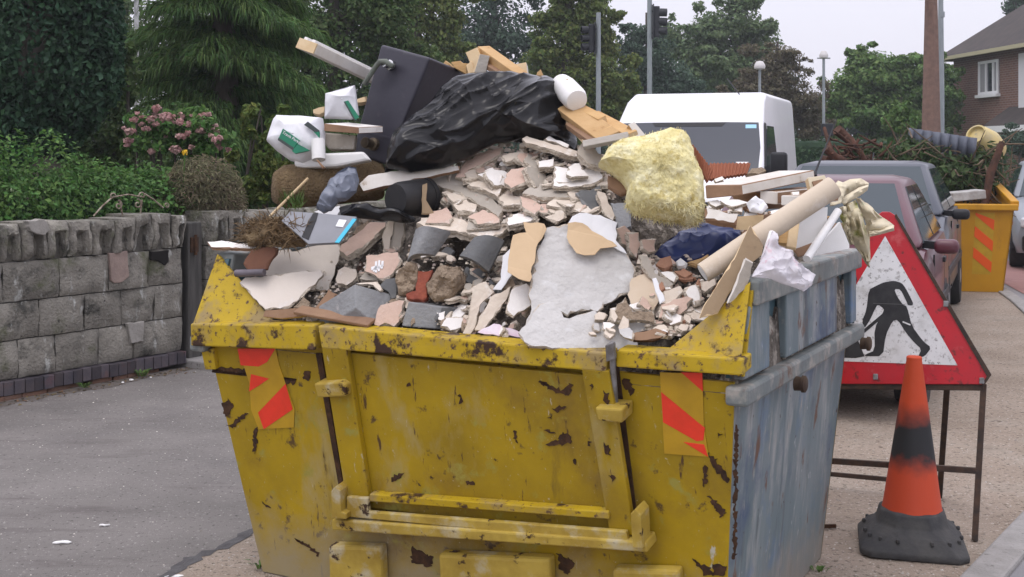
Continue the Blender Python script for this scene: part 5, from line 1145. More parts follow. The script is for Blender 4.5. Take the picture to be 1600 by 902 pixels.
def pillow(name, label, cat, c, pts, thick, m, t=None, el=25, turn=29, up=.06, wr=0, wf=12, rings=9, seed=0, parent=None, ridge=None, squash=.5, smooth=70, group=None, back=.6, per=10, fine=0, ff=35, crease=0, cf=14):
    px = cv(c, pts); cu, cvv = sum(p[0] for p in px)/len(px), sum(p[1] for p in px)/len(px)
    c0 = U(cu, cvv, t) if t is not None else hit(cu, cvv, up); n = nrm(el, turn); o = V(0,0,CH); w = []
    for i in range(len(px)):
        a, b = px[i], px[(i+1) % len(px)]
        for q in range(per):
            f = q/per; u, v = a[0]*(1-f)+b[0]*f, a[1]*(1-f)+b[1]*f; d = ray(u, v); w.append(o+d*((c0-o).dot(n)/d.dot(n)))
    ce = sum(w, V(0,0,0))/len(w); N = len(w); mb = MB(); vs = []
    def hgt(r): return thick*(1-r**3)**squash
    for side, sgn in ((0,1),(1,-back)):
        for k in range(1, rings+1):
            r = k/rings
            for p in w:
                q = ce+(p-ce)*r; q = q+n*(hgt(r)*sgn)
                if wr:
                    x = V(q.x+seed, q.y, q.z); e = wr*(1 if sgn > 0 else .5)*min(1, (1-r)*4+.25)
                    a_ = noise.noise(x*wf)
                    if ridge: 
                        d = q-ce; uu = d.dot(Vector(ridge[0])); vv = d.dot(Vector(ridge[1])); wv_ = noise.noise(x*3.1)*.5; a_ = (1-abs(noise.noise(V(uu*ridge[2]+wv_, vv*ridge[3]+wv_*2, seed)))**.75*2.0)*.75+.5*(1-abs(noise.noise(V(uu*ridge[2]*2.6+wv_, vv*ridge[3]*1.9, seed+9)))**.7*2)+.30*(1-abs(noise.noise(V(uu*11,vv*13,seed+4)))**.6*2)+.2*a_
                    q = q+n*e*a_*sgn+(V(noise.noise(x*wf+V(9,0,0)), noise.noise(x*wf+V(0,9,0)), noise.noise(x*wf+V(0,0,9)))*e*.5 if k < rings or True else V(0,0,0))
                if fine: q = q+n*(fine*sgn*noise.fractal(q*ff, .9, 2, 3))+V(noise.noise(q*ff), noise.noise(q*ff+V(7,0,0)), noise.noise(q*ff+V(0,7,0)))*fine*.6
                if crease: q = q+n*(crease*sgn*(.45-abs(noise.noise(q*cf+V(seed,3,1)))**.6-.5*abs(noise.noise(q*cf*2.1+V(seed,9,1)))**.6))
                vs.append(q)
        vs.append(ce+n*(thick*sgn))
    M_ = rings*N+1
    fs = []
    for side in (0,1):
        b = side*M_
        for j in range(N): fs.append((b+M_-1, b+j, b+(j+1)%N))
        for k in range(rings-1):
            for j in range(N): fs.append((b+k*N+j, b+(k+1)*N+j, b+(k+1)*N+(j+1)%N, b+k*N+(j+1)%N))
    e = (rings-1)*N
    for j in range(N): fs.append((e+j, M_+e+j, M_+e+(j+1)%N, e+(j+1)%N))
    mb.add(vs, fs)
    return mb.build(name, m, parent, smooth=smooth, **(dict(label=label, cat=cat, group=group) if parent is None else {}))
def pt(c, x, y, t=None, up=.05):
    u, v = cv(c, [(x, y)])[0]; return U(u, v, t) if t is not None else hit(u, v, up)
def beam(name, label, cat, a, b, w, h, m, up=None, bevel=.003, end=None, group=None):
    mb = MB(); a, b = Vector(a), Vector(b); mb.bar(a, b, w, h, up or nrm(40,25)); 
    ms = [m] if end is None else [m, end]
    if end is not None:
        for i in (2, 4): mb.m[i] = 1
    return mb.build(name, ms, bevel=bevel, label=label, cat=cat, group=group)
def rod(name, label, cat, path, r, m, n=14, hollow=None, group=None):
    return MB().tube(path, r, n).build(name, m, smooth=50, label=label, cat=cat, group=group)
PB = [m_board, m_plas_e]; PW = [m_white_p, m_plas_e]; PK = [m_pink_p, m_plas_e]; PG = [m_board_grey, m_plas_e]; PP = [m_plas, m_plas_e]
# ---- back and top of the heap
# black tank: left face towards the camera, long side running back to the right
tk = empty('water_tank', U(610,240,.62), label='black plastic water tank tipped on top of the heap, with two pipe fittings', cat='water tank')
n0 = nrm(8, -8); o_ = V(0,0,CH)
def tf_(u, v, off=0):
    c0 = U(608,165,.60)+n0*off; d = ray(u, v); return o_+d*((c0-o_).dot(n0)/d.dot(n0))
fq = [tf_(595,69), tf_(672,90), tf_(603,258), tf_(549,240)]
q = tf_(672,90); e_ = U(742,119,1.02)-q
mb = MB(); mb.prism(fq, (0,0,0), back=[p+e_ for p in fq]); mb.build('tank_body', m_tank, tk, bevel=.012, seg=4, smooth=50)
mb = MB(); rim_ = [tf_(593,66,.004), tf_(676,88,.004), tf_(669,103,.004), tf_(588,84,.004)]
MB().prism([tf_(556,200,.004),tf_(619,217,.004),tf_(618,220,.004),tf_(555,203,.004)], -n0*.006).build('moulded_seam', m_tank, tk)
m_brass = mat('dull_brass', (.20,.16,.11), (.10,.08,.06), 20, rough=.5, metal=.7); m_chrome = mat('chrome_nut', (.5,.5,.5), rough=.25, metal=1)
MB().lathe([(.022,0),(.022,.02),(.016,.022),(.016,.05)], tf_(613,103), n0, n=8).build('pipe_nut', m_chrome, tk, bevel=.002)
pp = tf_(611,103,.045)
MB().tube([tf_(613,103,.02), pp, tf_(603,96,.06), tf_(594,96,.06), tf_(588,103,.055), tf_(576,121,.05), tf_(569,132,.05)], .0105, 10).build('pipe', mat('grey_green_pipe', (.17,.19,.16), (.11,.12,.10), 15, rough=.6), tk, smooth=60)
MB().lathe([(.026,0),(.026,.018),(.018,.02),(.018,.05),(.022,.05),(.022,.062)], tf_(586,226), n0, n=10).build('outlet_fitting', m_brass, tk, bevel=.002)
MB().lathe([(.02,0),(.02,.012)], tf_(578,226), n0, n=6).build('outlet_nut', m_brass, tk)
# long white profile pointing left
a = U(480,72,.52); b = U(596,128,.95)
pf = empty('window_profile', a, label='long white window-frame profile with a bare wood end, sticking out left above the sacks', cat='frame profile')
MB().bar(a, b, .115, .045, up=V(-.1,-.5,.9)).build('profile', m_wwood, pf, bevel=.004)
d = (b-a).normalized(); x = d.cross(V(-.1,-.5,.9)).normalized(); z = x.cross(d)
MB().box(a-d*.003, (.112,.005,.043), Matrix((x, d, z)).transposed()).build('bare_end', m_wood_c, pf)
for q in (-.03,.02): MB().bar(a+d*.004+z*.027+x*q, b+z*.027+x*q, .022, .012, up=z).build('glazing_rib', m_whitepl, pf, bevel=.002)
# white sacks with green print
def sack(label, c, pts, th, t, prints, seed):
    s = empty('builders_sack', U(*cv(c, [pts[0]])[0], t), label=label, cat='sack', group='white sacks with green print')
    pillow('bag', None, None, c, pts, th, m_sack, t=t, el=12, turn=25, wr=.022, wf=9, seed=seed, parent=s, crease=.012, cf=9, rings=24, per=14, smooth=45)
    return s
def on_pl(c0, n, u, v): d = ray(u, v); return o_+d*((c0-o_).dot(n)/d.dot(n))
sk1 = sack('larger white sack with a green printed panel, at the left end of the heap', 2, [(60,640),(95,520),(110,500),(240,505),(350,520),(360,600),(350,720),(250,760),(180,740),(110,690)], .07, .34, None, 3)
ns = nrm(12, 25)
c0 = on_pl(U(462,218,.34)+ns*.088, ns, 452, 218)
def sp(u, v, o=0): return on_pl(c0+ns*o, ns, u, v)
g1 = MB().prism([sp(442,201,.004),sp(468,219,.004),sp(458,233,.004),sp(435,217,.004)], -ns*.012).build('green_print', m_green, sk1)
g2 = MB().prism([sp(465,225,.004),sp(484,235,.004),sp(461,240,.004),sp(456,236,.004)], -ns*.012).build('green_print', m_green, sk1)
MB().prism([sp(435,215,.005),sp(459,231,.005),sp(458,235,.005),sp(434,219,.005)], -ns*.011).build('black_print', m_inkk, sk1)
MB().prism([sp(475,195,.004),sp(481,190,.004),sp(499,204,.004),sp(494,208,.004)], -ns*.012).build('black_print', m_inkk, sk1)
MB().prism([sp(490,206,.004),sp(499,206,.004),sp(499,216,.004)], -ns*.012).build('green_print', m_green, sk1)
xd = sp(465,220)-sp(440,204); yd = sp(440,204)-sp(436,212)
letters('sack_lettering', 'Travis Perkins', sp(440.5,208,.0055), xd, yd-xd*yd.dot(xd)/xd.dot(xd), .016, m_inkw, g1, depth=.0006)
letters('sack_lettering', 'builders merchant', sp(438,215.5,.0065), xd, yd-xd*yd.dot(xd)/xd.dot(xd), .0085, m_inkw, g1, depth=.0006) if False else None
sk2 = sack('smaller white sack folded upright behind the boxed boards, with a green stripe', 2, [(358,520),(362,390),(440,365),(515,345),(525,400),(540,500),(500,525)], .05, .50, None, 8)
c1 = on_pl(U(533,160,.50)+ns*.062, ns, 545, 172)
def sp2(u, v, o=0): return on_pl(c1+ns*o, ns, u, v)
MB().prism([sp2(537,159,.003),sp2(544,157,.003),sp2(561,183,.003),sp2(553,188,.003)], -ns*.012).build('green_print', m_green, sk2)
xd = sp2(558,186)-sp2(541,160); yd = sp2(544,157)-sp2(537,159)
MB().prism([sp2(537,159.5,.004),sp2(539,158.8,.004),sp2(555,187,.004),sp2(553,188,.004)], -ns*.012).build('black_print', m_inkk, sk2)
# boards between the sacks
slab('boxed_board', 'white laminated board with a bare brown edge, lying below the smaller sack', 'board', 2, [(355,545),(535,565),(535,598),(355,585)], el=5, turn=25, ext=(.03,.12,.006), mats=[m_wood_b, m_white_p], t=.40, jag=0, bevel=.002)
slab('grey_trim', 'grey moulded trim under the white laminated board', 'trim', 2, [(340,590),(520,605),(510,680),(380,680),(350,640)], el=10, turn=25, th=.05, mats=[m_board_grey], t=.44, jag=0, bevel=.006)
rod('white_pot', 'short white plastic pipe standing upright between the sacks', 'pipe', [U(498,250,.30), U(497,219,.32)], .026, m_whitepl)
slab('white_plank', 'white plastic fascia board lying along the bottom of the sacks', 'board', 2, [(200,770),(195,720),(250,690),(330,700),(560,690),(600,735),(420,770),(250,775)], el=10, turn=25, th=.05, mats=[m_whitepl], t=.36, jag=0, bevel=.01)
slab('wood_offcut', 'pale broken wood end poking out left of the smaller sack', 'wood offcut', 2, [(295,470),(360,455),(362,490),(330,505),(298,492)], el=15, turn=25, th=.03, mats=[m_wood_c], t=.55, jag=.002)
slab('wood_offcut', 'pale wood strip between the smaller sack and the black tank', 'wood offcut', 2, [(510,420),(575,398),(575,430),(520,440)], el=20, turn=25, th=.03, mats=[m_wood_c], t=.62, jag=.001)
slab('wood_offcut', 'short dark wood splinter leaning on the white fascia board', 'wood offcut', 2, [(312,735),(322,733),(360,775),(345,780)], el=10, turn=25, th=.02, mats=[m_wood_b], t=.25, jag=.001)
# brown matting roll
a, b = U(445,292,.32), U(590,280,.62)
mr = MB().tube([a-(b-a)*.10, a, a.lerp(b,.4), b], [.055,.082,.088,.085], 22)
for i, p in enumerate(mr.v): mr.v[i] = p+V(noise.noise(p*14), noise.noise(p*14+V(5,0,0)), noise.noise(p*14+V(0,5,0)))*.012
mr.build('matting_roll', m_coir, smooth=60, label='brown coir matting rolled up below the white sacks', cat='matting roll')
rod('garden_cane', 'thin pale bamboo cane leaning out over the dead turf clump', 'cane', [pt(4,240,195,.20), pt(4,340,95,.24), pt(4,440,-5,.28)], .0055, m_wood_c, 8)
# dead turf
tc_ = empty('dead_turf', hit(425,365,.0), label='clump of dead brown turf with matted roots at the left of the heap', cat='turf')
pillow('soil', None, None, 4, [(90,300),(150,240),(230,200),(310,215),(370,270),(440,330),(420,355),(280,355),(130,345)], .06, m_coir, t=.17, el=30, wr=.03, wf=16, parent=tc_, fine=.01)
mb = MB(); rg = random.Random(15)
for k in range(900):
    u = 350+rg.uniform(85,430)*.2994; v = 280+rg.uniform(205,350)*.2994
    if (u-425)**2/55**2+(v-366)**2/24**2 > 1: continue
    p = U(u, v, .17-rg.uniform(.02,.07)); d = V(rg.gauss(0,1), rg.gauss(0,.5), rg.gauss(.1,.7)).normalized()*rg.uniform(.02,.07); x = d.cross(V(rg.gauss(0,1),1,rg.gauss(0,1))).normalized()*.0016
    mb.add([p-x,p+x,p+d*.6+x+V(0,0,.006),p+d*.6-x+V(0,0,.006),p+d], [(0,1,2,3),(3,2,4)])
mb.build('matted_roots', m_straw, tc_, fixn=False)
weed_m = m_weed
# green tuft near the cane
mb = MB()
for k in range(60):
    p = U(455+rg.uniform(-12,18), 318+rg.uniform(-6,10), .24); d = V(rg.gauss(0,.02), rg.gauss(0,.02), rg.uniform(.02,.06)); x = V(.0025,0,0); mb.add([p-x,p+x,p+d], [(0,1,2)])
mb.build('grass_sprig', m_weed, fixn=False, label='small fresh green grass sprig beside the bamboo cane', cat='grass sprig')
# big black sheet
sh = pillow('black_sheeting', 'large crumpled sheet of glossy black plastic draped over the top of the heap', 'plastic sheet', None,
    [(603,262),(606,238),(616,208),(640,186),(672,166),(690,142),(712,128),(742,119),(800,117),(858,121),(880,136),(888,160),(893,185),(902,222),(902,238),(868,228),(820,214),(775,222),(735,244),(690,262),(640,270)], .095, m_sheet, t=.60, el=30, turn=22, wr=.032, wf=7, rings=64, per=22, seed=4.2, squash=.62,
    ridge=((E1*.87+V(0,0,.50)), (E1*-.50+V(0,0,.87)), 1.5, 9), smooth=55, crease=.012, cf=5)
# dull black pad that stands for the shaded mouth of the bag, on the left
pillow('bag_mouth_shade', None, None, 2, [(670,800),(690,690),(760,560),(860,490),(1000,470),(1085,480),(1100,560),(1010,640),(860,680),(760,720),(720,790)], .035, mat('black_plastic_inside', (.006,.006,.007), rough=.5), t=.50, el=10, turn=10, wr=.012, parent=sh)
# timber on top (behind the sheet)
tg = 'timber offcuts on top of the heap'
slab('timber_offcut', 'grey-ended square post standing up behind the black sheeting', 'timber', 3, [(298,235),(335,115),(385,125),(360,235)], el=5, turn=40, th=.05, mats=[m_wood_g, m_wood_c], t=.74, jag=0, group=tg, bevel=.002)
slab('timber_offcut', 'cream square-cut block beside the grey-ended post', 'timber', 3, [(258,108),(318,80),(334,118),(298,235),(285,170)], el=12, turn=5, th=.06, mats=[m_wood_c, m_wood], t=.79, jag=0, group=tg, bevel=.002)
beam('timber_offcut', 'long brown stained batten sloping down right from the top of the heap', 'timber', pt(3,350,95,.86), pt(3,560,245,.70), .055, .035, m_wood_o, up=V(.2,-.5,.8), end=m_wood_b, group=tg)
beam('timber_offcut', 'thin brown lath beneath the long stained batten', 'timber', pt(3,375,170,.80), pt(3,500,250,.70), .05, .02, m_wood_b, up=V(.2,-.5,.8), group=tg)
slab('timber_offcut', 'pale flat block with one white painted end behind the sheeting', 'timber', 3, [(480,175),(575,158),(582,225),(530,235)], el=15, turn=20, th=.05, mats=[m_wood_c, m_wwood], t=.78, jag=0, group=tg, bevel=.002)
slab('timber_offcut', 'tiny pointed brown wood tip right of the white painted block', 'timber', 3, [(625,235),(632,208),(650,194),(668,235)], el=10, turn=20, th=.03, mats=[m_wood_o], t=.76, jag=.001, group=tg)
slab('timber_offcut', 'notched yellow timber piece between the tank and the cream block', 'timber', 3, [(180,158),(232,150),(240,162),(270,165),(285,215),(262,222),(205,190)], el=10, turn=15, th=.05, mats=[m_wood, m_wood_c], t=.84, jag=0, group=tg, bevel=.002)
slab('timber_offcut', 'yellow timber wedge pointing down right behind the cream block', 'timber', 3, [(262,175),(290,150),(310,215),(295,240),(275,225)], el=15, turn=35, th=.05, mats=[m_wood_c, m_wood], t=.77, jag=0, group=tg, bevel=.002)
slab('timber_offcut', 'small orange wood end touching the top right corner of the tank', 'timber', 3, [(135,165),(150,145),(180,165),(185,180)], el=10, turn=15, th=.05, mats=[m_wood_o], t=.90, jag=.001, group=tg)
# white bottle
a, b = pt(3,748,262,.78), pt(3,842,362,.66)
bt = empty('plastic_bottle', a, label='white plastic container with a broken brown neck, right of the black sheeting', cat='bottle')
d = (b-a).normalized(); L_ = (b-a).length
MB().lathe([(.028,.0),(.040,.02),(.046,.06),(.047,L_-.03),(.040,L_-.005),(.02,L_)], a, d, n=20).build('bottle_body', m_whitepl, bt, smooth=60)
MB().prism([pt(3,760,255,.70),pt(3,790,245,.70),pt(3,802,275,.70),pt(3,785,300,.70),pt(3,768,280,.70)], sv(0,.02,0)).build('brown_neck', m_wood_o, bt, bevel=.004)
# planks on the right of the sheet
pg = 'sawn planks sliding down beside the black sheeting'
beam('plank', 'widest orange plank, nearest the black sheeting', 'plank', pt(3,790,395,.72), pt(3,1010,560,.52), .085, .03, m_wood_o, end=m_wood_c, group=pg)
beam('plank', 'slim pale plank lying along the upper edge of the orange one', 'plank', pt(3,800,375,.76), pt(3,975,465,.62), .035, .03, m_wood, end=m_wood_c, group=pg)
beam('plank', 'yellow plank at the far right of the group, dropping to the insulation', 'plank', pt(3,930,440,.74), pt(3,1130,545,.54), .045, .03, m_wood, end=m_wood_c, group=pg)
beam('plank', 'grey weathered lath lying across the foot of the planks', 'plank', pt(3,872,592,.46), pt(3,1110,545,.50), .03, .02, m_wood_g, group=pg)
beam('plank', 'short brown plank underneath the orange and yellow ones', 'plank', pt(3,820,480,.66), pt(3,960,580,.50), .06, .025, m_wood_b, group=pg)
beam('plank', 'narrow honey-coloured plank wedged under the slim pale one', 'plank', pt(3,815,430,.74), pt(3,1000,520,.56), .05, .025, m_wood, end=m_wood_c, group=pg)
beam('plank', 'cream planed plank lying steepest, lowest of the sliding group', 'plank', pt(3,815,470,.70), pt(3,930,590,.52), .05, .02, m_wood_c, group=pg)
slab('timber_offcut', 'grey-white square post standing between the planks and the insulation', 'timber', 3, [(1108,482),(1140,468),(1218,562),(1165,568)], el=25, turn=40, th=.05, mats=[m_wwood, m_wood], t=.56, jag=0, bevel=.002)
slab('timber_offcut', 'orange triangular wood scrap left of the grey-white post', 'timber', 3, [(1060,520),(1110,490),(1160,560),(1120,575)], el=25, turn=20, th=.03, mats=[m_wood_o], t=.56, jag=.001)
# loft insulation
ins = pillow('insulation', 'thick torn wad of yellow glass wool insulation on the right of the heap', 'insulation', 6, [(-45,195),(-10,135),(50,95),(110,82),(165,80),(215,62),(280,40),(345,50),(368,88),(392,175),(415,225),(432,265),(440,400),(425,440),(402,468),(340,455),(285,448),(235,440),(180,425),(130,415),(95,385),(80,350),(90,310),(55,262),(20,235)], .11, m_insul, t=.34, el=22, turn=30, wr=.022, wf=9, rings=60, per=20, seed=2, squash=.42, fine=.006, ff=34)
mb = MB(); rg = random.Random(19); vsI = [ins.matrix_basis @ v.co for v in ins.data.vertices]
for k in range(9000):
    p = rg.choice(vsI); d = V(rg.gauss(0,1), rg.gauss(0,1), rg.gauss(0,1)).normalized()*rg.uniform(.003,.010); x = d.cross(V(rg.gauss(0,1),1,rg.gauss(0,1))).normalized()*.0007; m1 = p+d*.6+V(0,0,rg.uniform(-.006,.006))
    mb.add([p-x,p+x,m1+x*.6,m1-x*.6,p+d], [(0,1,2,3),(3,2,4)])
lowp = sorted(vsI, key=lambda p: p.z)[:len(vsI)//7]
for k in range(2600):
    p = rg.choice(lowp); d = V(rg.gauss(0,.6), rg.gauss(0,.6), rg.uniform(-1.2,.1)).normalized()*rg.uniform(.008,.028); x = d.cross(V(rg.gauss(0,1),1,rg.gauss(0,1))).normalized()*.0014
    mb.add([p-x,p+x,p+d*.6+x*.6,p+d*.6-x*.6,p+d], [(0,1,2,3),(3,2,4)])
mb.build('loose_fibres', m_insul, ins, fixn=False)
# terracotta tiles (ribbed)
def ribbed(name, label, c, quad, nrib, t, el, turn, th=.012):
    px = cv(c, quad); n = nrm(el, turn); c0 = U(sum(p[0] for p in px)/4, sum(p[1] for p in px)/4, t); w = [on_pl(c0, n, *p) for p in px]
    mb = MB(); vs = []; N = nrib*6
    for i in range(N+1):
        f = i/N; a, b = w[0].lerp(w[1], f), w[3].lerp(w[2], f); h = n*(.0028*math.sin(f*nrib*6.283)); vs += [a+h, b+h, a+h-n*th, b+h-n*th]
    fs = []
    for i in range(N):
        o = 4*i; fs += [(o,o+4,o+5,o+1),(o+2,o+3,o+7,o+6),(o,o+2,o+6,o+4),(o+1,o+5,o+7,o+3)]
    fs += [(0,1,3,2),(4*N,4*N+2,4*N+3,4*N+1)]
    return mb.add(vs, fs).build(name, m_terra, label=label, cat='roof tile', smooth=40)
ribbed('roof_tile', 'larger ribbed terracotta roof tile lying flat in front of the van windscreen', 6, [(460,262),(632,235),(648,188),(462,190)], 11, .62, 45, 22)
ribbed('roof_tile', 'narrow ribbed terracotta tile standing on edge against the insulation', 6, [(385,105),(480,225),(455,275),(412,200)], 9, .50, 25, 50)
slab('plaster_lump', 'rounded brown plaster lump beside the larger roof tile', 'plaster', 6, [(625,240),(650,212),(700,206),(720,222),(690,242)], el=50, th=.03, mats=[m_mort], t=.58)
# white door-like plank (solid, brown sawn end)
slab('door_offcut', 'thick white-painted timber slab with a bare brown end, right of the insulation', 'timber', 6, [(440,290),(605,288),(610,335),(445,352)], el=3, turn=18, ext=(.17,.24,.045), mats=[m_wood_b, m_wwood], t=.34, jag=0, bevel=.003)
slab('timber_block', 'dirty white timber block under the slab, left of the pair', 'timber', 6, [(690,315),(768,320),(768,378),(690,372)], el=8, turn=20, ext=(.08,.16,.01), mats=[m_wwood, m_wood_b], t=.44, jag=0, bevel=.003)
slab('timber_block', 'dirty white timber block right of the pair, beside the cardboard tube', 'timber', 6, [(786,336),(890,338),(875,384),(785,382)], el=8, turn=20, ext=(.08,.16,.01), mats=[m_wwood, m_wood_b], t=.44, jag=0, bevel=.003)
slab('weathered_plank', 'cream weathered plank end below the white slab', 'plank', 6, [(440,388),(592,420),(585,466),(442,440)], el=35, turn=20, th=.03, mats=[m_wwood, m_wood_b], t=.26, jag=.001)
slab('timber_beam', 'square brown beam end under the cream weathered plank', 'timber', 6, [(590,432),(708,425),(702,492),(570,490)], el=5, turn=20, ext=(.05,.22,.0), mats=[m_wood_c, m_wood_b], t=.33, jag=.001)
slab('timber_beam', 'dark beam lying behind the dirty white blocks', 'timber', 6, [(560,330),(690,320),(690,400),(600,400)], el=5, turn=20, ext=(.05,.12,.0), mats=[m_wood_b], t=.46, jag=.001)
pillow('crumpled_bag', 'small crumpled white paper bag on the stacked timber', 'bag', 6, [(628,372),(660,354),(705,362),(728,392),(700,420),(645,412)], .02, m_paper_w, t=.30, wr=.016, wf=30, el=35)
for i, (q, lb) in enumerate([([(452,362),(500,352),(530,372),(490,388)],'thin white plaster scrap at the left of the stacked timber'), ([(510,360),(600,350),(640,368),(560,390)],'long thin plaster scrap in the middle of the stacked timber'), ([(560,380),(615,385),(610,412),(570,405)],'plaster crumb in front of the crumpled paper bag'), ([(480,262),(520,248),(530,262),(490,276)],'white plaster scrap on the corner of the roof tile'), ([(830,318),(870,318),(872,336),(835,336)],'white plaster scrap on top of the right-hand timber block')]):
    slab('plaster_scrap', lb, 'plaster', 6, q, el=50, th=.012, mats=PW, t=.34 if i < 3 else .46)
# dark blue plastic
pillow('blue_bag', 'dark blue plastic sack sunk in the hollow below the stacked timber', 'sack', 6, [(205,612),(260,550),(330,505),(420,480),(520,470),(600,500),(610,540),(560,585),(480,620),(380,645),(280,655)], .05, m_bluebag, up=.03, el=45, wr=.018, wf=14, rings=30, per=14, seed=7, crease=.022, cf=10, smooth=45)
slab('wood_lath', 'dark wood lath in the shadowed hollow left of the blue sack', 'lath', 6, [(0,245),(60,270),(100,320),(60,330),(0,290)], el=35, th=.02, mats=[m_wood_b], t=.30)
slab('foam_block', 'pale grey foam block below the insulation', 'foam block', 5, [(763,290),(840,294),(846,392),(792,402),(770,330)], el=15, turn=30, th=.06, mats=[mat('grey_foam', (.42,.43,.45), (.36,.37,.39), 20, rough=.95, bump=.4, bscale=90)], up=.06, jag=.001)
# cardboard tube
a, b = U(1098,427,.15), U(1303,292,.40); d = (b-a).normalized()
tb = empty('cardboard_tube', a, label='long beige cardboard carpet tube lying across the right end of the heap', cat='cardboard tube')
mb = MB(); mb.lathe([(.024,.012),(.0285,.0),(.031,.002),(.034,(b-a).length*.5),(.035,(b-a).length)], a, d, n=28); mb.build('tube', m_card, tb, smooth=50)
MB().lathe([(.0255,-.001),(.0255,.004)], a, d, n=24).build('end_cap', mat('pale_tube_cap', (.60,.62,.64), rough=.6), tb)
# plywood leaning near the right corner
pw = slab('plywood_board', 'brown plywood board standing on edge at the right front corner of the skip', 'board', 6, [(415,895),(432,845),(590,590),(648,470),(706,562),(700,605),(650,645),(560,770),(500,872)], el=18, turn=34, th=.012, mats=[m_ply, m_wood_c], t=.13, jag=.001)
slab('thin_board', 'narrow pale grey board leaning in front of the plywood', 'board', 6, [(543,828),(590,720),(628,618),(662,640),(632,750),(560,822)], el=12, turn=50, th=.010, mats=[m_board_grey, m_wwood], t=.105, jag=.001)
pillow('plastic_bag', 'clear plastic carrier bag with red print snagged on the right rim', 'plastic bag', 6, [(655,705),(690,640),(718,570),(745,500),(752,530),(775,560),(830,590),(850,620),(872,650),(910,680),(938,705),(925,745),(890,772),(850,755),(800,738),(740,715),(690,712)], .035, m_clear, t=.10, el=15, turn=45, wr=.028, wf=22, rings=30, per=12, seed=5, squash=.7, smooth=40, crease=.016, cf=22)
rod('plastic_stick', 'short white plastic stick inside the clear carrier bag', 'stick', [pt(6,720,600,.12), pt(6,748,505,.17)], .011, m_whitepl, 10)
# white boards at the right end
slab('white_board', 'white curved-edge board standing behind the white stick', 'board', 6, [(838,585),(850,520),(866,475),(892,435),(925,408),(960,393),(1000,388),(996,450),(985,500),(940,600)], el=8, turn=40, th=.016, mats=[m_whitepl], t=.52, jag=0, bevel=.002)
slab('white_board', 'triangular white board at the right rim behind the hanging vinyl', 'board', 6, [(935,612),(990,530),(1055,455),(1098,560),(1098,580)], el=8, turn=40, th=.016, mats=[m_whitepl], t=.66, jag=0, bevel=.002)
slab('cardboard_flap', 'brown cardboard flap below the curved-edge white board', 'cardboard', 6, [(840,580),(945,545),(925,600),(865,615)], el=25, turn=35, th=.006, mats=[m_wood_b], t=.44, jag=.001)
rod('white_stick', 'thin white plastic pipe leaning over the right rim', 'pipe', [pt(6,903,625,.36), pt(6,1045,408,.62)], .013, m_whitepl, 12)
beam('wood_batten', 'upright tan batten left of the curved-edge white board', 'batten', pt(6,795,560,.44), pt(6,800,480,.48), .03, .02, m_wood)
beam('wood_batten', 'second pale batten leaning beside the tan one', 'batten', pt(6,832,578,.36), pt(6,848,462,.44), .03, .015, m_wood_c)
rod('wood_peg', 'thin wooden dowel poking out from behind the cardboard tube', 'dowel', [pt(6,920,428,.58), pt(6,1020,440,.58)], .006, m_wood, 8)
# small wooden frame box at the end of the tube
slab('wooden_box', 'small open cream box resting on the far end of the cardboard tube', 'box', 6, [(908,255),(985,243),(1008,288),(925,322)], el=20, turn=35, th=.03, mats=[m_vinyl_b, m_wood_c], t=.50, jag=0, bevel=.002)
slab('box_opening', None, None, 6, [(930,272),(975,262),(990,285),(940,302)], el=20, turn=35, th=.012, mats=[m_wood_b], t=.491, jag=0, parent=bpy.data.objects['wooden_box'])
# vinyl flooring offcuts hanging over the end
def ribbon(name, label, c, left, right, ts, m, parent=None, nn=10, wv=.012, seed=0):
    lp_ = cv(c, left); rp_ = cv(c, right); mb = MB(); vs = []; k_ = len(lp_); n2 = 6
    rows = []
    for i in range((k_-1)*nn+1):
        q = min(i//nn, k_-2); f = (i-q*nn)/nn
        l = (lp_[q][0]*(1-f)+lp_[q+1][0]*f, lp_[q][1]*(1-f)+lp_[q+1][1]*f); r = (rp_[q][0]*(1-f)+rp_[q+1][0]*f, rp_[q][1]*(1-f)+rp_[q+1][1]*f); t_ = ts[q]*(1-f)+ts[q+1]*f
        for j in range(n2+1):
            g_ = j/n2; p = U(l[0]*(1-g_)+r[0]*g_, l[1]*(1-g_)+r[1]*g_, t_-.02*math.sin(g_*3.14)+wv*noise.noise(V(i*.21, j*.7, seed))); vs.append(p)
    R_ = (k_-1)*nn+1
    mb.add(vs, [(i*(n2+1)+j, i*(n2+1)+j+1, (i+1)*(n2+1)+j+1, (i+1)*(n2+1)+j) for i in range(R_-1) for j in range(n2)])
    ob = mb.build(name, m, parent, fixn=False, smooth=70, **(dict(label=label, cat='vinyl flooring') if parent is None else {}))
    md = ob.modifiers.new('thickness', 'SOLIDIFY'); md.thickness = .004
    return ob
vr = empty('vinyl_flooring', pt(6,1090,400,.9), label='torn cream and olive vinyl flooring offcuts hanging over the right rim', cat='flooring')
ribbon('cream_fold', None, 6, [(1008,385),(1012,340),(1030,285),(1045,268)], [(1060,372),(1072,340),(1085,300),(1090,285)], [.74,.76,.80,.84], m_vinyl_b, vr, seed=1)
ribbon('cream_roll', None, 6, [(1050,350),(1090,330),(1140,300),(1186,285)], [(1075,385),(1105,362),(1150,335),(1180,312)], [.78,.80,.84,.88], m_vinyl_b, vr, seed=2)
ribbon('patterned_flap', None, 6, [(1060,280),(1100,262),(1150,258),(1186,280)], [(1060,352),(1095,330),(1130,312),(1184,292)], [.86,.88,.90,.92], m_vinyl_b, vr, seed=3)
ribbon('hanging_olive_flap', None, 6, [(1062,395),(1075,450),(1110,540),(1180,650)], [(1125,355),(1155,440),(1178,540),(1190,665)], [.80,.80,.84,.92], m_vinyl, vr, seed=4, wv=.05)
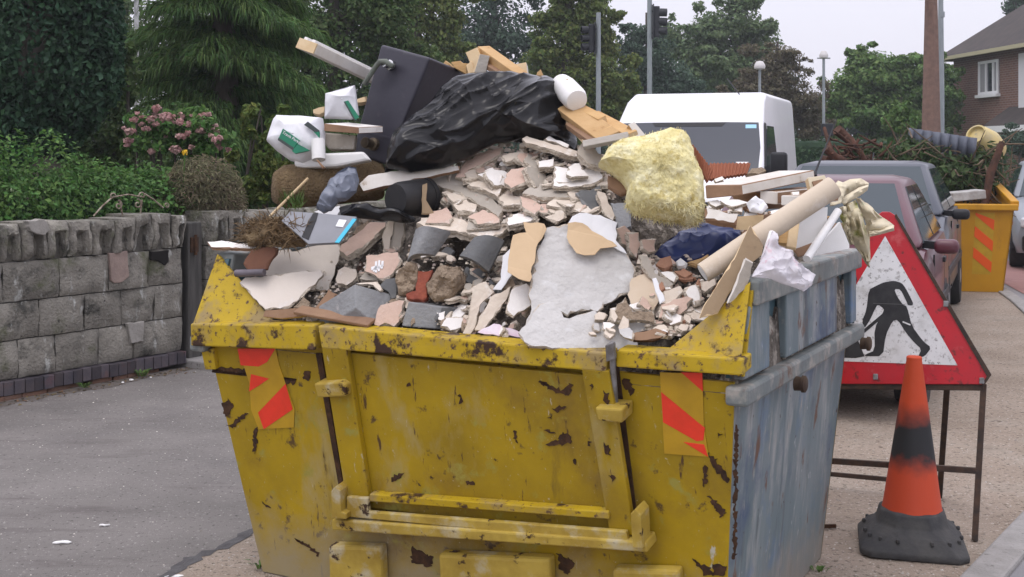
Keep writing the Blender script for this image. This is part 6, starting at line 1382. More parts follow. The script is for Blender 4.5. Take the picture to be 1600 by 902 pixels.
ribbon('hanging_edge', None, 6, [(1056,392),(1060,440),(1080,500),(1105,560)], [(1085,385),(1092,440),(1100,500),(1115,560)], [.78,.78,.79,.82], m_vinyl, vr, seed=8, wv=.03)
ribbon('cream_flap', None, 6, [(1130,345),(1165,440),(1188,522)], [(1150,352),(1235,425),(1300,478)], [.86,.86,.88], m_vinyl_b, vr, seed=5, wv=.03)
ribbon('curled_edge', None, 6, [(1185,500),(1230,490),(1298,470)], [(1188,525),(1235,515),(1302,496)], [.85,.85,.86], m_vinyl_b, vr, seed=6)
ribbon('lower_olive_flap', None, 6, [(1108,478),(1120,540),(1175,630)], [(1188,470),(1185,540),(1188,640)], [.90,.90,.94], m_vinyl, vr, seed=7, wv=.03)
# ---- front and middle of the heap
slab('fascia_board', 'thin cream board edge-on under the black sheeting', 'board', 2, [(538,860),(580,815),(700,795),(1062,765),(1062,788),(885,828),(720,862),(560,897)], el=28, turn=25, th=.02, mats=[m_wwood, m_wood_b], t=.40, jag=.001)
pillow('grey_bag', 'crumpled blue-grey plastic bag left of the black flower pot', 'bag', 4, [(482,150),(505,90),(545,20),(590,-30),(650,-62),(690,-55),(705,10),(690,70),(640,110),(600,120),(560,165),(520,175)], .04, m_greybag, t=.26, el=30, wr=.02, wf=15, rings=28, per=14, seed=3, crease=.022, cf=13, smooth=40)
a, b = pt(4,895,105,.30), pt(4,1035,95,.44)
MB().lathe([(.02,0),(.055,.0),(.062,.02),(.070,(b-a).length),(.074,(b-a).length),(.074,(b-a).length+.02),(.066,(b-a).length+.02),(.06,.03)], a, b-a, n=26).build('flower_pot', mat('black_pot', (.02,.02,.022), (.035,.033,.032), 12, rough=.5), smooth=50, label='black plastic flower pot lying on its side in the dark hollow', cat='flower pot')
pillow('black_bag', 'torn black bin bag in the hollow beside the flower pot', 'bag', 4, [(600,150),(700,135),(880,160),(1000,205),(990,225),(850,215),(700,200),(610,190)], .03, m_sheet, t=.26, el=40, wr=.025, wf=18, rings=12, seed=6)
slab('brown_lining', 'brown board slotted beside the black flower pot', 'board', 4, [(1035,30),(1060,20),(1055,110),(1100,185),(1030,185)], el=10, turn=30, th=.01, mats=[m_ply], t=.36, jag=.001)
gp2 = slab('document_case', 'flat grey plastic case with a bright blue edge and a black strap', 'plastic case', 4, [(300,217),(347,168),(500,178),(692,196),(600,330),(440,338),(390,292)], el=42, turn=15, th=.012, mats=[m_greypl], t=.125, jag=.0, bevel=.001)
def ride(par_, name, c, pts, el, turn, upx, ref, m, th=.003):     # thin strip on a slab's plane
    px = cv(c, ref); cu_, cv_ = sum(p[0] for p in px)/len(px), sum(p[1] for p in px)/len(px); c0 = hit(cu_, cv_, upx) if upx < 1 else U(cu_, cv_, upx-1); n = nrm(el, turn); c0 = c0+n*.003
    return MB().prism([on_pl(c0, n, *p) for p in cv(c, pts)], -n*th).build(name, m, par_)
ref = [(300,217),(347,168),(500,178),(692,196),(600,330),(440,338),(390,292)]
ride(gp2, 'blue_edge', 4, [(672,205),(692,208),(600,332),(578,330)], 42, 15, 1.125, ref, m_cyan)
ride(gp2, 'black_strap', 4, [(490,176),(480,215),(440,315),(405,300),(440,225),(465,178)], 42, 15, 1.125, ref, m_trim)
ride(gp2, 'white_sticker', 4, [(600,210),(640,214),(620,250),(582,246)], 42, 15, 1.125, ref, m_inkw)
slab('white_scrap', 'white paper scrap behind the grey plastic panel', 'paper', 4, [(470,170),(540,150),(605,140),(600,190),(520,185)], el=40, th=.004, mats=[m_paper_w], up=.07, jag=.001)
# left corner
slab('white_board', 'white board lying over the left corner of the skip', 'board', 0, [(324,378),(346,376),(412,384),(396,389),(330,386)], el=70, turn=10, th=.012, mats=[m_white_p, m_wood_b], t=.14, jag=.001)
slab('rusty_sheet', 'rust-brown board leaning in the left corner of the skip', 'board', 4, [(98,442),(140,368),(245,348),(280,358),(222,470),(130,478)], el=25, turn=10, th=.015, mats=[mat('rust_brown_board', (.16,.075,.045), (.12,.055,.035), 9, rough=.9)], t=.10)
rod('grey_pipe', 'grey-purple pipe stub lying in the left corner of the skip', 'pipe', [pt(4,62,492,.065), pt(4,210,488,.08)], .0135, mat('grey_purple_pipe', (.16,.14,.16), (.09,.08,.09), 10, rough=.6))
slab('plasterboard', 'large cream plasterboard sheet at the back of the left pair', 'plasterboard', 4, [(210,500),(245,425),(280,370),(345,365),(350,378),(470,345),(600,335),(615,362),(580,475),(548,582),(450,585),(350,520)], el=38, turn=20, th=.012, mats=PB, up=.07)
slab('plasterboard', 'cream plasterboard sheet at the front of the left pair, overhanging the rim', 'plasterboard', 4, [(80,540),(110,514),(210,505),(380,480),(505,472),(518,500),(430,590),(345,670),(215,682)], el=36, turn=18, th=.012, mats=PB, up=.085)
slab('plaster_slab', 'pinkish plaster slab with a broken edge, above the lettered tile', 'plaster', 4, [(612,342),(690,285),(762,225),(845,224),(852,242),(745,342),(640,402),(600,372)], el=54, turn=15, th=.029, mats=PK, up=.082)
slab('plaster_piece', 'small brown plaster piece on the pinkish slab', 'plaster', 4, [(668,290),(690,250),(755,213),(758,235),(702,286)], el=45, th=.016, mats=[m_mort], up=.09)
slab('plaster_piece', 'upright plaster sliver, left of the standing pair', 'plaster', 4, [(832,382),(832,280),(872,198),(890,208),(862,390)], el=15, turn=45, th=.02, mats=PP, up=.07)
slab('plaster_piece', 'upright pointed plaster slab, right of the standing pair', 'plaster', 4, [(862,392),(878,210),(902,163),(938,230),(948,292),(915,382)], el=12, turn=20, th=.025, mats=[m_board_grey, m_plas_e], up=.06)
pkt = slab('broken_tile', 'pink broken tile with white adhesive strokes', 'tile', 4, [(740,400),(820,388),(908,380),(932,422),(880,502),(832,532),(735,482)], el=32, turn=25, th=.016, mats=PK, up=.075)
ref = [(740,400),(820,388),(908,380),(932,422),(880,502),(832,532),(735,482)]
for q in ([(768,458),(800,450),(800,468),(768,476)], [(775,470),(830,440),(834,452),(778,484)], [(788,430),(800,428),(798,488),(786,486)], [(805,424),(816,422),(812,480),(802,482)], [(822,426),(834,428),(828,466),(818,468)]):
    ride(pkt, 'adhesive_stroke', 4, q, 32, 25, .075, ref, m_inkw)
# grey concrete blocks
slab('concrete_block', 'grey concrete block lying corner-up between the plasterboard and the red brick', 'concrete block', 4, [(682,548),(880,602),(842,712),(776,748),(690,672)], el=30, turn=55, ext=(-.155,.0,-.085), mats=[m_conc, m_conc], up=.07, jag=0, bevel=.004)
slab('concrete_block', 'grey block half behind the rim, right of the split plaster piece', 'concrete block', 4, [(925,768),(960,640),(1132,665),(1100,782)], el=15, turn=10, ext=(.09,.09,-.01), mats=[m_conc, m_conc_d], up=.05, jag=0, bevel=.004)
slab('plaster_piece', 'split grooved plaster piece standing at the front rim between two grey blocks', 'plaster', 4, [(780,760),(816,655),(880,640),(948,630),(915,742),(888,772)], el=25, turn=20, th=.03, mats=PK, up=.06)
slab('wood_strip', 'brown wooden board lying along the front rim at the left', 'board', 4, [(203,718),(214,686),(382,673),(432,690),(420,715),(300,728)], el=18, turn=5, th=.02, mats=[m_wood_b, m_wood_c], t=.03, jag=0, bevel=.001)
beam('wood_strip', 'long thin brown lath lying on the front rim', 'lath', pt(4,385,682,.035), pt(4,772,752,.03), .05, .012, m_wood_b, up=V(0,-.4,.9))
slab('wood_strip', 'short dark splintered batten behind the front plasterboard', 'batten', 4, [(468,680),(545,575),(592,598),(515,690)], el=35, turn=20, th=.02, mats=[m_wood_b], up=.05)
slab('plaster_piece', 'tan plaster corner tucked under the front plasterboard', 'plaster', 4, [(360,668),(415,612),(448,640),(445,680)], el=35, th=.02, mats=[m_mort], up=.04)
slab('plaster_piece', 'pale plaster chip at the front rim in the middle', 'plaster', 4, [(1125,768),(1160,722),(1210,712),(1255,718),(1258,745),(1212,797)], el=35, th=.03, mats=PW, up=.05)
slab('broken_tile', 'curved grey tile fragment left of the red brick', 'tile', 4, [(805,560),(845,520),(890,515),(912,560),(900,625),(875,625),(860,590)], el=25, th=.02, mats=[m_conc_d], up=.05)
slab('plaster_piece', 'thin tan plaster strip lying on the corner-up grey block', 'plaster', 4, [(680,545),(800,530),(832,580),(815,585),(780,552)], el=45, th=.012, mats=PP, up=.09)
slab('plaster_piece', 'round-edged plaster piece right of the plasterboard pair', 'plaster', 4, [(580,520),(592,470),(630,455),(690,470),(700,520),(640,555),(590,545)], el=35, th=.03, mats=PP, up=.06)
slab('plaster_piece', 'grey plaster wedge under the pink broken tile', 'plaster', 4, [(705,520),(735,485),(830,530),(780,532)], el=30, th=.03, mats=PG, up=.05)
# brick with mortar
br_ = empty('brick_lump', hit(1000/1*0+350+1075*.2994,280+560*.2994,0), label='lump of broken red brick caked in tan mortar', cat='brick')
pillow('mortar', None, None, 4, [(895,520),(915,478),(965,452),(1010,470),(1025,540),(1015,590),(950,615),(905,598)], .035, m_mort, up=.06, el=30, wr=.03, wf=19, parent=br_, rings=24, per=14, fine=.014, ff=28, smooth=35)
pillow('mortar', None, None, 4, [(1060,545),(1090,500),(1170,445),(1235,470),(1258,520),(1250,575),(1190,640),(1100,645),(1060,600)], .045, m_mort, up=.065, el=30, wr=.03, wf=17, seed=5, parent=br_, rings=24, per=14, fine=.016, ff=26, smooth=35)
slab('brick', None, None, 4, [(945,600),(1000,585),(1010,475),(1090,470),(1082,500),(1060,545),(1062,620),(1040,642),(950,622)], el=28, turn=20, th=.05, mats=[m_brick], up=.08, parent=br_, bevel=.006)
# grey ridge tiles in the shade
def ridge_tile(label, c, quad, t, el, turn, bulge, m=m_conc_d):
    px = cv(c, quad); n = nrm(el, turn); c0 = U(sum(p[0] for p in px)/4, sum(p[1] for p in px)/4, t); w = [on_pl(c0, n, *p) for p in px]; N = 14; vs = []
    for i in range(N+1):
        f = i/N; h = n*bulge*math.sin(f*math.pi); vs += [w[0].lerp(w[1],f)+h, w[3].lerp(w[2],f)+h, w[0].lerp(w[1],f)+h*.8-n*.02, w[3].lerp(w[2],f)+h*.8-n*.02]
    fs = []
    for i in range(N): o = 4*i; fs += [(o,o+4,o+5,o+1),(o+2,o+3,o+7,o+6),(o,o+2,o+6,o+4),(o+1,o+5,o+7,o+3)]
    MB().add(vs, fs+[(0,1,3,2),(4*N,4*N+2,4*N+3,4*N+1)]).build('ridge_tile', m, smooth=40, label=label, cat='ridge tile')
ridge_tile('curved grey ridge tile lying in the hollow right of the upright plaster pair', 4, [(955,430),(1090,395),(1175,272),(1000,262)], .20, 20, 10, .05, m_conc)
ridge_tile('curved grey ridge tile right of the flaky slab ledge, left of the tan paper', 5, [(170,500),(285,562),(345,440),(228,428)], .22, 25, 25, .035)
# flaky ledge and slabs in the tall plaster pile
slab('plaster_slab', 'long grey board end jutting left out of the tall plaster pile', 'plaster', 5, [(25,200),(60,180),(180,178),(250,215),(312,290),(342,312),(322,348),(280,318),(170,255),(75,222)], el=60, turn=10, th=.029, mats=PG, up=.072)
slab('plaster_slab', 'cream slab ledge at the lower left of the tall plaster pile', 'plaster', 5, [(0,372),(20,352),(110,345),(150,350),(260,375),(372,378),(340,412),(280,427),(170,408),(60,390)], el=64, turn=15, th=.029, mats=PP, up=.082)
slab('plaster_slab', 'pink square plaster piece on the cream slab ledge', 'plaster', 5, [(35,372),(50,332),(120,310),(146,350),(132,376)], el=62, turn=10, th=.021, mats=PK, up=.107)
slab('plaster_slab', 'leaning pinkish-grey slab at the upper left of the tall plaster pile', 'plaster', 5, [(152,194),(180,140),(250,95),(340,74),(336,100),(280,132),(205,165),(190,194)], el=47, turn=5, th=.027, mats=PK, up=.092)
slab('plaster_slab', 'long plaster strip across the top of the tall plaster pile', 'plaster', 5, [(414,42),(426,28),(520,58),(640,94),(652,112),(620,112),(520,82),(430,58)], el=50, turn=25, th=.024, mats=PP, t=.58)
slab('plaster_slab', 'topmost short pale plaster piece leaning on the black sheeting', 'plaster', 5, [(498,40),(515,27),(600,66),(596,79)], el=47, turn=25, th=.027, mats=PW, t=.60)
slab('plaster_slab', 'rounded pink slab in the middle of the tall plaster pile', 'plaster', 5, [(345,215),(352,180),(372,160),(440,150),(485,168),(482,202),(430,216),(372,236)], el=57, turn=25, th=.020, mats=PK, up=.107)
slab('plaster_slab', 'wide white slab at the right of the tall plaster pile', 'plaster', 5, [(533,228),(540,150),(620,158),(720,163),(730,196),(690,224),(560,232)], el=58, turn=25, th=.020, mats=PW, up=.107)
slab('plaster_slab', 'folded white flake lying on the wide white slab', 'plaster', 5, [(588,182),(600,145),(640,134),(676,188),(610,192)], el=64, turn=35, th=.016, mats=PW, up=.132)
slab('plaster_slab', 'long grey slab under the wide white one', 'plaster', 5, [(414,256),(450,214),(560,222),(690,236),(640,272),(500,274)], el=64, turn=20, th=.027, mats=PG, up=.092)
slab('plaster_slab', 'tan flake pointing down right in the left of the tall plaster pile', 'plaster', 5, [(198,222),(225,204),(280,204),(335,240),(322,272),(270,242)], el=60, turn=10, th=.024, mats=PP, up=.092)
slab('plaster_slab', 'pink pointed flake below the long grey slab', 'plaster', 5, [(404,264),(450,268),(505,308),(466,342),(422,322)], el=54, turn=20, th=.018, mats=PK, up=.097)
slab('plaster_slab', 'pale wedge-shaped flake reaching towards the foam block', 'plaster', 5, [(508,300),(570,264),(650,280),(702,332),(680,337),(600,322)], el=62, turn=25, th=.021, mats=PP, up=.092)
slab('plaster_slab', 'small cream slab resting on the tan paper', 'plaster', 5, [(348,352),(400,334),(480,344),(476,362),(362,382)], el=64, turn=25, th=.024, mats=PW, up=.092)
slab('plaster_slab', 'dark grey slate-like piece at the right of the tall plaster pile', 'plaster', 5, [(624,252),(720,224),(724,300),(690,332),(650,292)], el=37, turn=35, th=.027, mats=[m_conc_d, m_conc], up=.097)
slab('plaster_slab', 'narrow upright cream flake next to the dark slate-like piece', 'plaster', 5, [(710,245),(742,250),(784,350),(770,362),(730,332)], el=32, turn=40, th=.027, mats=PP, up=.102)
slab('plaster_slab', 'broad tan flake under the rounded pink slab', 'plaster', 5, [(318,272),(340,258),(422,268),(412,302),(340,305)], el=62, turn=20, th=.024, mats=PP, up=.082)
slab('plaster_slab', 'grey triangular piece at the top right of the tall plaster pile', 'plaster', 5, [(628,92),(650,58),(692,75),(752,132),(746,158),(680,142)], el=47, turn=30, th=.027, mats=PG, t=.56)
slab('plaster_slab', 'crumbly cream slab at the upper left of the rounded pink one', 'plaster', 5, [(238,182),(300,150),(346,188),(330,212),(270,197)], el=57, turn=20, th=.021, mats=PW, up=.102)
slab('plaster_slab', 'thin cream flake tilted under the topmost strip', 'plaster', 5, [(330,110),(420,85),(430,110),(350,135)], el=57, turn=15, th=.021, mats=PP, up=.092)
slab('plaster_slab', 'small white flake tucked beside the topmost strip', 'plaster', 5, [(470,130),(540,120),(545,150),(480,155)], el=57, turn=15, th=.021, mats=PW, up=.097)
slab('plaster_slab', 'broken lump of plaster below the grey board end', 'plaster', 5, [(135,280),(170,262),(240,300),(230,330),(160,330)], el=57, turn=15, th=.040, mats=PP, up=.087)
slab('plaster_slab', 'scored cream plaster piece under the small cream slab', 'plaster', 5, [(200,345),(260,315),(330,345),(330,372),(240,378)], el=62, turn=15, th=.027, mats=PK, up=.097)
# central grey plaster sheets with paper facing
slab('plaster_sheet', 'big bare grey plaster sheet standing in the middle of the heap', 'plaster sheet', 5, [(450,600),(470,500),(512,388),(600,372),(700,402),(785,452),(832,500),(862,560),(846,646),(805,652),(744,688),(700,706),(650,714),(604,722),(592,738),(566,716),(545,742),(480,785),(428,772),(452,710),(438,655)], el=37, turn=28, th=.014, mats=[m_grey_pl, m_plas_e], up=.10, warp=.004)
slab('plaster_sheet', 'lower grey plaster sheet overlapping the front rim, its top edge torn', 'plaster sheet', 5, [(400,802),(435,768),(480,690),(522,678),(565,712),(572,738),(600,746),(660,722),(700,710),(722,742),(742,776),(800,752),(930,768),(932,812),(865,826),(872,864),(762,874),(600,866),(440,852)], el=38, turn=26, th=.014, mats=[m_grey_pl, m_plas_e], up=.10, warp=.004)
slab('paper_facing', 'torn white paper folded over the top of the big grey plaster sheet', 'paper', 5, [(594,376),(612,348),(640,335),(720,340),(788,370),(782,440),(826,492),(750,462),(682,402)], el=32, turn=28, th=.004, mats=[m_paper_w], on=('big bare grey plaster sheet standing in the middle of the heap', .014), warp=.010)
slab('paper_facing', 'tan paper flap curling over the upper right of the big plaster sheet', 'paper', 5, [(594,372),(652,370),(730,418),(788,462),(770,467),(722,470),(700,496),(660,497),(628,488),(590,422)], el=34, turn=22, th=.003, mats=[m_paper_t], on=('big bare grey plaster sheet standing in the middle of the heap', .032), warp=.012)
slab('paper_facing', 'tall tan paper strip down the left of the big plaster sheet', 'paper', 5, [(358,562),(380,420),(432,408),(420,368),(502,374),(512,392),(470,470),(446,602),(402,592)], el=28, turn=15, th=.004, mats=[m_paper_t], on=('big bare grey plaster sheet standing in the middle of the heap', .022), warp=.012)
slab('paper_facing', 'white paper left of the tall tan strip', 'paper', 5, [(298,632),(330,590),(338,500),(382,458),(376,570),(332,632)], el=28, turn=10, th=.004, mats=[m_paper_w], up=.10, warp=.012)
slab('paper_facing', 'folded white plasterboard flap at the lower left of the big sheet', 'paper', 5, [(350,722),(360,675),(384,615),(432,608),(462,632),(512,672),(440,702),(380,742)], el=30, turn=30, th=.012, mats=[m_white_p, m_plas_e], up=.115, warp=.01)
slab('paper_facing', 'dangling torn plaster strip hanging over the front rim', 'paper', 5, [(164,842),(185,800),(205,740),(220,622),(272,598),(304,640),(252,692),(228,790),(188,842)], el=20, turn=20, th=.006, mats=[m_plas, m_plas_e], up=.09, warp=.012)
slab('plaster_piece', 'long curled plaster strip beside the dangling one', 'plaster', 5, [(228,792),(262,720),(290,660),(370,618),(366,652),(330,712),(262,797)], el=28, turn=20, th=.012, mats=PP, up=.085, warp=.01)
slab('paper_facing', 'tan-stained paper square at the right of the lower plaster sheet', 'paper', 5, [(828,652),(842,590),(900,568),(940,600),(958,672),(932,716),(850,720)], el=32, turn=30, th=.006, mats=[mat('stained_paper', (.62,.52,.40), (.55,.43,.30), 5, rough=.85), m_plas_e], on=('big bare grey plaster sheet standing in the middle of the heap', .03), warp=.008)
slab('paper_facing', 'white paper strip right of the tan-stained square', 'paper', 5, [(925,590),(940,585),(975,675),(955,690)], el=30, turn=30, th=.006, mats=[m_paper_w], up=.11)
slab('rubble_chip', 'white card with pink print at the front rim', 'card', 5, [(240,800),(305,765),(390,790),(440,820),(300,808)], el=35, turn=20, th=.004, mats=[mat('pink_printed_card', (.72,.66,.70), (.60,.40,.52), 9, rough=.6)], up=.06)
slab('door_plate', 'rusty metal hinge plate with screw holes on the right of the front rim', 'metal plate', 5, [(822,815),(860,800),(940,782),(988,800),(985,812),(930,832),(850,832)], el=35, turn=20, th=.012, mats=[m_wood_b, m_rust], t=.045, jag=.001)
slab('plaster_piece', 'grey-brown slab behind the torn edge, between the plaster sheets', 'plaster', 5, [(745,760),(760,725),(820,660),(850,720),(930,715),(940,765),(850,752)], el=32, turn=25, th=.02, mats=[m_mort, m_plas_e], up=.09)
# right-hand broken pieces
slab('plaster_piece', 'grey gutter-like curved piece above the tan-stained square', 'plaster', 6, [(140,605),(175,600),(215,690),(298,738),(290,758),(230,752),(165,680)], el=25, turn=30, th=.02, mats=[m_board_grey, m_plas_e], up=.09)
slab('plaster_piece', 'cream slab at the lower right of the heap above the yellow wing', 'plaster', 6, [(230,892),(238,830),(330,795),(390,800),(360,850),(300,890)], el=38, turn=25, th=.025, mats=PK, up=.06)
slab('plaster_piece', 'pale grey plaster slab right of the cream one', 'plaster', 6, [(340,770),(400,735),(425,770),(420,830),(392,842)], el=35, turn=25, th=.02, mats=[m_white_p, m_plas_e], up=.065)
slab('plaster_piece', 'cream squarish slab between the tube end and the stained square', 'plaster', 6, [(245,770),(330,745),(345,770),(290,830),(240,825)], el=38, turn=25, th=.02, mats=PP, up=.07)
slab('broken_tile', 'light tan tile under the end of the cardboard tube', 'tile', 6, [(420,725),(495,705),(490,740),(440,780),(425,765)], el=38, turn=20, th=.02, mats=PP, up=.06)
slab('brick_piece', 'orange-brown brick fragment left of the blue sack', 'brick', 6, [(215,650),(240,615),(285,610),(295,650),(260,678)], el=35, turn=20, th=.04, mats=[mat('orange_brick', (.40,.22,.14), (.32,.17,.11), 10, rough=.95, bump=.6, bscale=50)], up=.07)
slab('brick_piece', 'orange-brown brick fragment below the blue sack', 'brick', 6, [(300,680),(345,660),(385,690),(350,715),(315,700)], el=38, turn=20, th=.03, mats=[bpy.data.materials['orange_brick']], up=.065)
slab('plaster_piece', 'small white moulded piece in front of the blue sack', 'plaster', 6, [(308,632),(330,615),(362,642),(350,660),(320,658)], el=35, turn=20, th=.02, mats=[m_whitepl], up=.075)
slab('plaster_piece', 'white flat piece with rounded corner below the blue sack', 'plaster', 6, [(238,685),(300,680),(322,705),(300,730),(252,705)], el=42, turn=20, th=.015, mats=PW, up=.075)
slab('wood_stub', 'orange timber stub left of the tube end', 'wood offcut', 6, [(360,640),(425,620),(458,600),(455,615),(400,655)], el=38, turn=20, th=.02, mats=[m_wood_o], up=.07)
for q, lb in (([(35,485),(75,470),(120,520),(105,575),(60,560)],'row of upright plaster flakes, left one, beside the foam block'), ([(85,500),(140,500),(150,560),(130,620),(100,600)],'row of upright plaster flakes, middle one, beside the foam block'), ([(150,535),(225,530),(215,590),(185,600),(155,580)],'row of upright plaster flakes, right one, beside the foam block')):
    slab('plaster_flake', lb, 'plaster', 6, q, el=20, turn=45, th=.025, mats=PK, up=.08)

# ---- many smaller flakes: individual pieces of each pile
def flake(c0, size, el, turn, th, mats, rg, label, group, name='plaster_flake'):
    n = nrm(el, turn); x = n.cross(V(rg.gauss(0,1), rg.gauss(0,1), rg.gauss(0,1))).normalized(); y = n.cross(x); k_ = rg.randint(5,8); pts = []
    asp = rg.uniform(.5,1)
    for i in range(k_):
        a = 6.283*(i+rg.uniform(-.3,.3))/k_; r = size*rg.uniform(.65,1.1); pts.append(c0+x*math.cos(a)*r+y*math.sin(a)*r*asp)
    out = []
    for i in range(k_):
        a, b = pts[i], pts[(i+1) % k_]; m = max(1, int((b-a).length/.014))
        for q in range(m): p = a.lerp(b, q/m); out.append(p+(x*rg.uniform(-1,1)+y*rg.uniform(-1,1))*.0022*(1 if q else .3))
    back = [c0+(p-c0)*rg.uniform(.9,1.03)-n*th*rg.uniform(.8,1.2) for p in out]
    mb = chipped(out, back, c0, n, th, 1 if len(mats) > 1 else 0, rg); mb.build(name, mats, label=label, cat='plaster', group=group)
def inside(p, poly):
    r = False; j = len(poly)-1
    for i in range(len(poly)):
        if (poly[i][1] > p[1]) != (poly[j][1] > p[1]) and p[0] < (poly[j][0]-poly[i][0])*(p[1]-poly[i][1])/(poly[j][1]-poly[i][1])+poly[i][0]: r = not r
        j = i
    return r
def scatter(poly, n, size, label, group, seed, kinds, up=(.0,.05), el=(25,85), turn=(-40,80), name='plaster_flake', th=(.008,.022)):
    rg = random.Random(seed); x0, x1 = min(p[0] for p in poly), max(p[0] for p in poly); y0, y1 = min(p[1] for p in poly), max(p[1] for p in poly); k_ = 0
    while k_ < n:
        u, v = rg.uniform(x0,x1), rg.uniform(y0,y1)
        if not inside((u, v), poly): continue
        k_ += 1; s = rg.uniform(*size)*(.6 if rg.random() < .5 else 1)
        flake(hit(u, v, rg.uniform(*up)), s, rg.uniform(*el), rg.uniform(*turn), rg.uniform(*th), rg.choice(kinds), rg, label, group, name)
PL = [PP, PP, PK, PW, PG]
scatter([(700,262),(745,238),(800,216),(860,218),(930,245),(952,300),(930,330),(860,345),(740,350),(690,330),(660,345),(700,300)], 110, (.026,.072), 'small cream or pinkish plaster flake in the tall pile below the black sheeting', 'flakes of the tall plaster pile', 101, PL, up=(.03,.10), el=(35,88), turn=(-50,80), th=(.010,.026))
scatter([(575,395),(640,365),(760,370),(800,420),(790,500),(730,520),(600,500),(560,440)], 60, (.018,.050), 'small plaster or mortar chip around the red brick and the grey blocks', 'chips around the red brick', 102, [PP,PK,PG,[m_mort],[m_conc_d]], up=(.0,.055), name='rubble_chip')
scatter([(1000,400),(1060,410),(1120,440),(1100,480),(1060,520),(1020,530),(1000,470),(985,420)], 75, (.012,.036), 'small cream or pink plaster chip on the right slope below the cardboard tube', 'chips on the right slope', 103, [PP,PK,PW,PK,[bpy.data.materials['orange_brick']]], up=(.01,.06), name='rubble_chip')
scatter([(420,455),(560,440),(580,500),(500,505),(430,490)], 24, (.012,.03), 'small dusty chip in the gaps behind the left front rim', 'chips behind the left rim', 104, [PP,[m_mort],[m_conc_d]], up=(.0,.03))
scatter([(1095,310),(1200,315),(1230,345),(1150,370),(1100,350)], 26, (.012,.035), 'small plaster scrap lodged among the stacked timber on the right', 'scraps among the stacked timber', 105, [PP,PW,[m_wood_b]], up=(.02,.07))
scatter([(700,480),(790,430),(830,480),(800,535),(720,525)], 30, (.012,.032), 'small curled plaster shred left of the lower grey plaster sheet', 'shreds left of the grey sheet', 106, [PP,PW,PK], up=(.01,.07), el=(10,60))
scatter([(1200,330),(1320,345),(1330,390),(1240,400),(1190,380)], 22, (.015,.04), 'dusty scrap of wood or plaster packed behind the white boards', 'scraps behind the white boards', 107, [PP,[m_wood_b],[m_mort]], up=(.0,.06))
scatter([(440,340),(560,330),(620,360),(560,390),(470,385)], 24, (.012,.03), 'small dark chip in the hollow behind the grey plastic panel', 'chips behind the grey panel', 108, [[m_mort],[m_conc_d],PP], up=(.0,.04))
scatter([(560,420),(660,380),(790,380),(800,440),(780,500),(700,500),(590,470)], 34, (.028,.062), 'thin jagged plaster shard lying between the grey ridge tiles and the front rim', 'thin shards of the left middle', 109, [PP,PW,PK,PP], up=(.0,.05), el=(45,80), turn=(-20,60), th=(.008,.016), name='plaster_shard')
scatter([(840,480),(960,470),(990,520),(900,535),(830,525)], 16, (.022,.05), 'jagged plaster scrap lying on the lower grey plaster sheet', 'scraps on the lower grey sheet', 110, [PW,[m_grey_pl, m_plas_e],PP], up=(.085,.125), el=(35,70), turn=(0,50), th=(.006,.014), name='plaster_shard')
scatter([(1000,395),(1060,410),(1110,450),(1070,520),(1010,520),(985,440)], 34, (.026,.058), 'thin jagged plaster shard on the right slope beside the grey plaster sheet', 'thin shards of the right slope', 112, [PP,PK,PW,PP], up=(.02,.07), el=(45,80), turn=(-10,60), th=(.008,.016), name='plaster_shard')
# dust spilled along the front rim
mb = MB(); rg = random.Random(120)
for k in range(420):
    s = rg.uniform(.55,1.75); t = .03+rg.uniform(-.035,.04); chip(mb, sw(s, t, .945+rg.uniform(-.002,.004)), rg.choice([.003,.004,.006]), rg)
mb.build('plaster_dust', mat('plaster_crumb', (.55,.52,.48), (.45,.42,.38), 20, rough=1, island=.2), fixn=False, kind='stuff', label='pale plaster crumbs scattered along the front rim of the skip', cat='plaster crumbs')

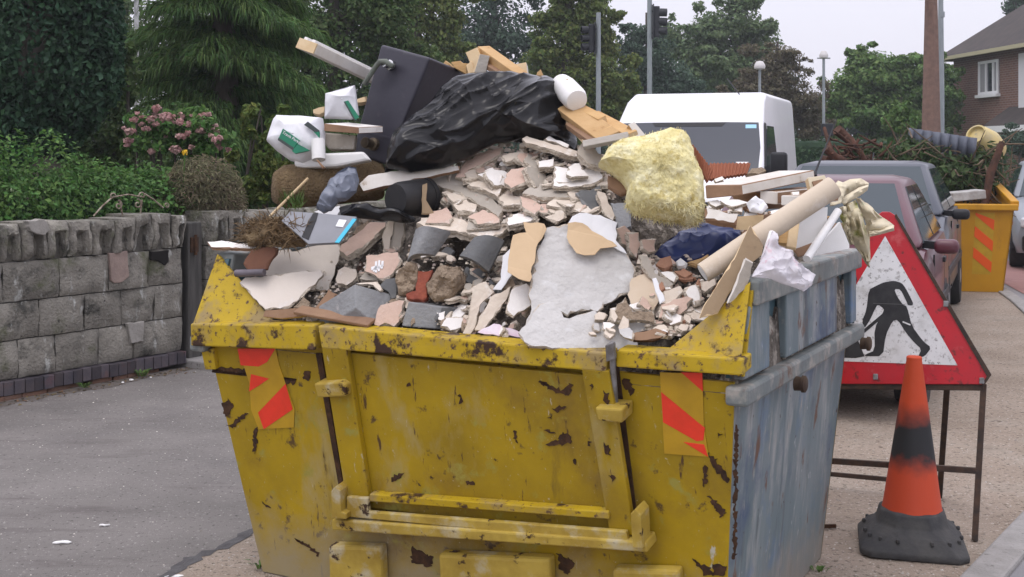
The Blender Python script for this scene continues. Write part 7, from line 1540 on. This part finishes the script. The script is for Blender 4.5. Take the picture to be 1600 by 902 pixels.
# crumbs lying all over the plaster piles
def crumbs(name, poly, n, sizes, m, label, seed, up=(.0,.05)):
    mb = MB(); rg = random.Random(seed); x0, x1 = min(p[0] for p in poly), max(p[0] for p in poly); y0, y1 = min(p[1] for p in poly), max(p[1] for p in poly)
    k_ = 0
    while k_ < n:
        u, v = rg.uniform(x0,x1), rg.uniform(y0,y1)
        if not inside((u, v), poly): continue
        k_ += 1; chip(mb, hit(u, v, rg.uniform(*up)), rg.choice(sizes), rg, flat=.8)
    mb.build(name, m, fixn=False, kind='stuff', label=label, cat='plaster crumbs', origin=sw(1,.4,1))
m_cr = mat('cream_crumb', (.62,.56,.48), (.45,.37,.30), 30, rough=1, island=.3, hue=.02)
crumbs('plaster_crumbs', [(690,270),(745,238),(800,220),(860,220),(940,245),(960,310),(930,340),(860,345),(740,352),(680,335)], 1200, [.004,.006,.008,.011,.015,.019], m_cr, 'small cream plaster crumbs filling the tall pile below the black sheeting', 130, up=(.0,.06))
crumbs('plaster_crumbs', [(430,400),(640,365),(780,360),(800,500),(720,530),(480,500),(420,470)], 700, [.003,.005,.007,.009], m_cr, 'small plaster crumbs in the gaps of the left half of the heap', 131, up=(-.02,.03))
crumbs('plaster_crumbs', [(980,390),(1060,380),(1200,330),(1300,350),(1200,400),(1130,450),(1070,530),(990,535)], 700, [.003,.005,.007,.010], m_cr, 'small plaster crumbs on the right slope of the heap', 132, up=(-.01,.04))
# ---------------------------------------------------------------- air: thin even haze
def haze(dens):
    m = bpy.data.materials.new('haze_air'); m.use_nodes = True; n = m.node_tree.nodes; n.remove(n['Principled BSDF'])
    v = n.new('ShaderNodeVolumePrincipled'); v.inputs['Color'].default_value = (.86,.89,.96,1); v.inputs['Density'].default_value = dens; v.inputs['Anisotropy'].default_value = .2
    m.node_tree.links.new(v.outputs[0], n['Material Output'].inputs['Volume'])
    MB().span((-95,-55,-1.2),(95,110,17)).build('haze', m, kind='stuff', label='thin pale haze in the air', cat='haze')
haze(.0012)
